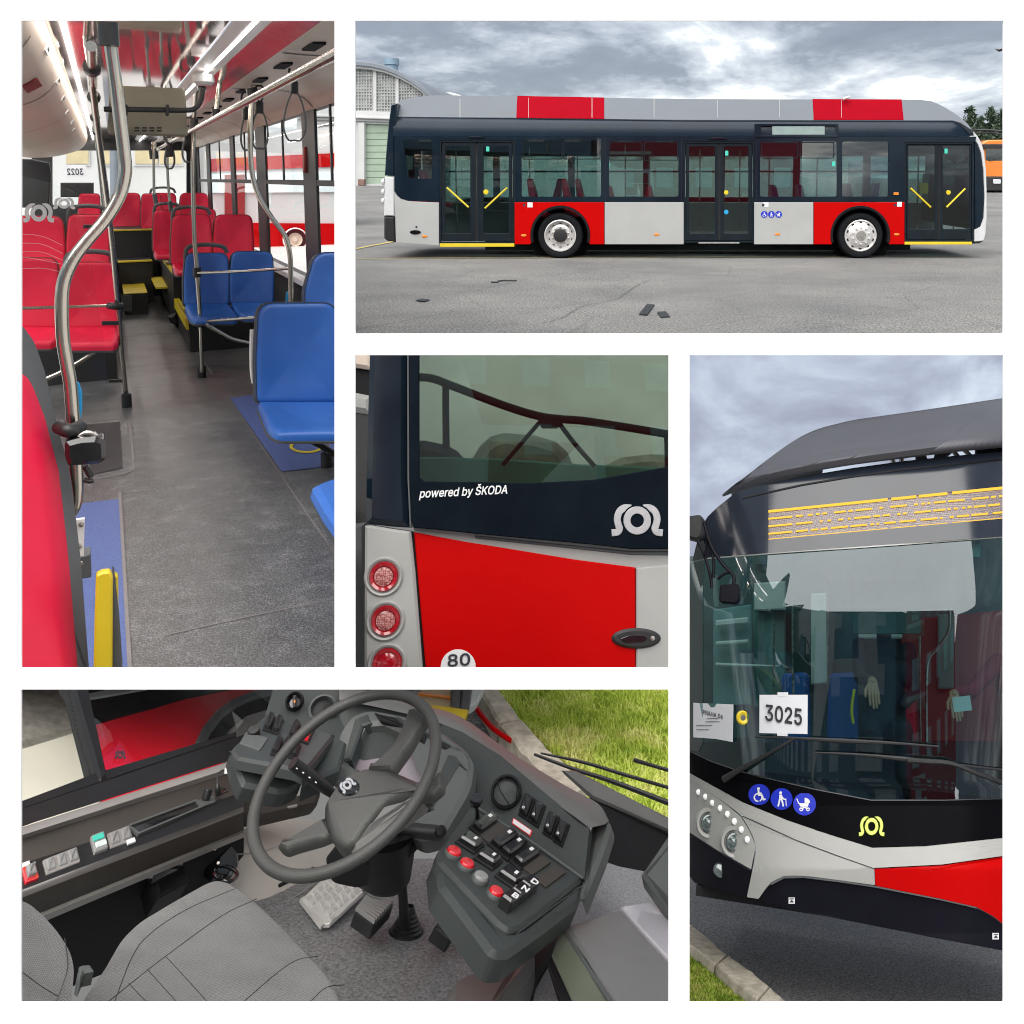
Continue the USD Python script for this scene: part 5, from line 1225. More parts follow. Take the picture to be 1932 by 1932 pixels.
top_red = [(781, 1004), (870, 1021), (975, 1038), (1085, 1056), (1199, 1071)]
part(tail, 'red_flap', cs(top_red + [(1199, 1275), (804, 1275)], -.012, .08, .006), 'paint_red')
part(tail, 'flap_side', cs([(1200.5, 1071.5), (1275, 1064), (1275, 1275), (1200.5, 1275)], -.012, .08, .006), 'paint_silver')
part(tail, 'window_ledge', cs([(780, 990), (900, 1000), (1275, 1020), (1275, 1066), (1199, 1073), (1085, 1058), (975, 1040), (870, 1023), (781, 1006)], .012, .08), 'paint_silver')
part(tail, 'ledge_lip', cs([(896, 1010), (1022, 1023), (1191, 1040), (1275, 1040), (1275, 1048), (1191, 1047), (1022, 1029), (896, 1016)], .005, .03, .004), 'grey_grip')
kpx = C.at(1000, 1000, YC)[0] - C.at(999, 1000, YC)[0]
ax_ = C.R @ np.array([0, 1.0, 0])
for k, (u, v) in enumerate(((724, 1088), (727.5, 1171), (730.5, 1252))):
    c0 = C.w(C.at(u, v, YC - .02)); r = kpx
    lb = part(tail, 'lamp_bezel', lathe([(36 * r, .01), (35 * r, -.006), (32 * r, -.014), (29 * r, -.010), (27 * r, .012), (25 * r, .02)], c0, ax_, 40), 'paint_silver')
    part(lb, 'lens_rim', lathe([(27 * r, .02), (26.5 * r, -.006), (24 * r, -.016), (19 * r, -.012), (17 * r, -.004)], c0, ax_, 36), 'lens_red')
    part(lb, 'lens', lathe([(24.5 * r, .0), (17 * r, -.010), (9 * r, -.014), (0, -.015)], c0, ax_, 32), 'lens_red' if k == 2 else 'lens_pink') if k == 2 else None
    if k < 2:
        if 'lens_pink' not in MATS:
            MATS['lens_pink'] = usdkit.material(stage, '/World/Looks/lens_pink', {'g': ('geometry', {}), 'v': ('voronoi_texture', {'scale': 105.0, 'randomness': 0.5}), 'r': ('rgb_ramp', {'ramp': [(.2, (.55, .30, .28)), (.5, (.36, .13, .12)), (.75, (.20, .03, .03))]}), 'p': ('principled_bsdf', {'roughness': .2, 'coat_weight': .6})},
                                                [('g.position', 'v.vector'), ('v.distance', 'r.fac'), ('r.color', 'p.base_color')], surface='p.BSDF')
        part(lb, 'lens', lathe([(17.5 * r, .0), (16.5 * r, -.010), (9 * r, -.014), (0, -.015)], c0, ax_, 32), 'lens_pink')
hd = part(tail, 'flap_handle', cs(circ(1201, 1205, 47 * .99, 19.5, 36), -.03, .03, .012), 'black_plastic')
part(hd, 'grip_recess', cs(rounded([(1168, 1206), (1190, 1198), (1216, 1199), (1222, 1205), (1214, 1212), (1180, 1214)], 6), -.034, .01, .002), 'black_gloss')
part(hd, 'lock', lathe([(.011, .0), (.011, -.006), (0, -.007)], C.w(C.at(1231, 1204, YC - .03)), ax_, 14), 'steel')
pl_ = yplane(YC - .05)
part(tail, 'lettering', letters(C, 'powered by ŠKODA', 790, 939, 15.5, pl_, .002, True, slant=.22, width_px=167), 'white_mark')
part(tail, 'emblem', shape_px(C, logo_shape(1202, 982, 95, 55), pl_, .008, .008, .002), 'logo_silver')
lim = part(tail, 'speed_sticker', cs(circ(864.5, 1258, 33, 33, 36), -.0135, .003), 'white_mark')
part(lim, 'sticker_number', letters(C, '80', 842, 1257.5, 22, yplane(YC - .0135), .003, True, width_px=45), 'ink')
# left of the bus: what stands beyond its corner
part(tail, 'side_body', cs([(655, 990), (690, 985), (690, 1275), (655, 1275)], .25, .2, .02), 'grey_grip')
nb = thing('neighbour_bus', 'pale and black strip of another vehicle beyond the bus tail corner', 'bus', C.w(C.at(670, 800, 5.4)))
part(nb, 'roof_edge', slab(C, [(655, 655), (700, 655), (700, 697), (655, 690)], yplane(5.4), .3, .02), 'beige_panel')
part(nb, 'window_band', slab(C, [(655, 690), (700, 697), (700, 746), (655, 737)], yplane(5.45), .2), 'black_void')
part(nb, 'trim', slab(C, [(655, 737), (700, 746), (700, 782), (655, 775)], yplane(5.42), .2, .03), 'paint_silver')
part(nb, 'dark_side', slab(C, [(655, 775), (700, 782), (700, 1275), (655, 1275)], yplane(5.46), .2), 'step_black')
# seen through the tinted pane
bar = thing('bar_frame', 'dark bent bar on struts seen through the tinted rear window', 'bar', C.w(C.at(1030, 790, 4.75)))
def ct(pts, y, w, n=5): return tube(C.w(smooth_path([C.at(u, v, y) for u, v in pts], n)), w * .5 * kpx, 8)
part(bar, 'bar', ct([(765, 712), (800, 712), (822, 716), (850, 727), (953, 766), (1016, 785), (1060, 791), (1100, 794), (1180, 806), (1270, 821)], 4.74, 17), 'dark_green')
part(bar, 'post', ct([(841, 728), (841, 780), (842, 846)], 4.76, 14), 'dark_green')
part(bar, 'strut', ct([(1022, 792), (985, 835), (948, 878)], 4.76, 9), 'dark_green')
part(bar, 'strut', ct([(1050, 792), (1085, 838), (1122, 880)], 4.76, 10), 'dark_green')
part(bar, 'post', ct([(1258, 820), (1259, 850), (1260, 900)], 4.76, 12), 'dark_green')
part(bar, 'node_plate', slab(C, rounded([(1012, 784), (1060, 788), (1054, 808), (1022, 808)], 4), yplane(4.72), .02, .004), 'dark_green')
sh = thing('rear_shelf', 'teal tinted shelf with humped covers behind the tinted rear window', 'shelf', C.w(C.at(1000, 900, 5.0)))
part(sh, 'shelf_front', slab(C, [(770, 862), (860, 862), (880, 864), (930, 864), (1100, 876), (1275, 882), (1275, 945), (770, 945)], yplane(4.86), .05, .01), 'teal_board')
part(sh, 'hump', slab(C, [(888, 868), (905, 840), (925, 822), (950, 815), (1010, 820), (1050, 832), (1072, 852), (1084, 880), (1086, 905), (888, 905)], yplane(4.95), .25, .06), 'shoulder')
part(sh, 'hump', slab(C, [(770, 830), (800, 830), (840, 838), (862, 850), (882, 872), (882, 905), (770, 905)], yplane(4.97), .25, .05), 'dark_green')
part(sh, 'hump', slab(C, [(1140, 880), (1175, 862), (1230, 856), (1275, 858), (1275, 905), (1140, 905)], yplane(4.97), .2, .04), 'shoulder')
solo('screen_wall', slab(C, [(755, 640), (1290, 640), (1290, 960), (755, 960)], yplane(5.6), .05), 'grey_board', kind='structure')
# ================================================================== PLACE 4: the front of a bus, seen from its corner
D = Site(facing(1597, 1350, math.radians(-1.6)))
KD = D.at(1598, 1350, 6.5)[0] - D.at(1597, 1350, 6.5)[0]
def nose(off=0.0):
    def f(u, v):
        t = (u - 1644) / 345.0
        lean = max(0.0, 1150 - v) / 220.0
        back = 0.00030 * min(max(v - 1150.0, 0.0), 330.0)       # below its upper third the screen runs slightly inwards towards the wipers
        return 6.44 + back + off + 0.56 * min(abs(t), 1.35) ** 4 + 0.30 * lean ** 1.3 - (0.05 * max(0.0, 1 - abs(v - 1640) / 120.0))
    return f
def on_to_corner(px):
    """panels that reach the picture edge run on to the bus's other corner"""
    px = [tuple(map(float, q)) for q in px]; out = []
    for i, (u, v) in enumerate(px):
        if abs(u - 1905) < .5:
            nb_ = [q for q in (px[i - 1], px[(i + 1) % len(px)]) if abs(q[0] - 1905) > 20]
            if nb_:
                s = np.clip((v - nb_[0][1]) / (u - nb_[0][0]), -.35, .35); u, v = 2000.0, v + s * 95
        out.append((u, v))
    return out
def ds(px, off=0.0, th=.02, holes=(), step=14.0): return skin(D, on_to_corner(px), nose(off), th, [on_to_corner(h) for h in holes], step)
glass('glass_front', (0.27, 0.42, 0.42), 1.66, 0.0, (0.86, 0.94, 1.0))
M('hood_gloss', (0.012, 0.016, 0.024), 0.12, var=0.1, spec=0.55)
M('apron_black', (0.003, 0.003, 0.004), 0.3, var=0.1, spec=0.02)
M('fairing', (0.060, 0.062, 0.073), 0.40, var=0.05, scale=2, spec=.3)
M('bumper_black', (0.005, 0.005, 0.009), 0.4, var=0.2, scale=5, spec=0.12)
M('gold_chrome', (0.30, 0.37, 0.08), 0.18, 0.8, var=0.1, scale=40)
front = thing('city_bus', 'front of a grey and red bus with curved windscreen, round lamps and black bumper', 'bus', D.w([0, 6.5, -1.3]))
glass_bot = [(1296, 1457), (1303, 1460), (1339, 1480), (1401, 1514), (1485, 1548), (1566, 1575.5), (1646, 1600), (1745, 1597), (1905, 1580)]
crease = [(1296, 1468), (1355, 1505), (1397.5, 1537), (1501, 1584), (1582, 1614.5), (1647.5, 1637.5), (1777, 1631), (1905, 1613)]
left_edge = [(1386, 931), (1352, 958), (1332, 978), (1316, 1017), (1307, 1061), (1302.5, 1141), (1296, 1250), (1292, 1380)]
# upper hood with the display, windscreen, black apron
seam = [(1292, 1062), (1338, 1052), (1500, 1040), (1700, 1026), (1905, 1011)]
hood = [(1905, 851), (1800, 860), (1704, 870), (1609, 883), (1513, 899), (1430, 916), (1386, 931), (1352, 958), (1332, 978), (1316, 1017), (1306, 1060)] + seam[1:]
disp = [(1449.7, 962.5), (1905, 916.5), (1905, 977), (1449.7, 1018)]
def dsheet(top, bot, u0, u1, off=0.0, nu=60, nv=16):
    """even sheet of the curved front between two lines, so that its mirror image stays smooth"""
    f = nose(off); tu, tv = np.array(sorted(top)).T; bu, bv = np.array(sorted(bot)).T
    P = [[D.at(u, a + (b - a) * k, f(u, a + (b - a) * k)) for k in np.linspace(0, 1, nv)] for u in np.linspace(u0, u1, nu) for a, b in [(np.interp(u, tu, tv), np.interp(u, bu, bv))]]
    g = grid(P); q = D.mesh(g)
    return q if np.dot(q.face_normals.mean(0), D.R @ np.array([0, 1.0, 0])) < 0 else D.mesh(grid(P, True))
hood_top = [(1306, 1060), (1316, 1017), (1332, 978), (1352, 958), (1386, 931), (1430, 916), (1513, 899), (1609, 883), (1704, 870), (1800, 860), (1905, 851), (2000, 843)]
seam_l = seam + [(2000, 1003)]
d_top, d_bot = [(1449.7, 962.5), (1905, 916.5), (2000, 907)], [(1449.7, 1018), (1905, 977), (2000, 968.5)]
part(front, 'hood', [dsheet(hood_top, seam_l, 1306, 1449.7, 0, 26, 20), dsheet(hood_top, d_top, 1449.7, 2000, 0, 70, 10), dsheet(d_bot, seam_l, 1449.7, 2000, 0, 70, 6)], 'hood_gloss', smooth=60)
part(front, 'hood_edge', ds([(1905, 864), (1704, 884), (1609, 897), (1513, 913), (1400, 938), (1400, 941), (1513, 916), (1609, 900), (1704, 887), (1905, 867)], -.006, .01), 'black_void')
ws_low = [(1905, 1506), (1780, 1509), (1644, 1509), (1540, 1489), (1440, 1466), (1397, 1455), (1340, 1435), (1296, 1414)]
part(front, 'windscreen', dsheet(seam_l, ws_low + [(2000, 1503), (1292, 1412)], 1296, 2000, .004, 110, 60), 'glass_front', smooth=60)
part(front, 'apron', ds(ws_low[::-1] + glass_bot[::-1], 0.0, .03), 'apron_black')
part(front, 'apron_line', ds(ws_low + [(u, v + 1.6) for u, v in ws_low[::-1]], -.002, .01), 'grey_grip')
part(front, 'seam_line', ds(seam + [(u, v + 2.2) for u, v in seam[::-1]], -.004, .01), 'paint_silver')
# display: amber rows on a pale matrix
MATS['matrix'] = usdkit.material(stage, '/World/Looks/matrix', {'g': ('geometry', {}), 'v': ('voronoi_texture', {'scale': 84.0, 'randomness': 0.3}), 'r': ('rgb_ramp', {'ramp': [(.25, (.24, .19, .165)), (.6, (.075, .065, .075))]}), 'p': ('principled_bsdf', {'roughness': .4, 'emission_strength': 0.05})},
    [('g.position', 'v.vector'), ('v.distance', 'r.fac'), ('r.color', 'p.base_color'), ('r.color', 'p.emission_color')], surface='p.BSDF')
emitter('amber', (1.0, 0.58, 0.07), 0.27)
dp_ = part(front, 'display', ds(disp, .01, .01), 'matrix')
rd_ = random.Random(9)
def dq(s, t):                              # along the display, 0..1
    u = 1449.7 + s * (1900 - 1449.7); return u, (962.5 - s * 45.5) * (1 - t) + (1018 - s * 40.5) * t
def dash(s0, s1, t, h):
    return ds([dq(s0, t - h), dq(s1, t - h), dq(s1, t + h), dq(s0, t + h)], .0, .008)
rows = [(.04, .040, 'full'), (.29, .026, 'dots'), (.545, .026, 'dots'), (.80, .026, 'dots'), (.985, .010, 'full')]
for t, h, kind in rows:
    if kind == 'full':
        for a, b in ((0, .50), (.515, .62), (.63, .75), (.77, 1.0)): part(dp_, 'lit_row', dash(a, b, t, h), 'amber')
    else:
        s = 0.0; part(dp_, 'lit_row', dash(0, .10, t, h), 'amber'); s = .115; ms = []
        while s < .98:
            l = rd_.choice([.012, .016, .02, .03, .05, .07]); part(dp_, 'lit_dash', dash(s, min(s + l, 1.0), t, h), 'amber'); s += l + rd_.choice([.01, .014, .02, .03])
# roof fairing arching over the hood, with the open slot below
fair_top = [(1359, 936), (1385, 914), (1411, 896), (1446, 868), (1481, 842), (1513, 822), (1545, 808), (1609, 792), (1704, 779), (1800, 765), (1990, 736)]
fair_bot = [(1990, 832), (1800, 850), (1704, 862), (1609, 874), (1545, 884.5), (1470, 900), (1411, 915), (1375, 930)]
def fdepth(u, v):
    b = np.interp(u, [q[0] for q in fair_bot[::-1]], [q[1] for q in fair_bot[::-1]])
    t = (u - 1644) / 345.0
    s = max(0.0, b - v) / 120.0; return 6.76 + 0.56 * min(abs(t), 1.3) ** 4 + 1.1 * s ** 2.4 - .05 * max(0.0, 1 - abs(s - .1) * 8)
part(front, 'roof_fairing', skin(D, rounded(fair_top + fair_bot, 22, 5), fdepth, .05, (), 14), 'fairing')
for q in ([(1380, 925), (1440, 905), (1530, 884), (1552, 884), (1545, 905), (1380, 940)], [(1728, 856), (1745, 852), (1752, 872), (1730, 874)], [(1842, 840), (1910, 832), (1910, 860), (1842, 866)], [(1765, 850), (1800, 848), (1770, 872), (1762, 872)]):
    part(front, 'slot_gear', skin(D, q, lambda u, v: 7.5, .1), 'black_void')
for a, b, c, d in ((1680, 858, 1690, 884), (1703, 856, 1698, 884), (1795, 846, 1815, 872), (1815, 844, 1838, 868)):
    part(front, 'slot_strut', tube(D.w([D.at(a, b, 7.4), D.at(c, d, 7.4)]), .02, 8), 'steel')
# bumper
part(front, 'bumper_band', ds(glass_bot + crease[::-1], -.012, .04), 'paint_silver2' if False else 'paint_silver')
part(front, 'bumper_white', ds(rounded([(1399, 1540), (1501, 1586), (1582, 1616.5), (1649, 1639.5), (1651, 1670), (1580, 1660), (1518, 1652), (1479, 1652), (1453, 1665), (1431, 1696), (1409, 1692.5), (1420, 1640), (1428, 1597), (1415, 1565)], [2, 20, 20, 2, 2, 20, 20, 16, 14, 2, 2, 14, 14, 14], 5), -.004, .05), 'paint_silver')
part(front, 'bumper_red', ds([(1650, 1639.5), (1777, 1633), (1905, 1615), (1905, 1755), (1893, 1744), (1875, 1729), (1842, 1711), (1777, 1696), (1652, 1671)], -.004, .05), 'paint_red')
part(front, 'bumper_lip', ds(rounded([(1430, 1698), (1453, 1667), (1479, 1654), (1518, 1654), (1580, 1662), (1651, 1673), (1777, 1698), (1842, 1713), (1875, 1731), (1905, 1757), (1905, 1796), (1777, 1772), (1615, 1740), (1485, 1714)], 18, 5), .015, .10), 'bumper_black')
part(front, 'lip_trim', ds([(1453, 1665.5), (1479, 1652.5), (1518, 1652.5), (1580, 1660.5), (1651, 1671.5), (1777, 1696.5), (1842, 1711.5), (1842, 1714), (1777, 1699), (1651, 1674.5), (1580, 1664), (1518, 1656.5), (1480, 1657), (1455, 1670)], -.006, .03), 'grey_grip')
part(front, 'corner_black', ds([(1292, 1568), (1303, 1573), (1355, 1608), (1410, 1641), (1417, 1643), (1408, 1692), (1360, 1680), (1310, 1665), (1292, 1640)], .01, .2), 'bumper_black')
hl_ = part(front, 'headlamp_panel', ds([(1292, 1461), (1302, 1466), (1355, 1505), (1397, 1540), (1413, 1566), (1426, 1595), (1417, 1640), (1355, 1605), (1302, 1571), (1292, 1566)], -.008, .05), 'paint_silver')
dn = D.R @ np.array([-.45, 1.0, 0.0]); dn /= np.linalg.norm(dn)
M('lamp_glass', (0.10, 0.13, 0.13), 0.08, 0.2, var=0.3, scale=40, coat=1)
M('led_white', (0.85, 0.87, 0.87), 0.2, coat=1)
for u, v in ((1337.5, 1553), (1384.6, 1588.7)):
    c0 = D.w(D.at(u, v, nose(-.02)(u, v)))
    part(hl_, 'lamp_ring', lathe([(.085, .03), (.082, -.004), (.066, .0), (.055, .025), (.05, .035)], c0, dn, 32), 'paint_silver')
    lm = part(hl_, 'headlamp', lathe([(.050, .01), (.048, -.006), (.042, -.008), (.038, .004), (.028, .0), (.02, -.01), (0, -.014)], c0, dn, 28), 'lamp_glass')
for u, v in ((85, 665), (125, 692), (165, 727), (210, 758), (253, 793), (293, 835), (333, 882), (367, 940)):
    u, v = 1290.4 + u * .32468, 1278.6 + v * .32468
    part(hl_, 'led', lathe([(.019, .0), (.018, -.012), (.010, -.018), (0, -.019)], D.w(D.at(u, v, nose(-.006)(u, v))), dn, 14), 'led_white')
part(front, 'fog_lamp', lathe([(.040, .02), (.038, -.008), (.030, -.012), (0, -.018)], D.w(D.at(1359, 1642, nose(.01)(1359, 1642))), dn, 24), 'lamp_glass')
def dplane(u, v, off=-.004):
    p = D.at(u, v, nose(off)(u, v)); a = D.at(u + 8, v, nose(off)(u + 8, v)); b = D.at(u, v + 8, nose(off)(u, v + 8))
    n = np.cross(a - p, b - p); n /= np.linalg.norm(n); n = n if n[1] > 0 else -n
    return (p, n)
for kind, u, v, r in (('wheelchair', 1432.6, 1499, 20), ('stick', 1474.8, 1507.5, 20.5), ('pram', 1518, 1517, 21.5)):
    pictogram(D, dplane(u, v, -.002), kind, u, v, r, host=front)
part(front, 'emblem', shape_px(D, logo_shape(1644.5, 1559.5, 48, 35), dplane(1644.5, 1559.5, 0), .012, .012, .003), 'gold_chrome')
for u, v in ((1495, 1726), (1881, 1793 - 1.5)):
    u, v = (1495, 1726) if u < 1600 else (1881, 1792 - 0)
for u, v in ((1494, 1699), (1851 + 27, 1766)):
    tp = part(front, 'tow_mark', shape_px(D, sg.box(u - 6, v - 6, u + 6, v + 6), dplane(u, v, .013), .002, .003), 'white_mark')
    part(tp, 'arrow', shape_px(D, unary_union([sg.Polygon([(u - 4, v + 3), (u + 4, v + 3), (u, v - 2)]), sg.box(u - 4, v - 4.5, u + 4, v - 3)]), dplane(u, v, .013), .002, .0055), 'ink')
def dt(pts, off, w, n=5, taper=None):
    return tube(D.w(smooth_path([D.at(u, v, nose(off)(u, v)) for u, v in pts], n)), (w if taper is None else np.interp(np.linspace(0, 1, (len(pts) - 1) * n + 1), np.linspace(0, 1, len(taper)), taper)) * .5 * KD if taper is None else np.interp(np.linspace(0, 1, (len(pts) - 1) * n + 1), np.linspace(0, 1, len(taper)), taper) * .5 * KD, 8)
w1 = part(front, 'wiper', dt([(1366, 1470), (1400, 1450), (1450, 1422), (1498, 1394)], -.06, 6, 5, [13, 9, 6, 5]), 'black_plastic')
part(w1, 'wiper_blade', dt([(1425, 1390.5), (1500, 1393), (1589, 1398), (1680, 1402), (1771, 1408.5)], -.04, 5, 5, [3, 5, 9, 6, 3]), 'black_plastic')
w2 = part(front, 'wiper', dt([(1905, 1482), (1850, 1462), (1797, 1441), (1755, 1437), (1712, 1434.5)], -.06, 7, 5, [9, 9, 8, 9, 9]), 'black_plastic')
part(w2, 'wiper_blade', dt([(1537, 1420), (1620, 1424), (1712, 1433), (1800, 1443), (1905, 1454)], -.04, 5, 5, [3, 5, 9, 6, 4]), 'black_plastic')
# mirrors on their arms
ml = part(front, 'mirror', slab(D, rounded([(1358, 1103), (1392, 1101), (1395, 1108), (1394, 1132), (1389, 1139), (1359, 1137), (1356, 1130)], 4), yplane(6.45), .08, .01), 'bumper_black')
def da(pts, y, w, n=6): return tube(D.w(smooth_path([D.at(u, v, y) for u, v in pts], n)), w * .5 * KD, 8)
part(ml, 'mirror_arm', [da([(1328, 985), (1342, 1030), (1362, 1062), (1381, 1082), (1385, 1092), (1384, 1103)], 6.5, 8), da([(1328, 985), (1338, 1022), (1346, 1055), (1346, 1090)], 6.52, 7), da([(1316, 1018), (1328, 1045), (1340, 1085), (1343, 1110)], 6.55, 7), da([(1354, 1092), (1368, 1082), (1381, 1080)], 6.5, 6), da([(1334, 1000), (1334, 1030), (1330, 1048)], 6.52, 6)], 'bumper_black')
part(front, 'mirror', slab(D, rounded([(1292, 974), (1320, 970), (1329, 980), (1326, 1012), (1316, 1020), (1292, 1014)], 5), yplane(6.7), .1, .02), 'black_plastic')
part(front, 'side_pane', skin(D, [(1302, 1141), (1307, 1061), (1318, 1018), (1334, 985), (1332, 1010), (1326, 1100), (1326, 1400), (1318, 1418), (1300, 1414), (1294, 1300)], nose(-.006), .006), 'glass_sky')
# sheets and plate in the windscreen
p25 = thing('paper_sheet', 'white sheet with the number 3025 taped inside the windscreen', 'paper', D.w(D.at(1478, 1385, 6.53)))
part(p25, 'sheet', ds([(1433, 1311), (1524, 1311), (1523.5, 1385), (1432.6, 1383)], -.004, .003), 'paper')
part(p25, 'tape', [ds(q, -.006, .003) for q in ([(1467, 1306), (1487, 1306), (1487, 1314), (1467, 1314)], [(1466, 1381), (1486, 1382), (1486, 1389), (1466, 1388)])], 'paper')
part(p25, 'number', letters(D, '3025', 1442, 1358, 29, dplane(1478, 1348, -.006), .003, True, width_px=71), 'ink')
ppr = thing('paper_sheet', 'white sheet with small print lying in the windscreen corner by a yellow disc', 'paper', D.w(D.at(1345, 1398, 6.8)))
plp = plane3(D, (1308, 1326, nose(-.02)(1308, 1326)), (1383, 1329, nose(-.02)(1383, 1329)), (1383, 1398, nose(-.03)(1383, 1398)))
part(ppr, 'sheet', slab(D, [(1308, 1326), (1383, 1329), (1382, 1400), (1350, 1394), (1308, 1391)], plp, .003), 'paper')
part(ppr, 'print', letters(D, 'PRAHA 06', 1326, 1347, 8, plp, .002, False, width_px=38), 'ink')
part(ppr, 'print', [slab(D, rr(u, v, u + w, v + 1.0), plp, .001, lift=.003) for u, v, w in ((1335, 1355, 20), (1332, 1361, 26), (1314, 1368, 30), (1314, 1376, 24))], 'grey_grip')
yd = thing('yellow_disc', 'round yellow disc with grey centre standing behind the windscreen', 'disc', D.w(D.at(1401, 1354, 6.7)))
part(yd, 'rim', lathe([(.042, .01), (.042, -.01), (.034, -.016), (.018, -.01), (.018, 0)], D.w(D.at(1401, 1354, nose(-.012)(1401, 1354))), dn, 24), 'yellow')
part(yd, 'centre', lathe([(.02, 0), (.018, -.008), (0, -.01)], D.w(D.at(1401, 1354, nose(-.012)(1401, 1354))), dn, 16), 'grey_grip')
# inside the front: floor, posts, seats, driver's place, people
M('cabin_dark', (0.04, 0.075, 0.08), 0.6, var=0.4, scale=3)
M('cabin_teal', (0.13, 0.24, 0.24), 0.5, var=0.3, scale=2)
M('cabin_pale', (0.55, 0.62, 0.60), 0.5, var=0.1, scale=3)
cabn = part(front, 'cabin_back', slab(D, [(1296, 1050), (2010, 1000), (2010, 1560), (1296, 1480)], yplane(8.35), .05), 'cabin_dark')
part(front, 'dashboard', slab(D, [(1300, 1400), (2000, 1400), (2000, 1520), (1300, 1440)], plane3(D, (1300, 1400, 7.6), (1905, 1400, 7.6), (1600, 1500, 6.75)), .05), 'black_plastic')
for px_, y, m in (([(1420, 1118), (1482, 1110), (1482, 1330), (1420, 1335)], 8.2, 'cabin_teal'), ([(1530, 1120), (1562, 1118), (1562, 1290), (1530, 1292)], 8.2, 'cabin_pale'), ([(1620, 1153), (1705, 1153), (1705, 1205), (1620, 1205)], 8.2, 'cabin_pale'), ([(1423, 1100), (1482, 1096), (1482, 1150), (1423, 1152)], 8.1, 'cabin_pale'), ([(1700, 1170), (1905, 1150), (1905, 1400), (1700, 1400)], 8.2, 'dark_red'), ([(1345, 1150), (1418, 1140), (1418, 1330), (1345, 1335)], 8.0, 'cabin_teal'), ([(1350, 1170), (1412, 1164), (1412, 1176), (1350, 1182)], 7.9, 'cabin_pale'), ([(1350, 1210), (1412, 1206), (1412, 1214), (1350, 1218)], 7.9, 'cabin_pale'), ([(1350, 1250), (1470, 1255), (1470, 1260), (1350, 1257)], 7.9, 'cabin_pale'), ([(1770, 1160), (1800, 1158), (1800, 1300), (1770, 1300)], 8.1, 'cabin_teal')):
    part(front, 'cabin_panel', slab(D, px_, yplane(y), .05, .01), m)
for u, v0, v1, m in ((1496, 1115, 1340, 'steel'), (1669, 1160, 1400, 'steel'), (1735, 1200, 1400, 'steel'), (1350, 1084, 1145, 'white_mark'), (1561, 1080, 1300, 'steel'), (1460, 1170, 1390, 'steel')):
    part(front, 'cabin_post', da([(u, v0), (u, (v0 + v1) / 2), (u + 2, v1)], 7.7 if u > 1400 else 7.3, 6 if m == 'steel' else 12, 3), m)
part(front, 'curved_post', da([(1792, 1153), (1790, 1190), (1772, 1220), (1752, 1245), (1748, 1300), (1748, 1400)], 7.6, 7), 'steel')
part(front, 'yellow_handle', da([(1612, 1300), (1608, 1325), (1607, 1345), (1610, 1365)], 6.62, 6), 'yellow')
part(front, 'sun_mirror', slab(D, rr(1831, 1021, 1851, 1053, 5), yplane(6.75), .03, .008), 'cabin_teal')
part(front, 'ceiling_camera', lathe([(0, -.04), (.05, -.02), (.06, .02), (0, .02)], D.w(D.at(1440, 1072, 7.0)), D.R @ np.array([0, 0, 1.0]), 20), 'paint_white')
for u, m in ((1930, 'seat_red_in'), (1385, 'cabin_dark'), (1500, 'seat_blue_in'), (1590, 'seat_blue_in'), (1700, 'seat_red_in')):
    part(front, 'cabin_seat', slab(D, rounded([(u - 26, 1270), (u + 26, 1268), (u + 30, 1400), (u - 30, 1400)], 12), yplane(8.05), .1, .03), m)
part(front, 'post_base', slab(D, rounded([(1618, 1378), (1658, 1378), (1660, 1470), (1616, 1470)], [18, 18, 2, 2]), yplane(6.72), .05, .02), 'black_gloss')

part(front, 'underbody', D.mesh(box((D.at(1310, 1700, 6.9)[0], 6.95, -1.14), (D.at(2000, 1700, 6.9)[0] + .2, 8.4, -1.08))), 'black_void')
part(front, 'sun_visor', slab(D, rr(1608, 1098, 1738, 1196, 5), yplane(6.98), .012, .003), 'cabin_dark')
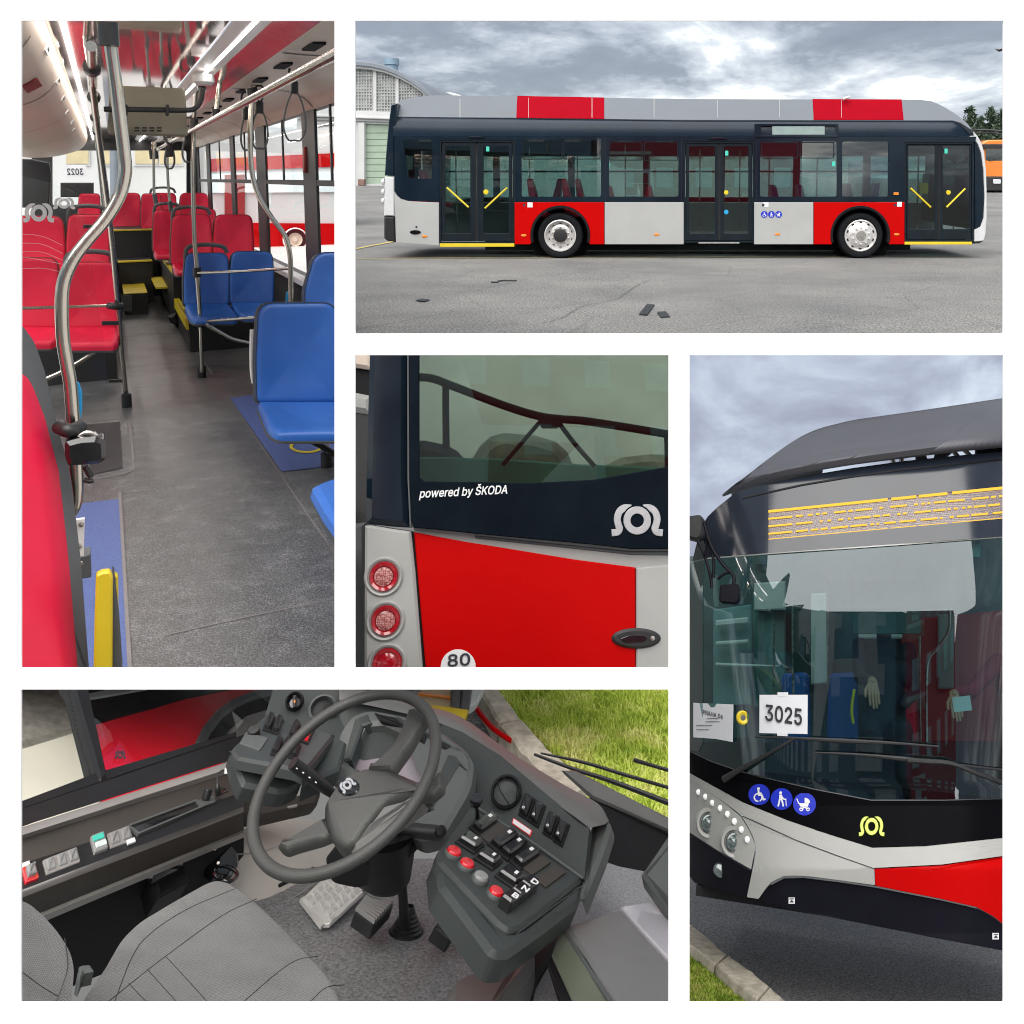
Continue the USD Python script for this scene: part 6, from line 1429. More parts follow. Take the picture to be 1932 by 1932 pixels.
# ---- people behind the windscreen
import manifold3d as mf
def body_from(bones, edge=.02, it=8):
    out = None
    for p, rp, q, rq in bones:
        a = mf.Manifold.sphere(rp, 20).translate(list(map(float, p))); b = mf.Manifold.sphere(rq, 20).translate(list(map(float, q)))
        h = mf.Manifold.batch_hull([a, b]); out = h if out is None else out + h
    m = out.refine_to_length(edge).to_mesh()
    t = trimesh.Trimesh(m.vert_properties[:, :3], m.tri_verts, process=True)
    trimesh.smoothing.filter_taubin(t, iterations=it)
    return t
M('skin', (0.44, 0.22, 0.15), 0.5, var=0.06, scale=30)
M('jacket_navy', (0.015, 0.02, 0.035), 0.8, var=0.15, scale=20)
M('jacket_red', (0.30, 0.01, 0.03), 0.75, var=0.15, scale=20)
M('hair_dark', (0.03, 0.022, 0.016), 0.7, var=0.3, scale=60)
def hand(wrist, down, palmward, side, curl=.5, sz=.09):
    """palm, four bent fingers of unequal length and a thumb from the side of the palm"""
    dn_, pn, sd_ = [np.asarray(q, float) / np.linalg.norm(q) for q in (down, palmward, side)]
    w_ = np.asarray(wrist, float); bones = []
    kn = w_ + dn_ * sz
    for k, o in enumerate((-.030, -.010, .010, .028)):
        base = kn + sd_ * o - dn_ * (.006 * abs(k - 1.3))
        bones.append((w_ + sd_ * o * .5, .017, base, .0115))
        p, d2 = base, dn_.copy(); L = (.036, .042, .040, .031)[k]
        for s_, r in ((1, .0095), (.75, .0088), (.6, .0078)):
            d2 = d2 + pn * curl * .6; d2 /= np.linalg.norm(d2); q = p + d2 * L * s_
            bones.append((p, r + .0008, q, r)); p = q
    th = w_ + dn_ * .03 - sd_ * .026
    t1 = th + dn_ * .03 - sd_ * .026 + pn * .012; t2 = t1 + dn_ * .032 - sd_ * .004 + pn * .014
    bones += [(w_ - sd_ * .01, .017, th, .013), (th, .0125, t1, .0105), (t1, .0105, t2, .009)]
    return bones
def person(u, v_sh, y, jacket, label, hand_px, hand_y, seed):
    Dp = lambda a, b, c: D.at(a, b, c)
    sh = Dp(u, v_sh, y)
    t = thing('person', label, 'person', D.w(sh + np.array([0, 0, -.9])))
    L, R_ = sh + [-.17, 0, -.03], sh + [.17, 0, -.03]
    hip = sh + np.array([0, .06, -.52])
    wrist = Dp(*hand_px, hand_y)
    nearer = L if abs(wrist[0] - L[0]) < abs(wrist[0] - R_[0]) else R_
    elbow = (nearer + wrist) / 2 + np.array([.04 * np.sign(nearer[0] - sh[0]), .05, -.10])
    other = R_ if nearer is L else L
    bones = [(sh + [-.13, 0, -.06], .075, sh + [.13, 0, -.06], .075), (sh + [-.10, 0, -.18], .10, sh + [.10, 0, -.18], .10), (sh + [0, .02, -.18], .14, hip, .145),
             (sh + [0, 0, 0.0], .06, sh + [0, -.01, .07], .05), (nearer, .06, elbow, .046), (elbow, .046, wrist + (elbow - wrist) * .12, .036),
             (other, .06, other + [.03 * np.sign(other[0] - sh[0]), .05, -.27], .046), (other + [.03 * np.sign(other[0] - sh[0]), .05, -.27], .046, other + [-.05 * np.sign(other[0] - sh[0]), -.16, -.36], .034),
             (hip + [-.09, -.02, -.02], .09, hip + [-.10, -.36, -.04], .07), (hip + [.09, -.02, -.02], .09, hip + [.10, -.36, -.04], .07), (hip + [-.10, -.36, -.04], .07, hip + [-.10, -.34, -.40], .05), (hip + [.10, -.36, -.04], .07, hip + [.10, -.34, -.40], .05)]
    part(t, 'body', D.mesh(body_from(bones)), jacket, smooth=True)
    hc = sh + np.array([0, -.02, .20])
    head = body_from([(hc + [0, .01, .03], .088, hc + [0, -.02, -.045], .066), (hc + [0, -.03, -.06], .055, hc + [0, .0, -.13], .048), (hc + [0, -.085, -.005], .013, hc + [0, -.098, -.03], .015), (hc + [-.086, .0, 0], .016, hc + [-.086, .01, -.03], .012), (hc + [.086, .0, 0], .016, hc + [.086, .01, -.03], .012)], .012, 5)
    part(t, 'head', D.mesh(head), 'skin', smooth=True)
    part(t, 'hair', D.mesh(body_from([(hc + [0, .03, .055], .088, hc + [0, .045, -.02], .075)], .015, 4)), 'hair_dark', smooth=True)
    for s in (-1, 1): part(t, 'eye', D.mesh(lathe([(0, -.011), (.009, -.006), (.011, 0)], hc + [.03 * s, -.083, .008], (0, 1, 0), 10)), 'ink')
    part(t, 'mouth', D.mesh(tube([hc + [-.022, -.083, -.062], hc + [0, -.089, -.064], hc + [.022, -.083, -.062]], .005, 6)), 'dark_red')
    hnd = body_from([(wrist + (elbow - wrist) * .2, .028, wrist, .026)] + hand(wrist, (.1, -.3, -1), (0, -.6, -.4), (1, 0, 0)), .004, 4)
    part(t, 'hand', D.mesh(hnd), 'skin', smooth=True)
person(1668, 1215, 7.35, 'jacket_navy', 'driver in dark jacket behind the windscreen with one hand on the wheel', (1646, 1284), 6.85, 1)
person(1930, 1245, 7.45, 'jacket_red', 'person in dark red jacket holding a sheet behind the windscreen', (1800, 1308), 7.05, 2)
shp = solo('paper_sheet', slab(D, [(1796, 1316), (1830, 1312), (1834, 1340), (1800, 1344)], yplane(7.0), .003), 'paper', 'small white sheet held by the person in the dark red jacket', 'paper')

# ground, kerb, grass and the sky behind this bus
gpl = (np.array([0, 0, -1.75]), np.array([0, 0.02, -1.0]) / np.linalg.norm([0, 0.02, 1.0]))
M('asphalt_dark', (0.15, 0.152, 0.157), 0.85, var=0.75, scale=60, bump=0.8, bscale=70, spec=0.3)
def lay(pts, pl, lift=0.0):
    V = np.array([D.on(u, v, pl) - pl[1] * lift for u, v in pts]); r3 = [np.asarray(pts, float)]
    t = cap_tris(r3); m = trimesh.Trimesh(D.w(V), t, process=False)
    nz = (m.face_normals @ (D.R @ -pl[1])) < 0; f = np.array(m.faces); f[nz] = f[nz][:, ::-1]
    return trimesh.Trimesh(m.vertices, f, process=False)
solo('road', lay([(1285, 1600), (1920, 1600), (1920, 1912), (1285, 1912)], gpl), 'asphalt_dark', kind='structure')
M('kerb_stone', (0.40, 0.36, 0.29), 0.9, var=0.3, scale=14, bump=1.0, bscale=60)
kr = random.Random(4)
k_out = [(1280, 1722), (1302, 1740), (1332, 1766), (1371, 1798), (1400, 1819), (1430, 1841), (1460, 1866), (1492, 1893), (1520, 1915)]
k_in = [(1280, 1766), (1302, 1783), (1330, 1805), (1355, 1825), (1385, 1850), (1412, 1872), (1437, 1893), (1462, 1915)]
kb = thing('kerb', 'worn stone kerb between the road and the grass by the bus front', 'kerb', D.w(D.on(1400, 1840, gpl)))
for a, b in ((1280, 1372), (1374, 1452), (1454, 1530)):
    us_ = np.linspace(a, b, 9)
    o = [(u + kr.uniform(-1, 1), np.interp(u, [q[0] for q in k_out], [q[1] for q in k_out]) + kr.uniform(-1.2, 2.5)) for u in us_]
    i_ = [(u - 25 + kr.uniform(-1, 1), np.interp(u - 25, [q[0] for q in k_in], [q[1] for q in k_in]) + kr.uniform(-1, 1)) for u in us_]
    part(kb, 'kerb_stone', slab(D, o + i_[::-1], shift(gpl, -.13), .2, .012), 'kerb_stone')
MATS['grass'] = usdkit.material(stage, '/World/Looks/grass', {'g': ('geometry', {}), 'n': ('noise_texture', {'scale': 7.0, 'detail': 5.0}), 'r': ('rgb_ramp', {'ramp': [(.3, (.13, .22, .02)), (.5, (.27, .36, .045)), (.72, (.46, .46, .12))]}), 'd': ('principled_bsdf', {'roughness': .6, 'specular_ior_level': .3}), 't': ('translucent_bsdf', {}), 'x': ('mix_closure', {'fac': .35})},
    [('g.position', 'n.vector'), ('n.fac', 'r.fac'), ('r.color', 'd.base_color'), ('r.color', 't.color'), ('d.BSDF', 'x.closure1'), ('t.BSDF', 'x.closure2')], surface='x.closure')
M('soil', (0.24, 0.30, 0.045), 0.95, var=0.6, scale=20, bump=.8, bscale=90)
def blades(site, base, up, n_h, seed, h=.07, w=.006):
    """grass blades standing at base points"""
    r = np.random.default_rng(seed); p = np.asarray(base); n = len(p)
    side = r.normal(size=(n, 3)); side -= (side @ up)[:, None] * up; side /= np.linalg.norm(side, axis=1, keepdims=True)
    lean = np.cross(side, up) * r.uniform(-.9, .9, (n, 1)); hh = h * r.uniform(.4, 1.3, (n, 1)); ww = w * r.uniform(.6, 1.4, (n, 1))
    mid = p + up * hh * .6 + lean * hh * .35; tip = p + up * hh * .85 + lean * hh * 1.0
    V = np.stack([p - side * ww, p + side * ww, mid - side * ww * .7, mid + side * ww * .7, tip], 1).reshape(-1, 3)
    k = np.arange(n)[:, None] * 5
    Fc = np.concatenate([k + [0, 1, 3], k + [0, 3, 2], k + [2, 3, 4]])
    return site.mesh(trimesh.Trimesh(V, Fc, process=False))
gr_poly = sg.Polygon(k_in + [(1285, 1915)])
rg = np.random.default_rng(5); pts_ = rg.uniform((1285, 1760), (1470, 1915), (14000, 2))
ins = np.array([gr_poly.buffer(3).contains(sg.Point(q)) for q in pts_])
up_d = -gpl[1]
solo('verge_soil', lay([(1260, 1745), (1280, 1764), (1302, 1781), (1355, 1823), (1412, 1870), (1462, 1913), (1462, 1925), (1260, 1925)], gpl, .06), 'soil', kind='structure')
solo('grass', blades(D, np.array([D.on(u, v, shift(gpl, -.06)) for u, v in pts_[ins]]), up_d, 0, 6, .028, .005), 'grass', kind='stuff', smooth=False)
usdkit.material(stage, '/World/Looks/sky_backdrop', {'g': ('geometry', {}), 'mp': ('mapping', {'scale': (.34, .5, .62), 'location': (1.7, .4, 2.2)}), 'n': ('noise_texture', {'scale': 1.0, 'detail': 8.0, 'roughness': .55, 'distortion': .4}),
    'r': ('rgb_ramp', {'ramp': [(.30, (.30, .33, .43)), (.44, (.38, .41, .53)), (.53, (.50, .56, .69)), (.62, (.68, .77, .90)), (.74, (.92, .97, 1.02))]}), 'e': ('emission', {'strength': 0.20})},
    [('g.position', 'mp.vector'), ('mp.vector', 'n.vector'), ('n.fac', 'r.fac'), ('r.color', 'e.color')], surface='e.emission')
MATS['sky_backdrop'] = UsdShade.Material.Get(stage, '/World/Looks/sky_backdrop')
solo('sky_backdrop', D.mesh(grid([[D.at(u, v, 12.5 - .6 * ((u - 1600) / 320) ** 2) for u in np.linspace(1284, 1912, 12)] for v in (653, 800, 1000, 1250, 1500, 1720)], True)), 'sky_backdrop', kind='structure')
# ================================================================== PLACE 5: the driver's place, looking down over the wheel
E = Site(facing(650, 1597))
M('desk_teal', (0.040, 0.046, 0.045), 0.40, var=0.06, scale=8, bump=0.25, bscale=700, spec=0.30)
M('desk_top', (0.125, 0.125, 0.12), 0.40, var=0.08, scale=5, bump=0.3, bscale=600, spec=0.5)
M('wheel_grip', (0.046, 0.047, 0.044), 0.44, var=0.08, scale=12, bump=0.7, bscale=420)
M('brown_plastic', (0.055, 0.048, 0.042), 0.46, var=0.08, scale=6, bump=0.4, bscale=500, spec=.22)
M('roll_edge', (0.27, 0.255, 0.24), 0.28, var=0.06, scale=6, bump=0.2, bscale=500, spec=0.7)
M('cab_beige', (0.56, 0.515, 0.455), 0.42, var=0.06, scale=4, bump=0.3, bscale=500)
M('desk_dark', (0.012, 0.012, 0.013), 0.45, var=0.1, scale=9, bump=0.2, bscale=500, spec=.2)
M('seam_dark', (0.03, 0.03, 0.032), 0.8)
M('button_red', (0.62, 0.010, 0.018), 0.25, coat=.5)
M('button_grey', (0.24, 0.24, 0.235), 0.35)
M('screen_pale', (0.24, 0.21, 0.235), 0.12, var=0.05, scale=3, coat=1)
M('frame_grey', (0.078, 0.086, 0.083), 0.45, bump=.2, bscale=600)
M('key_text', (0.8, 0.8, 0.8), 0.5)
MATS['seat_cloth'] = usdkit.material(stage, '/World/Looks/seat_cloth', {'g': ('geometry', {}), 'v': ('voronoi_texture', {'scale': 240.0, 'randomness': .2}), 'n': ('noise_texture', {'scale': 9.0, 'detail': 4.0}),
    'r': ('rgb_ramp', {'ramp': [(.2, (.135, .135, .131)), (.55, (.095, .095, .092)), (.8, (.065, .065, .064))]}), 'r2': ('rgb_ramp', {'ramp': [(.3, (.85, .85, .85)), (.7, (1.2, 1.2, 1.2))]}), 'm': ('mix_color', {'blend_type': 'multiply', 'fac': 1.0, 'use_clamp': False}),
    'b': ('bump', {'strength': .7, 'distance': .003, 'invert': True}), 'p': ('principled_bsdf', {'roughness': .9, 'sheen_weight': .25, 'specular_ior_level': .2})},
    [('g.position', 'v.vector'), ('g.position', 'n.vector'), ('v.distance', 'r.fac'), ('n.fac', 'r2.fac'), ('r.color', 'm.a'), ('r2.color', 'm.b'), ('m.result', 'p.base_color'), ('v.distance', 'b.height'), ('b.normal', 'p.normal')], surface='p.BSDF')
PLE = [side_plane((0, 1281.5), (1900, 1281.5), (600, 1700)), side_plane((1280.5, 1200), (1280.5, 1900), (600, 1700))]
def ecut(m): return cut(m, PLE)
def ep(px, pts3, th=.02, bv=0.0, holes=(), lift=0.0, r=0):
    if r: px = rounded(px, r)
    pl = pts3 if len(pts3) == 2 else plane3(E, *pts3)
    return ecut(slab(E, px, pl, th, bv, holes, lift))
def ew(pts, n=6): return E.w(smooth_path([E.at(*q) for q in pts], n))
def et(pts, w, n=6, seg=10, flat=1.0):
    """bar through (u, v, d) points, w picture points thick (one or per point)"""
    P = ew(pts, n); d = np.interp(np.linspace(0, 1, len(P)), np.linspace(0, 1, len(pts)), [q[2] for q in pts])
    ww = np.interp(np.linspace(0, 1, len(P)), np.linspace(0, 1, np.size(w)), np.ravel(w)) if np.size(w) > 1 else w
    return ecut(tube(P, .5 * ww * d * KE, seg, flat=flat))
KE = E.at(651, 1597, 1.0)[0] - E.at(650, 1597, 1.0)[0]
def eloft(lines, m, name, host, n=10, sm=40):
    """sheet across lines, each a list of (u, v, d) points"""
    P = [[E.w(q) for q in smooth_path([E.at(*p) for p in ln], max(1, n // max(1, len(ln) - 1)))] for ln in lines]
    k = min(len(p) for p in P); P = [p[:k] for p in P]
    return part(host, name, ecut(grid(P, True)), m, smooth=sm)

M('cab_vinyl', (0.20, 0.201, 0.203), 0.5, var=.5, scale=110, bump=.3, bscale=260, spec=.35)
# floor of the cab
FLP = plane3(E, (600, 1893, 3.15), (900, 1893, 3.15), (740, 1640, 3.85))
solo('cab_floor', ep([(440, 1620), (1000, 1620), (1100, 1910), (440, 1910)], FLP, .03), 'cab_vinyl', kind='structure')

# side wall with the switch ledge under the driver's window
D4 = float(E.on(460, 1521, plane3(E, (28, 1634, 2.74), (460, 1494, 3.54), (28, 1684, 2.60)))[1])
sw = thing('side_ledge', 'dark driver side ledge with a row of switches under the cab window', 'ledge', E.w(E.at(250, 1600, 3.0)))
def two(l, r): return [l, r]
L_ = lambda v, d, v2, d2, u2=460: two((28, v, d), (u2, v2, d2))
eloft([L_(1531, 3.06, 1386, 3.86), L_(1548, 3.0, 1406, 3.8), L_(1563, 2.95, 1426, 3.75)], 'desk_dark', 'window_rail', sw)
eloft([L_(1565, 2.95, 1428, 3.75), L_(1570, 2.86, 1433, 3.66), L_(1580, 2.82, 1441, 3.62), L_(1588, 2.84, 1450, 3.63)], 'roll_edge', 'rolled_edge', sw)
eloft([L_(1588, 2.84, 1450, 3.63), L_(1612, 2.80, 1475, 3.60), L_(1634, 2.74, 1494, 3.54)], 'brown_plastic', 'sloping_panel', sw)
eloft([L_(1634, 2.74, 1494, 3.54), L_(1684, 2.60, 1521, D4)], 'desk_dark', 'switch_strip', sw)
eloft([L_(1684, 2.60, 1521, D4), L_(1690, 2.585, 1524, 3.45), L_(1699, 2.60, 1532, 3.46)], 'roll_edge', 'rolled_edge', sw)
eloft([L_(1699, 2.60, 1532, 3.46), L_(1742, 2.68, 1566, 3.52)], 'brown_plastic', 'lower_face', sw)
eloft([L_(1742, 2.64, 1566, 3.5), L_(1750, 2.60, 1571, 3.47), L_(1762, 2.63, 1580, 3.5)], 'roll_edge', 'rolled_edge', sw)
eloft([L_(1762, 2.80, 1580, 3.62), L_(1905, 3.0, 1730, 3.8)], 'black_void', 'void_panel', sw)
SWP = plane3(E, (28, 1634, 2.74), (460, 1494, 3.54), (28, 1684, 2.60))
def on_strip(px, th, m, name, host, bv=.003, lift=.006, r=0):
    return part(host, name, ep(px, SWP, th, bv, (), lift, r), m)
def para(u, v, a, b):                       # parallelogram on the strip: half width a along it, half height b across it
    e_ = np.array([.936, -.352]); f_ = np.array([.25, .97])
    c = np.array([u, v]); return [c - e_ * a - f_ * b, c + e_ * a - f_ * b, c + e_ * a + f_ * b, c - e_ * a + f_ * b]
slot = part(sw, 'tray_slot', ep([(243, 1563), (369, 1515.5), (380, 1526), (260, 1578)], SWP, .004, 0, (), .004), 'black_gloss')
part(slot, 'slot_rim', ep([(241, 1561.5), (370, 1513), (382.5, 1527), (259, 1580)], SWP, .012, 0, [[(244.5, 1563.5), (368, 1517), (378.5, 1526), (260.5, 1576)]], .008), 'frame_grey')
for us_, m in (((94, 1635), (115, 1626.5), (136.5, 1618)), 'x'), (((215, 1585), (236, 1577)), 'x'):
    a = us_[0]; b = us_[-1]
    on_strip([tuple(p) for p in [para(*a, 12, 14)[0], para(*b, 12, 14)[1], para(*b, 12, 14)[2], para(*a, 12, 14)[3]]], .006, 'roll_edge', 'switch_frame', sw, .002, .004, 3)
    for u, v in us_:
        on_strip(para(u, v, 8.5, 10), .012, 'button_grey', 'rocker_switch', sw, .003, .009, 2)
on_strip(para(185.5, 1594, 14, 16), .01, 'button_grey', 'stop_switch', sw, .003, .009, 3)
on_strip(para(183, 1587.5, 11, 5), .01, 'sticker_green', 'green_half', sw, .001, .0115, 1)
on_strip(para(188, 1600, 11, 5), .01, 'cabin_pale', 'red_half', sw, .001, .0115, 1)
on_strip(para(56, 1651, 14, 14), .008, 'button_red', 'red_switch_frame', sw, .002, .006, 3)
on_strip(para(56, 1651, 9, 9), .02, 'button_grey', 'rocker_switch', sw, .004, .016, 2)
on_strip(para(46, 1636, 9, 4), .004, 'white_mark', 'switch_label', sw, .0, .006)
on_strip(para(246, 1591, 8, 4), .004, 'white_mark', 'switch_label', sw, .0, .006)
on_strip(para(388.5, 1512, 17, 10), .008, 'frame_grey', 'knob_plate', sw, .002, .006, 3)
nE = -SWP[1]
def eknob(u, v, d, r, h, m, host, name, axis=None, seg=24, top=.85):
    ax = E.R @ (nE if axis is None else axis)
    return part(host, name, lathe([(r * KE * d, 0), (r * KE * d, h * .85), (r * KE * d * top, h), (0, h * 1.02)], E.w(E.at(u, v, d)), ax, seg), m)
eknob(388, 1508, 3.38, 7.5, .028, 'black_plastic', sw, 'round_knob')
pg = thing('plug', 'black plug with a thin cable and white tag on the ledge', 'plug', E.w(E.at(411, 1498, 3.45)))
part(pg, 'socket', ep([(400, 1497), (420, 1489), (428, 1498), (408, 1506)], SWP, .012, .003, (), .012), 'black_gloss')
part(pg, 'plug_body', et([(412, 1499, 3.42), (411, 1488, 3.41), (410, 1479, 3.41)], [11, 9, 6], 4), 'black_plastic')
part(pg, 'cable', et([(410, 1480, 3.41), (410, 1464, 3.43), (419, 1454, 3.45), (440, 1449, 3.5)], 3, 6, 6), 'black_plastic')
part(pg, 'cable_tag', ep([(424, 1450), (437, 1447), (434, 1459), (423, 1460)], [(424, 1450, 3.45), (437, 1447, 3.45), (430, 1460, 3.45)], .004), 'white_mark')

# window frame, pane and what is outside
wf = thing('cab_window', 'black framed cab side window with dotted pane edge and a thick post', 'window', E.w(E.at(200, 1400, 3.9)))
WP = plane3(E, (39, 1531, 3.1), (445, 1392, 3.9), (100, 1290, 3.9))
part(wf, 'window_post', ep([(119, 1285), (160, 1285), (163, 1302), (200, 1477), (187, 1483), (180, 1480), (131, 1301)], WP, .06, .01, (), .02), 'desk_dark')
part(wf, 'bottom_frame', ep([(28, 1520), (178, 1463), (200, 1476), (445, 1385), (445, 1396), (28, 1540)], WP, .05, .008, (), .012), 'desk_dark')
rf = rounded([(162, 1285), (530, 1285), (474, 1380), (352, 1418), (215, 1472), (196, 1462), (163, 1310)], [1, 1, 1, 1, 14, 14, 4])
part(wf, 'pane', ep(rf, WP, .004, 0, (), -.01), 'glass_clear')
dots = []
for k in range(3):
    for t in np.linspace(0, 1, 70):
        p = np.array([(122, 1290), (131, 1310), (152, 1400), (172, 1462), (168, 1474), (150, 1484), (28, 1530)], float)
        q = smooth_path(p, 6); s_ = np.linspace(0, 1, len(q)); c = np.array([np.interp(t, s_, q[:, 0]), np.interp(t, s_, q[:, 1])]) + np.array([-2.2, -1.6]) * k
        rr_ = 1.15 - .28 * k
        dots.append(slab(E, circ(c[0], c[1], rr_, rr_, 6), shift(WP, -.004), .001, back=False))
d_part = part(wf, 'dotted_edge', ecut(cat_(dots)), 'black_void', smooth=False)
stage.GetPrimAtPath(d_part).SetCustomDataByKey('kind', 'stuff')
part(wf, 'etched_mark', shape_px(E, logo_shape(226, 1426, 20, 14), shift(WP, .004), .001, .003), 'ink')
rb = thing('red_coach', 'red and cream side of a bus parked close outside the cab window', 'bus', E.w(E.at(330, 1400, 5.2)))
M('coach_red', (0.80, 0.012, 0.03), 0.35, var=.03, spec=.2)
RP = plane3(E, (181, 1368, 4.25), (470, 1302, 4.75), (300, 1480, 4.05))
part(rb, 'red_side', ep([(28, 1440), (181, 1367.6), (351, 1319), (470, 1295), (560, 1275), (560, 1430), (160, 1520), (28, 1560)], RP, .08), 'coach_red')
part(rb, 'cream_side', ep([(20, 1405), (150, 1373), (178, 1372), (190, 1480), (190, 1560), (20, 1600)], RP, .08, .01, (), .01), 'curtain2' if False else 'cab_cream') if 'cab_cream' in MATS else None
M('cab_cream', (0.62, 0.60, 0.50), 0.5, var=.04)
part(rb, 'cream_side', ep([(20, 1406), (150, 1373), (176, 1372), (190, 1480), (190, 1560), (20, 1600)], RP, .08, .01, (), .012), 'cab_cream')
part(rb, 'window_band', ep([(20, 1412), (181, 1366), (287, 1338), (351, 1318), (470, 1293), (470, 1255), (20, 1255)], RP, .04, 0, (), .004), 'flat_window2' if 'flat_window2' in MATS else 'black_gloss')
M('yard_far', (0.20, 0.19, 0.165), 0.9, var=.3, scale=30)
part(rb, 'cream_trim', [ep([(20, 1268), (285, 1268), (276, 1304), (210, 1316), (100, 1334), (20, 1345)], RP, .03, .006, [[(28, 1275), (200, 1275), (196, 1305), (96, 1326), (28, 1336)]], .01)], 'cabin_pale')
wr = part(rb, 'wheel_arch', ep([(362, 1416), (380, 1380), (405, 1350), (435, 1328), (470, 1314), (530, 1305), (560, 1305), (560, 1316), (520, 1317), (475, 1328), (445, 1342), (418, 1362), (396, 1390), (380, 1420)], RP, .1, .01, (), .03), 'grey_grip')
part(wr, 'tyre', ep([(378, 1424), (396, 1390), (418, 1362), (445, 1342), (475, 1328), (520, 1317), (560, 1316), (560, 1440), (380, 1440)], RP, .04, 0, (), .016), 'rubber')
part(wr, 'rim', ep([(410, 1424), (430, 1385), (460, 1360), (500, 1348), (560, 1344), (560, 1440), (410, 1440)], RP, .04, .01, (), .028), 'roll_edge')
solo('yard_strip', ep([(20, 1270), (125, 1270), (150, 1380), (20, 1420)], shift(RP, -.012), .01), 'yard_far', kind='structure')

# left lower wall, foot well
lw = thing('footwell_panel', 'grey beige moulded foot well panel with slots beside the driver seat', 'panel', E.w(E.at(480, 1620, 3.6)))
eloft([[(395, 1592, 3.66), (470, 1560, 3.75), (560, 1545, 3.85), (700, 1560, 3.9)], [(410, 1620, 3.62), (480, 1590, 3.7), (570, 1585, 3.82), (700, 1600, 3.9)], [(430, 1660, 3.6), (490, 1640, 3.66), (580, 1622, 3.78), (700, 1650, 3.9)], [(450, 1700, 3.62), (530, 1733, 3.66), (600, 1700, 3.78), (700, 1680, 3.9)]], 'cab_beige', 'wall_panel', lw)
part(lw, 'panel_crease', [et([(395, 1592, 3.6), (455, 1562, 3.66), (478, 1540, 3.66), (560, 1520, 3.7)], 6, 5), et([(448, 1612, 3.6), (500, 1606, 3.63), (560, 1580, 3.7), (640, 1570, 3.75)], 2.4, 5), et([(505, 1716, 3.6), (560, 1690, 3.66), (600, 1662, 3.7)], 3, 4)], 'roll_edge')
part(lw, 'panel_slot', et([(527, 1671, 3.62), (555, 1657, 3.66)], 7, 2, 8), 'black_void')
part(lw, 'panel_slot', et([(570, 1648, 3.68), (592, 1638, 3.7)], 6, 2, 8), 'black_void')
part(lw, 'door_pocket', ep([(430, 1480), (452, 1472), (530, 1500), (610, 1490), (600, 1520), (490, 1545), (450, 1540)], [(430, 1480, 3.62), (610, 1490, 3.8), (480, 1545, 3.6)], .04, .015, (), 0, 8), 'brown_plastic')
ch = thing('cup_holder', 'open black cup holder ring screwed to the foot well panel', 'cup holder', E.w(E.at(418, 1620, 3.45)))
part(ch, 'back_plate', ep(circ(416, 1620, 35, 34, 28), [(390, 1620, 3.5), (450, 1600, 3.56), (416, 1650, 3.46)], .02, .006), 'black_gloss')
part(ch, 'ring', et([(405, 1641, 3.42), (420, 1634, 3.4), (440, 1640, 3.36), (448, 1652, 3.3), (436, 1662, 3.24), (418, 1660, 3.24), (404, 1650, 3.3), (405, 1641, 3.42)], 7, 6), 'black_gloss')
for u, v in ((406, 1602), (412, 1628)): eknob(u, v, 3.47, 3, .006, 'steel', ch, 'screw', np.array([0, -1.0, 0]), 10)
bx = thing('ledge_box', 'flat black box with embossed lines clipped below the ledge', 'box', E.w(E.at(320, 1650, 3.2)))
part(bx, 'lid', ep([(285, 1640), (345, 1613), (360, 1660), (300, 1692)], [(285, 1640, 3.2), (345, 1613, 3.3), (300, 1692, 3.14)], .06, .008, (), 0, 3), 'desk_dark')
part(bx, 'top_edge', ep([(280, 1643), (342, 1614), (346, 1624), (288, 1655)], [(280, 1643, 3.19), (342, 1614, 3.29), (288, 1655, 3.15)], .03, .006, (), .006), 'black_gloss')

# driver seat
ds_ = thing('driver_chair', 'grey woven driver seat with stitched seams in the lower corner', 'seat', E.w(E.at(380, 1800, 2.7)))
SP = plane3(E, (160, 1893, 2.30), (640, 1893, 2.42), (410, 1660, 2.98))
cush_px = rounded([(110, 1960), (150, 1880), (196, 1815), (224, 1765), (262, 1730), (330, 1690), (392, 1656), (412, 1650), (436, 1655), (486, 1690), (560, 1760), (640, 1846), (690, 1960)], [2, 6, 20, 20, 16, 20, 20, 8, 14, 20, 20, 20, 2])
def epill(px, pl, prof, th):
    e, f = basis(pl); q = np.array([E.on(u, v, pl) for u, v in px]) - pl[0]; fl = np.stack([q @ e, q @ f], 1)
    V, Fc = pillow(fl, prof, th)
    return ecut(E.mesh(trimesh.Trimesh(pl[0] + V[:, :1] * e + V[:, 1:2] * f + V[:, 2:] * pl[1], Fc, process=False)))
part(ds_, 'cushion', epill(cush_px, SP, [(1.0, .06), (.985, .03), (.95, .008), (.88, 0), (.6, 0), (.3, 0)], .14), 'seat_cloth', smooth=60)
def seam_on(pts, pl, w=1.3, lift=.002, m='seam_dark'):
    q = smooth_path(np.array(pts, float), 6); P = [E.on(u, v, pl) - pl[1] * lift for u, v in q]
    return ecut(tube(E.w(np.array(P)), w * .5 * KE * 2.6, 6))
for pts in ([(484, 1696), (417, 1729), (314, 1803), (250, 1853), (190, 1902)], [(443, 1677), (352, 1716), (283, 1762), (249, 1806), (215, 1893)], [(462, 1888), (520, 1838), (559, 1812), (600, 1804)], [(314, 1806), (350, 1845), (398, 1898)], [(278, 1829), (304, 1858), (340, 1898)], [(243, 1855), (262, 1876), (284, 1898)], [(578, 1898), (614, 1864), (650, 1858)]):
    part(ds_, 'seam', seam_on(pts, SP, 1.7, .0), 'seam_dark')
BKP = plane3(E, (39, 1700, 2.35), (140, 1830, 2.25), (39, 1893, 2.0))
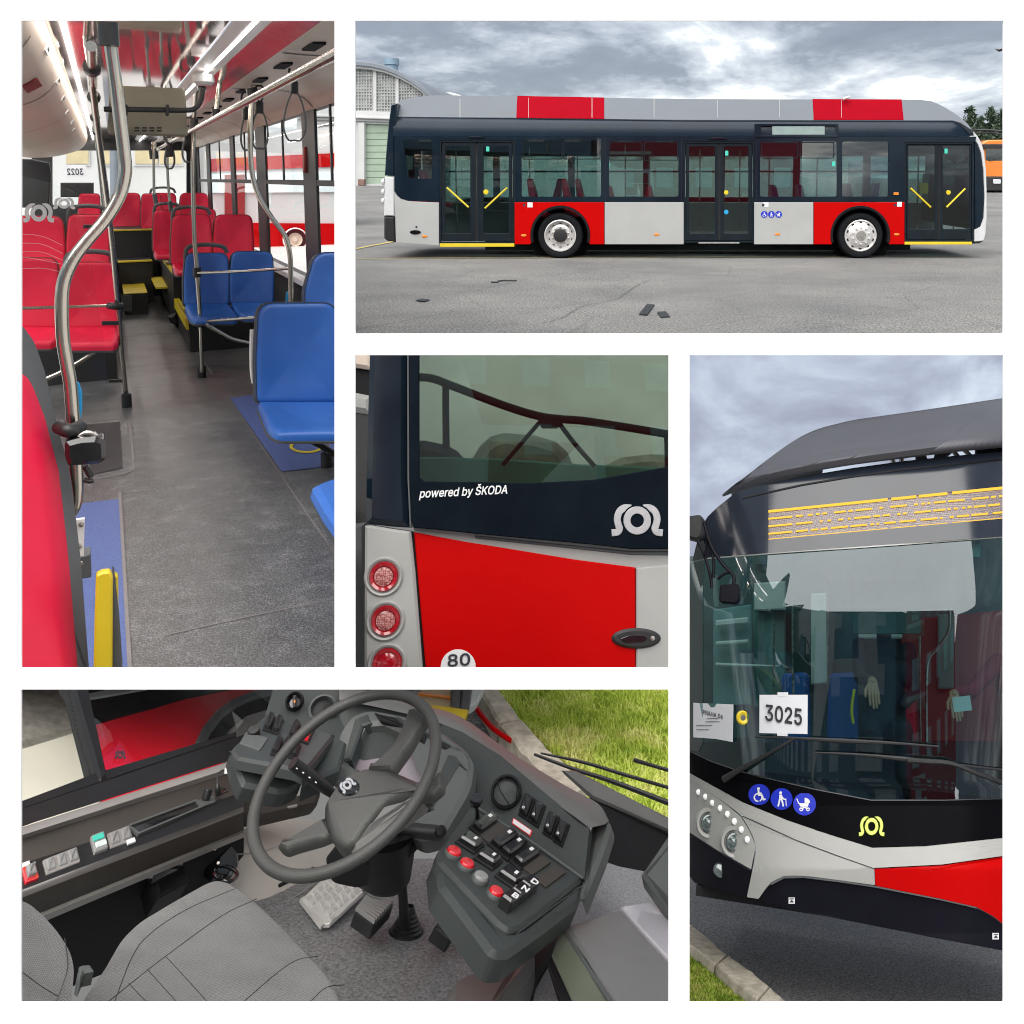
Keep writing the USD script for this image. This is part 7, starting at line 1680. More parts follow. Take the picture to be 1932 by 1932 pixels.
part(ds_, 'backrest', epill(rounded([(-60, 1690), (20, 1686), (50, 1694), (84, 1722), (118, 1762), (140, 1800), (147, 1832), (143, 1893), (136, 1960), (-60, 1960)], [2, 8, 14, 20, 20, 16, 14, 14, 2, 2]), BKP, [(1.0, .07), (.985, .03), (.96, .008), (.90, 0), (.5, .01)], .14), 'seat_cloth', smooth=60)
part(ds_, 'seam', seam_on([(122, 1770), (128, 1820), (118, 1860), (100, 1905)], BKP, 1.3, .0), 'seam_dark')
part(ds_, 'seam', seam_on([(39, 1832), (80, 1862), (110, 1880)], BKP, 1.3, .0), 'seam_dark')
part(ds_, 'belt_buckle', ep([(150, 1820), (172, 1818), (178, 1828), (160, 1832), (152, 1850), (146, 1845)], [(150, 1820, 2.6), (178, 1820, 2.6), (150, 1850, 2.55)], .03, .005), 'frame_grey')

# dashboard
dk = thing('dashboard', 'dark grey green bus dashboard with rounded cowl and sloping switch console', 'dashboard', E.w(E.at(900, 1550, 2.9)))
# cowl along the windscreen
eloft([[(640, 1296, 3.6), (720, 1308, 3.52), (801, 1331, 3.42), (872, 1354, 3.36), (963, 1419, 3.22), (1070, 1484, 3.04), (1128, 1516, 2.94), (1149, 1549, 2.88)],
       [(640, 1305, 3.5), (720, 1318, 3.42), (805, 1342, 3.32), (872, 1367, 3.26), (955, 1424, 3.13), (1055, 1493, 2.95), (1112, 1530, 2.85), (1140, 1556, 2.82)],
       [(640, 1320, 3.46), (720, 1336, 3.38), (810, 1358, 3.28), (872, 1383, 3.22), (945, 1428, 3.10), (1040, 1508, 2.92), (1090, 1545, 2.83), (1112, 1562, 2.81)]], 'desk_top', 'cowl', dk, 28, 60)
# rear face with vent, switches
UPF = plane3(E, (833, 1369, 3.26), (1112, 1562, 2.81), (1100, 1657, 2.74))
part(dk, 'upper_face', ep([(640, 1318), (720, 1334), (810, 1356), (872, 1381), (945, 1426), (1040, 1506), (1112, 1561), (1102, 1660), (985, 1580), (892, 1520), (850, 1505), (800, 1470), (640, 1420)], UPF, .03), 'desk_teal')
CSP = plane3(E, (892, 1518, 2.86), (1100, 1657, 2.74), (973, 1752, 2.46))
con_px = rounded([(892, 1516), (1002, 1586), (1101, 1657), (1060, 1690), (985, 1748), (962, 1756), (940, 1742), (826, 1622), (826, 1604), (842, 1588)], [4, 2, 3, 4, 8, 8, 8, 8, 6, 10])
part(dk, 'console_top', ep(con_px, CSP, .03, .008), 'desk_teal')
part(dk, 'console_skirt', ep(rounded([(824, 1610), (940, 1742), (962, 1758), (985, 1750), (1060, 1692), (1101, 1657), (1102, 1668), (1095, 1702), (1030, 1752), (962, 1800), (940, 1801), (925, 1794), (900, 1760), (830, 1668)], 6), shift(CSP, .012), .06, .012), 'desk_teal')
part(dk, 'console_side', ep([(1101, 1655), (1112, 1561), (1130, 1530), (1150, 1549), (1150, 1562), (1133, 1615), (1097, 1702)], [(1101, 1655, 2.76), (1150, 1555, 2.86), (1097, 1700, 2.70)], .04, .01, (), 0, 4), 'frame_grey')
part(dk, 'console_joint', ecut(tube(ew([(1098, 1672, 2.66), (1050, 1706, 2.58), (975, 1762, 2.44)], 5), .002, 6)), 'seam_dark')
part(dk, 'face_joint', ecut(tube(ew([(890, 1518, 2.85), (1000, 1587, 2.79), (1100, 1657, 2.735)], 3), .0035, 6)), 'frame_grey')
# binnacle
BIN = plane3(E, (660, 1450, 3.28), (866, 1460, 3.06), (690, 1360, 3.42))
part(dk, 'binnacle_ring', ep(rounded([(632, 1470), (640, 1400), (668, 1362), (705, 1350), (770, 1362), (840, 1394), (880, 1424), (898, 1450), (892, 1500), (840, 1590), (800, 1600), (640, 1520)], [10, 20, 20, 14, 14, 14, 14, 14, 20, 20, 10, 10]), BIN, .05, .012, [[(660, 1452), (694, 1380), (728, 1378), (818, 1420), (882, 1444), (884, 1466), (822, 1540), (800, 1548)]], .03), 'frame_grey')
part(dk, 'binnacle_well', ep([(640, 1400), (700, 1352), (880, 1424), (892, 1500), (820, 1560), (640, 1500)], shift(BIN, .05), .03), 'desk_dark')
sc = part(dk, 'screen', ep([(666, 1451), (694, 1384), (815, 1434), (867, 1460), (826, 1500), (740, 1470)], shift(BIN, .02), .02, .002), 'screen_pale')
part(sc, 'screen_bar', ep([(812, 1432), (867, 1458), (864, 1463), (808, 1437)], shift(BIN, .016), .002), 'cyan_plastic')
part(dk, 'binnacle_wing', ep([(850, 1438), (866, 1442), (888, 1472), (872, 1462), (820, 1548), (812, 1530)], BIN, .04, .006, (), .034), 'desk_teal')
part(dk, 'binnacle_wing', ep([(652, 1452), (674, 1372), (700, 1362), (706, 1378), (690, 1384), (668, 1448)], BIN, .04, .006, (), .034), 'desk_teal')
for q in ([(712, 1362), (752, 1370), (772, 1390), (722, 1376)], [(786, 1392), (812, 1402), (806, 1420), (780, 1404)], [(820, 1408), (856, 1424), (846, 1430), (818, 1420)]):
    part(dk, 'warning_lamp_panel', ep(q, BIN, .02, .003, (), .036, 2), 'desk_dark')
# left pod
LP = plane3(E, (437, 1411, 3.05), (631, 1386, 3.22), (502, 1345, 3.42))
pod_ = part(dk, 'left_pod', ep(rounded([(436, 1412), (502, 1346), (632, 1386), (574, 1458), (560, 1450), (444, 1428)], [6, 6, 6, 4, 6, 6]), LP, .03, .008), 'desk_teal')
part(pod_, 'pod_front', ep([(437, 1413), (446, 1432), (560, 1453), (574, 1458), (570, 1478), (545, 1492), (525, 1493), (458, 1480), (444, 1446)], [(437, 1413, 3.05), (574, 1458, 3.06), (500, 1490, 2.98)], .05, .01, (), 0, 4), 'desk_teal')
part(pod_, 'pod_side', ep([(574, 1456), (632, 1386), (655, 1400), (640, 1450), (570, 1480)], [(574, 1456, 3.07), (632, 1386, 3.24), (570, 1480, 3.02)], .05, .008), 'desk_teal')
part(dk, 'left_wing', ep([(500, 1350), (520, 1285), (660, 1285), (690, 1350), (640, 1420), (632, 1388)], [(500, 1350, 3.45), (690, 1350, 3.5), (600, 1290, 3.62)], .03), 'desk_teal')
def ring_knob(u, v, d, r, host, name, m1, m2, ax=np.array([0, -1.0, .25])):
    k = KE * d
    p = part(host, name, lathe([(r * k, -.01), (r * k, .006), (r * .84 * k, .012), (r * .80 * k, .0), (r * .78 * k, -.004)], E.w(E.at(u, v, d)), E.R @ ax, 36), m1)
    part(p, 'flap', lathe([(r * .78 * k, -.004), (r * .5 * k, -.001), (0, .002)], E.w(E.at(u, v, d)), E.R @ ax, 30), m2)
    return p
k1 = ring_knob(556, 1323, 3.48, 19, dk, 'rotary_switch', 'desk_dark', 'black_gloss')
part(k1, 'knob_grip', et([(556, 1312, 3.45), (556, 1334, 3.45)], 8, 3), 'black_plastic')
part(k1, 'knob_mark', [et([(556, 1321, 3.43), (556, 1326, 3.43)], 4, 2)], 'orange')
ring_knob(609, 1338, 3.48, 29, dk, 'air_vent', 'frame_grey', 'desk_dark')
v1 = ring_knob(955, 1494, 2.97, 33, dk, 'air_vent', 'desk_dark', 'desk_teal', np.array([-.1, -1.0, .25]))
part(v1, 'vent_slat', [et([(938, 1470, 2.95), (944, 1492, 2.94), (962, 1520, 2.95)], 2.2, 4), et([(948, 1467, 2.95), (974, 1480, 2.94), (974, 1506, 2.95)], 2.2, 4)], 'black_void')
def tilt(c, a, b):                           # quad from its centre and two half axes
    c, a, b = map(np.asarray, (c, a, b)); return [c - a - b, c + a - b, c + a + b, c - a + b]
def rocker(u, v, a, b, pl, host, m='black_gloss', frame=True, name='rocker_switch', lift=.02):
    if frame: part(host, 'switch_frame', ep([tuple(q) for q in tilt((u, v), np.array(a) * 1.22, np.array(b) * 1.32)], pl, .006, .0015, (), .006), 'desk_dark')
    r_ = part(host, name, ep(rounded(tilt((u, v), a, b), 2.5, 3), pl, .03, .005, (), lift), m)
    return r_
LA, LB = (6, -18), (8.5, 3.5)                 # on the left pod
for u, v in ((507, 1367), (523, 1372), (555, 1381)):
    rocker(u, v, (4.5, -11.5), (5.5, 1.5), LP, dk, 'desk_dark')
rocker(579.5, 1388, (5.5, -12.5), (6.5, 2), LP, dk, 'button_red')
for u, v in ((522, 1414), (538, 1415), (556, 1420)):
    rocker(u, v, (4.5, -11), (5.5, 1.8), LP, dk, 'desk_dark')
eknob(480, 1395, 3.2, 12, .04, 'black_plastic', dk, 'round_knob', np.array([0, -.8, .6]))
part(dk, 'knob_plate', ep([(464, 1383), (505, 1395), (490, 1418), (452, 1404)], LP, .006, .001, (), .004, 2), 'frame_grey')
# rockers of the upper face
for u, v in ((994.5, 1524), (1014, 1537), (1040, 1558), (1059.5, 1573)):
    r_ = rocker(u, v, (6.0, -17), (7.0, 4.5), UPF, dk, 'black_gloss')
    part(r_, 'symbol', ep(circ(u - 3, v + 9, 2.4, 2.4, 10), UPF, .001, 0, [circ(u - 3, v + 9, 1.5, 1.5, 10)], .0225), 'key_text')
# rockers of the slope
for u, v, a, b in ((913, 1558, (16, -11.5), (7.5, 7)), (949, 1589, (17, -11.5), (8, 7)), (967, 1604, (17, -11.5), (8, 7)), (990.5, 1621.5, (17, -11.5), (8, 7)), (885.5, 1594, (15, 9.5), (7.5, -6)), (920, 1625, (15, 9.5), (7.5, -6)), (962, 1659, (16, 11), (8.5, -7))):
    r_ = rocker(u, v, a, b, CSP, dk, 'black_gloss')
    part(r_, 'symbol', ep(tilt((u + a[0] * .35, v + a[1] * .35), np.array(a) * .16, np.array(b) * .3), CSP, .001, 0, (), .0225), 'key_text')
for u, v, a, b in ((930, 1573, (17, -13), (9, 7.5)), (1012, 1635, (17, -12), (9, 7)), (1038, 1655, (19, -14), (10, 8))):
    part(dk, 'blank_plate', ep(tilt((u, v), a, b), CSP, .006, .0015, (), .006), 'brown_plastic')
for u, v, m in ((854, 1613, 'button_red'), (878.5, 1636, 'button_red'), (905, 1661, 'button_grey'), (933.5, 1689.5, 'button_red')):
    d = float(E.on(u, v, CSP)[1]); k = KE * d; nn = E.R @ (-CSP[1])
    b_ = part(dk, 'push_button', lathe([(18.5 * k, -.002), (18.5 * k, .006), (16.5 * k, .009), (15.5 * k, .004)], E.w(E.at(u, v, d)), nn, 32), 'frame_grey')
    part(b_, 'button_cap', lathe([(15.5 * k, .0), (15.5 * k, .010), (13 * k, .014), (0, .015)], E.w(E.at(u, v, d)), nn, 28), m)
for ch_, u, v in (('D', 993, 1683), ('N', 975, 1697), ('B', 957, 1711)):
    g_ = rocker(u, v, (9.5, 7.5), (9.5, -7), CSP, dk, 'black_gloss', False, 'gear_button', .03)
    part(g_, 'letter', letters(E, ch_, u - 4, v + 3, 9.5, CSP, .0305, True, ang=math.radians(-38)), 'key_text')
lb = part(dk, 'warning_label', ep([(969, 1544), (1005, 1568.5), (1001, 1579.5), (966, 1555)], UPF, .002, 0, (), .003), 'button_red')
part(lb, 'label_field', ep([(970, 1546.5), (1003, 1569), (1000, 1577), (968, 1554.5)], UPF, .001, 0, (), .0045), 'white_mark')
lv = part(dk, 'pull_knob', et([(898.5, 1514, 2.70), (900, 1528, 2.76), (901, 1546, 2.82)], [9, 7, 10], 3), 'black_plastic')
part(lv, 'knob_head', lathe([(.0, .012), (.014, .011), (.0165, .004), (.0155, -.006), (.008, -.010)], E.w(E.at(898.5, 1511, 2.69)), E.R @ np.array([0, -.75, .65]), 24), 'black_gloss')

# steering wheel: a circle leaning in the view
stw = thing('steering_wheel', 'large grey four-handed bus steering wheel with a round emblem on its hub', 'steering wheel', E.w(E.at(652, 1467, 2.6)))
stage.GetPrimAtPath(stw).SetCustomDataByKey('label', 'large grey bus steering wheel with three broad spokes and a round emblem')
wp = np.array([(465, 1490), (476, 1572), (520, 1616), (609, 1631), (710, 1602), (785, 1551), (830, 1475), (841, 1400), (815, 1332), (745, 1303), (672, 1307), (583, 1333), (512, 1390)], float)
# least-squares ellipse through the outer rim
cx0, cy0 = 655.0, 1467.0
Q = np.stack([(wp[:, 0] - cx0) ** 2, (wp[:, 0] - cx0) * (wp[:, 1] - cy0), (wp[:, 1] - cy0) ** 2, wp[:, 0] - cx0, wp[:, 1] - cy0], 1)
co = np.linalg.lstsq(Q, np.ones(len(wp)), rcond=None)[0]
A2 = np.array([[co[0], co[1] / 2], [co[1] / 2, co[2]]]); b2 = co[3:]
ctr = np.linalg.solve(-2 * A2, b2); kk = 1 + ctr @ A2 @ ctr
ev, evec = np.linalg.eigh(A2 / kk)
ax_maj, ax_min = 1 / math.sqrt(ev[0]), 1 / math.sqrt(ev[1]); dm, dmi = evec[:, 0], evec[:, 1]
if dmi[1] > 0: dmi = -dmi                      # minor axis pointing up the picture, away from the viewer
WC = ctr + [cx0, cy0]; DW = 2.62
e1 = np.array([dm[0], 0, -dm[1]]); em = np.array([dmi[0], 0, -dmi[1]])
cosw = ax_min / ax_maj; sinw = math.sqrt(max(0, 1 - cosw ** 2))
e2 = em * cosw + np.array([0, 1.0, 0]) * sinw; nw = np.cross(e1, e2); nw = nw if nw[1] < 0 else -nw
cW = E.at(WC[0], WC[1], DW); rW = (ax_maj - 12) * KE * DW
def wpt(a, r, h=0.0): return cW + (e1 * math.cos(a) + e2 * math.sin(a)) * r + nw * h
ring_ = np.array([wpt(a, rW) for a in np.linspace(0, 2 * np.pi, 72, endpoint=False)])
part(stw, 'rim', ecut(tube(E.w(ring_), 12 * KE * DW, 16, closed=True)), 'wheel_grip', smooth=60)
WPL = (cW, -nw)
hubp = (cW - nw * .03, -nw)
hub = [(608, 1512), (628, 1480), (650, 1456), (688, 1442), (735, 1448), (800, 1476), (802, 1492), (760, 1500), (722, 1512), (700, 1540), (662, 1592), (640, 1598), (618, 1578), (608, 1545)]
part(stw, 'hub', ep(rounded(hub, [10, 14, 14, 14, 10, 10, 10, 14, 14, 16, 14, 10, 10, 12]), hubp, .06, .016), 'wheel_grip', smooth=60)
part(stw, 'hub_lower', ep(rounded([(640, 1592), (662, 1590), (700, 1545), (722, 1515), (780, 1500), (800, 1488), (790, 1510), (740, 1545), (700, 1580), (668, 1606)], 8), shift(hubp, .015), .05, .012), 'desk_top')
part(stw, 'spoke', ep(rounded([(690, 1446), (738, 1452), (770, 1408), (790, 1372), (806, 1352), (788, 1330), (768, 1334), (762, 1356), (745, 1392), (716, 1424)], [6, 6, 12, 8, 6, 8, 6, 8, 12, 10]), shift(hubp, .006), .03, .010), 'wheel_grip', smooth=60)
part(stw, 'spoke', ep(rounded([(784, 1470), (812, 1470), (824, 1452), (834, 1452), (832, 1484), (812, 1500), (792, 1502), (768, 1500)], 6), shift(hubp, .006), .03, .010), 'wheel_grip', smooth=60)
part(stw, 'spoke', ep(rounded([(612, 1536), (624, 1574), (600, 1584), (556, 1596), (534, 1604), (520, 1596), (530, 1578), (566, 1574), (592, 1560)], 6), shift(hubp, .006), .03, .010), 'wheel_grip', smooth=60)
em_ = part(stw, 'emblem_disc', ep(circ(657.5, 1485, 21, 17, 32), hubp, .01, .003, (), .004), 'black_gloss')
part(em_, 'emblem', shape_px(E, sa.rotate(logo_shape(657.5, 1485, 30, 18), -38, origin=(657.5, 1485)), hubp, .004, .009), 'logo_silver')
# column, stalks
col = thing('steering_column', 'black steering column shroud with stalks below the wheel', 'steering column', E.w(E.at(715, 1640, 3.1)))
eloft([[(660 + a, 1580 + b, 2.85 + c) for a, b, c in ((0, 10, .1), (25, 26, .0), (60, 30, -.02), (100, 20, .02), (125, -6, .1))], [(663 + a, 1620 + b, 2.92 + c) for a, b, c in ((0, 10, .1), (25, 26, .0), (58, 30, -.02), (95, 20, .02), (118, -4, .1))], [(676 + a, 1660 + b, 3.0 + c) for a, b, c in ((0, 14, .1), (20, 24, .0), (48, 28, -.02), (78, 20, .02), (98, 0, .1))], [(690 + a, 1668 + b, 3.1 + c) for a, b, c in ((0, 14, .1), (15, 22, .05), (36, 25, .05), (60, 20, .05), (78, 4, .1))]], 'desk_dark', 'shroud', col, 24, 60)
part(col, 'upper_shroud', ep(rounded([(655, 1560), (700, 1540), (790, 1500), (820, 1560), (790, 1600), (720, 1622), (668, 1610)], 14), [(655, 1560, 2.86), (820, 1560, 2.98), (720, 1622, 2.86)], .12, .03), 'desk_dark')
part(col, 'shroud_seam', et([(683, 1680, 2.96), (700, 1692, 2.94), (722, 1697, 2.93)], 2, 4), 'frame_grey')
s1 = part(col, 'stalk', et([(552, 1440, 2.84), (590, 1468, 2.88), (616, 1488, 2.92), (640, 1508, 2.95)], [25, 26, 22, 12], 5, 12), 'black_plastic')
for u, v in ((560, 1450), (572, 1458), (584, 1467), (596, 1476)):
    part(s1, 'symbol', et([(u - 1.5, v - 1, 2.80), (u + 1.5, v + 1, 2.80)], 2.2, 2, 6), 'key_text')
s2 = part(col, 'stalk', et([(740, 1560, 2.94), (780, 1566, 2.88), (818, 1571, 2.84), (832, 1573, 2.83)], [16, 26, 28, 27], 5, 14), 'black_plastic')
eknob(830, 1570, 2.80, 11, .012, 'desk_dark', s2, 'end_button', np.array([.3, -.9, .2]))
# pedals
gt = thing('gear_boot', 'black rubber boot with rings round the steering shaft on the cab floor', 'boot', E.w(E.at(768, 1760, 3.4)))
fb = E.on(766, 1758, FLP); nF = -FLP[1]; kf = KE * fb[1]
ringprof = []
for k in range(6):
    r0_ = 31 - 3.6 * k; ringprof += [(r0_ * kf, .010 * k), (r0_ * kf * 1.02, .010 * k + .005), (r0_ * kf * .95, .010 * k + .008)]
part(gt, 'boot', lathe([(34 * kf, -.01), (33 * kf, .004)] + ringprof + [(9 * kf, .07)], E.w(fb), E.R @ (nF + np.array([0, 0, .15])), 32), 'black_plastic')
part(gt, 'shaft', et([(764, 1745, 3.40), (762, 1722, 3.34), (760, 1690, 3.2), (756, 1660, 3.1)], [20, 19, 18, 22], 4, 14), 'desk_dark')
def pedal(px, pts3, ribs, label, m):
    t = thing('pedal', label, 'pedal', E.w(E.at(*pts3[0])))
    pl = plane3(E, *pts3)
    part(t, 'pad', ep(px, pl, .04, .006, (), 0, 5), 'black_plastic')
    a, b, c, d = [np.array(q, float) for q in px]
    for i in range(ribs):
        f0, f1 = (i + .18) / ribs, (i + .72) / ribs
        q = [a + (d - a) * f0, b + (c - b) * f0, b + (c - b) * f1, a + (d - a) * f1]
        ctr_ = np.mean(q, 0); q = [ctr_ + (p - ctr_) * np.array([.92, 1]) for p in q]
        part(t, 'rib', ep(q, pl, .012, .003, (), .010), m)
pedal([(690, 1690), (745, 1702), (706, 1744), (668, 1718)], [(690, 1690, 3.45), (745, 1702, 3.45), (690, 1740, 3.3)], 9, 'ribbed grey foot pedal beside the tread plate', 'button_grey')
pedal([(848, 1714), (878, 1732), (853, 1772), (820, 1747)], [(848, 1714, 3.4), (878, 1732, 3.4), (838, 1768, 3.25)], 7, 'ribbed black accelerator pedal under the console', 'brown_plastic')
tr = thing('tread_plate', 'aluminium tread plate wedge with raised bars in the foot well', 'tread plate', E.w(E.at(620, 1690, 3.55)))
M('tread_alu', (0.72, 0.71, 0.68), 0.34, 0.25, var=.08, scale=14, bump=.2, bscale=200)
T1 = plane3(E, (573, 1692, 3.60), (668, 1634, 3.74), (620, 1743, 3.46))
part(tr, 'top_plate', ep([(573, 1692), (625, 1642), (670, 1630), (686, 1682), (622, 1742), (610, 1743)], T1, .012, .002), 'tread_alu')
part(tr, 'side_plate', ep([(566, 1696), (573, 1691), (612, 1742), (606, 1747)], [(566, 1696, 3.6), (612, 1742, 3.46), (573, 1691, 3.62)], .01), 'tread_alu')
part(tr, 'side_plate', ep([(664, 1640), (690, 1640), (700, 1670), (686, 1690), (640, 1726), (668, 1694)], [(664, 1640, 3.8), (700, 1670, 3.76), (640, 1726, 3.6)], .01), 'tread_alu')
bars = []
for i in range(-8, 9):
    for j in range(-8, 9):
        c = np.array([628, 1688.0]) + np.array([10.5, -8.2]) * i + np.array([6.8, 9.4]) * j
        if not sg.Polygon([(578, 1692), (626, 1645), (668, 1634), (682, 1680), (622, 1738)]).contains(sg.Point(c)): continue
        al = np.array([5, -4.2]) if (i + j) % 2 else np.array([3.4, 4.8]); ac = np.array([3.4, 4.8]) / 5.9 if (i + j) % 2 else np.array([5, -4.2]) / 6.5
        for s_ in (-2.6, 0, 2.6): bars.append(slab(E, tilt(c + ac * s_, al * .8, ac * .75), T1, .004, 0, (), .004, back=False))
tb = part(tr, 'tread_bars', cat_(bars), 'tread_alu', smooth=False)
stage.GetPrimAtPath(tb).SetCustomDataByKey('kind', 'stuff')

# right: windscreen ledge, side table, monitor, ticket printer
rt = thing('side_table', 'speckled grey side table and black ledge under the windscreen', 'table', E.w(E.at(1150, 1680, 3.2)))
M('table_speckle', (0.32, 0.32, 0.335), 0.5, var=.3, scale=170, bump=.4, bscale=300)
part(rt, 'ledge_top', ep([(1058, 1452), (1085, 1452), (1275, 1548), (1290, 1580), (1116, 1505)], [(1064, 1456, 3.5), (1262, 1557, 3.2), (1116, 1503, 3.4)], .03, .008), 'desk_top')
part(rt, 'ledge_face', ep([(1112, 1503), (1290, 1566), (1290, 1660), (1210, 1655), (1120, 1612)], [(1112, 1503, 3.42), (1290, 1566, 3.2), (1140, 1612, 3.3)], .03), 'black_void')
TBL = plane3(E, (1139, 1610, 3.34), (1262, 1700, 3.05), (1000, 1780, 3.0))
part(rt, 'table_top', ep([(1110, 1600), (1150, 1600), (1300, 1660), (1300, 1780), (1064, 1910), (860, 1910), (960, 1790), (1060, 1700), (1098, 1640)], TBL, .03), 'table_speckle')
part(rt, 'table_curve', ep(rounded([(1060, 1742), (1064, 1760), (1030, 1815), (1010, 1850), (1000, 1905), (985, 1905), (985, 1850), (1005, 1800), (1020, 1760), (1040, 1700)], 8), shift(TBL, -.02), .03, .01), 'desk_dark')
part(rt, 'padded_box', ep(rounded([(846, 1852), (1004, 1772), (1012, 1800), (1000, 1830), (930, 1910), (840, 1910)], [8, 10, 14, 14, 3, 3]), [(846, 1852, 2.75), (1004, 1772, 2.95), (920, 1910, 2.55)], .10, .02), 'desk_top')
mo = thing('cab_monitor', 'dark screen in a grey green bezel at the picture edge', 'monitor', E.w(E.at(1250, 1640, 2.8)))
MP = plane3(E, (1210, 1647, 2.85), (1262, 1570, 2.9), (1262, 1708, 2.75))
part(mo, 'bezel', ep([(1209, 1647), (1290, 1530), (1290, 1760)], MP, .05, .01, [[(1230, 1649), (1290, 1570), (1290, 1715)]]), 'frame_grey')
part(mo, 'screen', ep([(1228, 1649), (1292, 1565), (1292, 1720)], shift(MP, .015), .02), 'black_gloss')
tp = thing('ticket_printer', 'pale grey ticket machine with a glossy lid on the side table', 'ticket machine', E.w(E.at(1160, 1800, 2.7)))
M('printer_grey', (0.17, 0.17, 0.17), 0.45, var=.04, scale=5)
M('lid_gloss', (0.50, 0.48, 0.52), 0.08, var=.03, coat=1)
M('lcd_green', (0.12, 0.135, 0.10), 0.2, var=.05, coat=.6)
TP = plane3(E, (1064, 1747, 2.72), (1171, 1713, 2.84), (1200, 1893, 2.40))
part(tp, 'top', ep([(1066, 1746), (1170, 1714), (1262, 1815), (1300, 1860), (1300, 1912), (1172, 1912), (1110, 1806)], TP, .04, .008), 'printer_grey')
part(tp, 'lid', ep([(1171, 1713), (1300, 1694), (1300, 1850), (1264, 1814)], TP, .03, .004, (), .004), 'lid_gloss')
part(tp, 'front', ep([(1064, 1748), (1108, 1806), (1172, 1912), (1060, 1912), (1030, 1815)], [(1064, 1748, 2.73), (1172, 1905, 2.40), (1030, 1815, 2.66)], .04, .006), 'desk_dark')
part(tp, 'display', ep([(1058, 1763), (1066, 1766), (1158, 1905), (1086, 1905), (1042, 1808)], [(1064, 1748, 2.72), (1172, 1905, 2.39), (1030, 1815, 2.65)], .02, .003, (), .008), 'lcd_green')
part(tp, 'roll_bar', et([(1066, 1760, 2.70), (1110, 1828, 2.54), (1166, 1912, 2.36)], 9, 4), 'frame_grey')

# outside the windscreen: wipers, grass, kerb, hose, loader
wi = thing('wiper_arm', 'black wiper arm and blade across the outside of the windscreen', 'wiper', E.w(E.at(1140, 1470, 3.8)))
part(wi, 'arm', et([(1008, 1423, 3.85), (1080, 1450, 3.8), (1160, 1476, 3.72), (1275, 1520, 3.6)], [6, 8, 10, 12], 5, 8), 'black_plastic')
part(wi, 'blade', et([(1020, 1421, 3.84), (1100, 1438, 3.78), (1180, 1462, 3.7), (1275, 1490, 3.6)], [4, 7, 8, 7], 5, 8), 'black_plastic')
wi2 = thing('wiper_arm', 'short end of a second black wiper above the first one', 'wiper', E.w(E.at(1230, 1445, 3.6)))
part(wi2, 'blade', et([(1197, 1434, 3.66), (1230, 1444, 3.6), (1275, 1457, 3.55)], [9, 8, 8], 4, 8), 'black_plastic')
GP = plane3(E, (930, 1320, 5.4), (1261, 1320, 5.4), (1261, 1560, 4.3))
solo('verge', ep([(880, 1270), (1300, 1270), (1300, 1600), (1050, 1500), (900, 1330)], shift(GP, .05), .02), 'soil', kind='structure')
rg2 = np.random.default_rng(8); gp_ = rg2.uniform((900, 1275), (1275, 1575), (22000, 2))
gpol = sg.Polygon([(905, 1272), (1278, 1272), (1278, 1580), (1100, 1480), (985, 1372), (935, 1322)])
ins = np.array([gpol.contains(sg.Point(q)) for q in gp_])
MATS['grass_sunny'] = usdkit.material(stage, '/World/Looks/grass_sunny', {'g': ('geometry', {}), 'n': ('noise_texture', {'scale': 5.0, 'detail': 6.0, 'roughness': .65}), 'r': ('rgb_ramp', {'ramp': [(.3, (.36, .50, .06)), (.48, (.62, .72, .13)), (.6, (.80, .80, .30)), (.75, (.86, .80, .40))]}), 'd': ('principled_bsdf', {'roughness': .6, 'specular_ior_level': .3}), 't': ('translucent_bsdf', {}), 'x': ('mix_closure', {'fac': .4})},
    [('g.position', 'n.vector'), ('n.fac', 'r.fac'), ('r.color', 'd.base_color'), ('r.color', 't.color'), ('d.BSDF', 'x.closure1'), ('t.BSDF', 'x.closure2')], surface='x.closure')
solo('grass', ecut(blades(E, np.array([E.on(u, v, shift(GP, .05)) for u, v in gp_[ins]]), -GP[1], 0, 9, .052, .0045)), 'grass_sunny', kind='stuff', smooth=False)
kb2 = thing('kerb', 'stone kerb along the bright grass outside the windscreen', 'kerb', E.w(E.on(980, 1370, GP)))
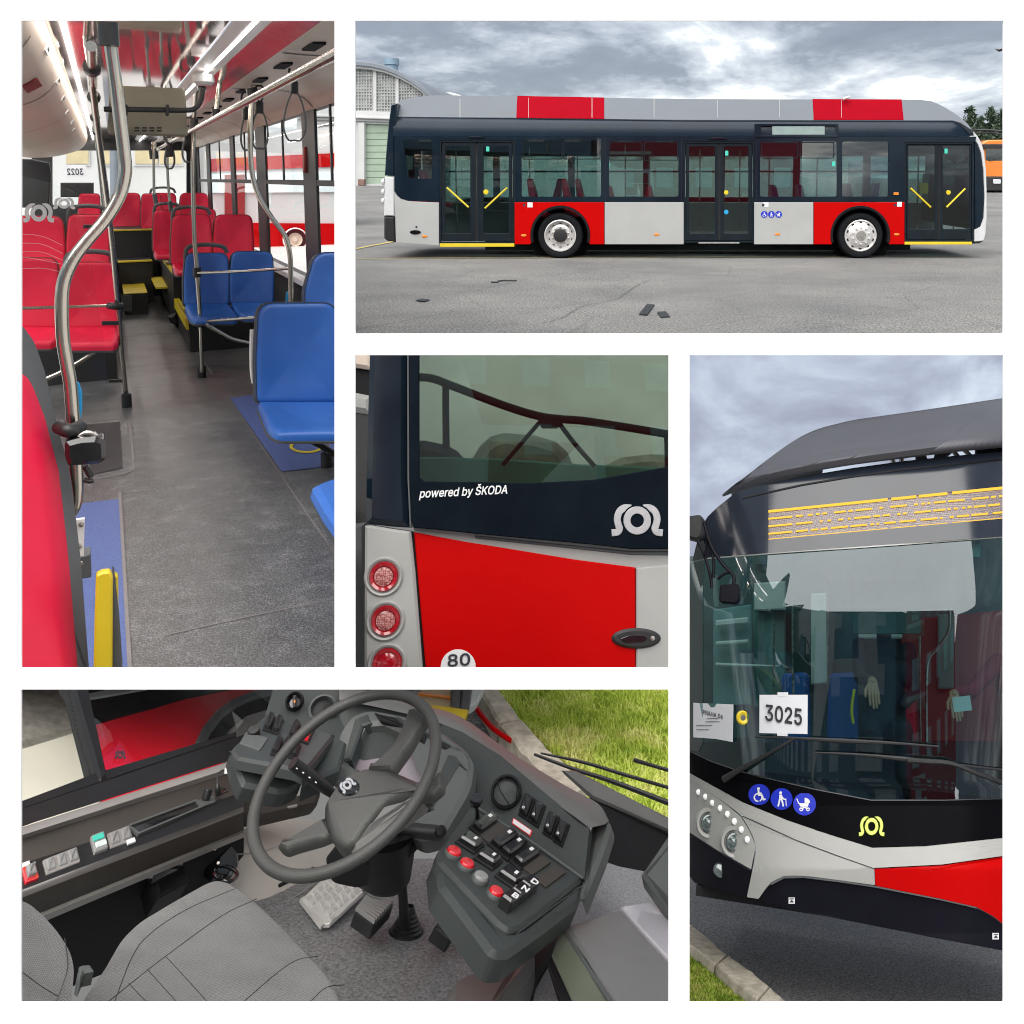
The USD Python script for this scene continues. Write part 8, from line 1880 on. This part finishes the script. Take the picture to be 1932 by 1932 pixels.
for a, b in ((0, .34), (.35, .68), (.69, 1.0)):
    t_ = np.linspace(a, b, 7)
    o = np.stack([np.interp(t_, [0, .3, .6, 1], [925, 975, 1030, 1110]), np.interp(t_, [0, .3, .6, 1], [1270, 1345, 1405, 1480])], 1) + [[kr.uniform(-2, 2), kr.uniform(-2, 2)] for _ in t_]
    i_ = np.stack([np.interp(t_, [0, .3, .6, 1], [888, 936, 990, 1060]), np.interp(t_, [0, .3, .6, 1], [1270, 1352, 1420, 1500])], 1) + [[kr.uniform(-2, 2), kr.uniform(-2, 2)] for _ in t_]
    part(kb2, 'kerb_stone', ecut(slab(E, np.vstack([o, i_[::-1]]), shift(GP, -.06), .12, .014)), 'kerb_stone')
solo('road', ep([(700, 1260), (900, 1260), (1040, 1440), (1080, 1500), (900, 1500), (700, 1400)], shift(GP, .07), .02), 'asphalt_dark', kind='structure')
solo('hose', et([(898, 1336, 5.2), (915, 1358, 5.1), (935, 1378, 5.0), (965, 1398, 4.9)], 11, 5), 'paint_red', 'red hose lying along the kerb outside the windscreen', 'hose')
lo = thing('loader_front', 'yellow and grey piece of a vehicle seen past the dashboard cowl', 'vehicle', E.w(E.at(840, 1340, 5.0)))
LPn = [(780, 1300, 5.0), (900, 1300, 5.0), (840, 1360, 4.9)]
part(lo, 'yellow_board', ep([(820, 1334), (884, 1343), (876, 1362), (800, 1340)], LPn, .05, .006, (), .02), 'yellow')
part(lo, 'pane', ep([(790, 1270), (858, 1270), (852, 1338), (800, 1332)], LPn, .03), 'curtain')
part(lo, 'grey_post', ep([(852, 1270), (872, 1270), (868, 1342), (850, 1338)], LPn, .05, .006, (), .02), 'frame_grey')
part(lo, 'dark_post', ep([(872, 1270), (892, 1270), (884, 1344), (868, 1342)], LPn, .05, .006, (), .025), 'grey_grip')
part(lo, 'orange_edge', ep([(788, 1308), (850, 1316), (850, 1320), (788, 1312)], LPn, .02, 0, (), .01), 'orange')
part(lo, 'white_fender', ep(rounded([(892, 1270), (918, 1270), (914, 1300), (898, 1330), (884, 1338)], 6), LPn, .05, .006, (), .01), 'cabin_pale')
solo('yard_dark', ep([(470, 1262), (830, 1262), (830, 1420), (470, 1420)], [(470, 1300, 5.7), (830, 1300, 5.7), (600, 1400, 5.6)], .02), 'black_void', kind='structure')
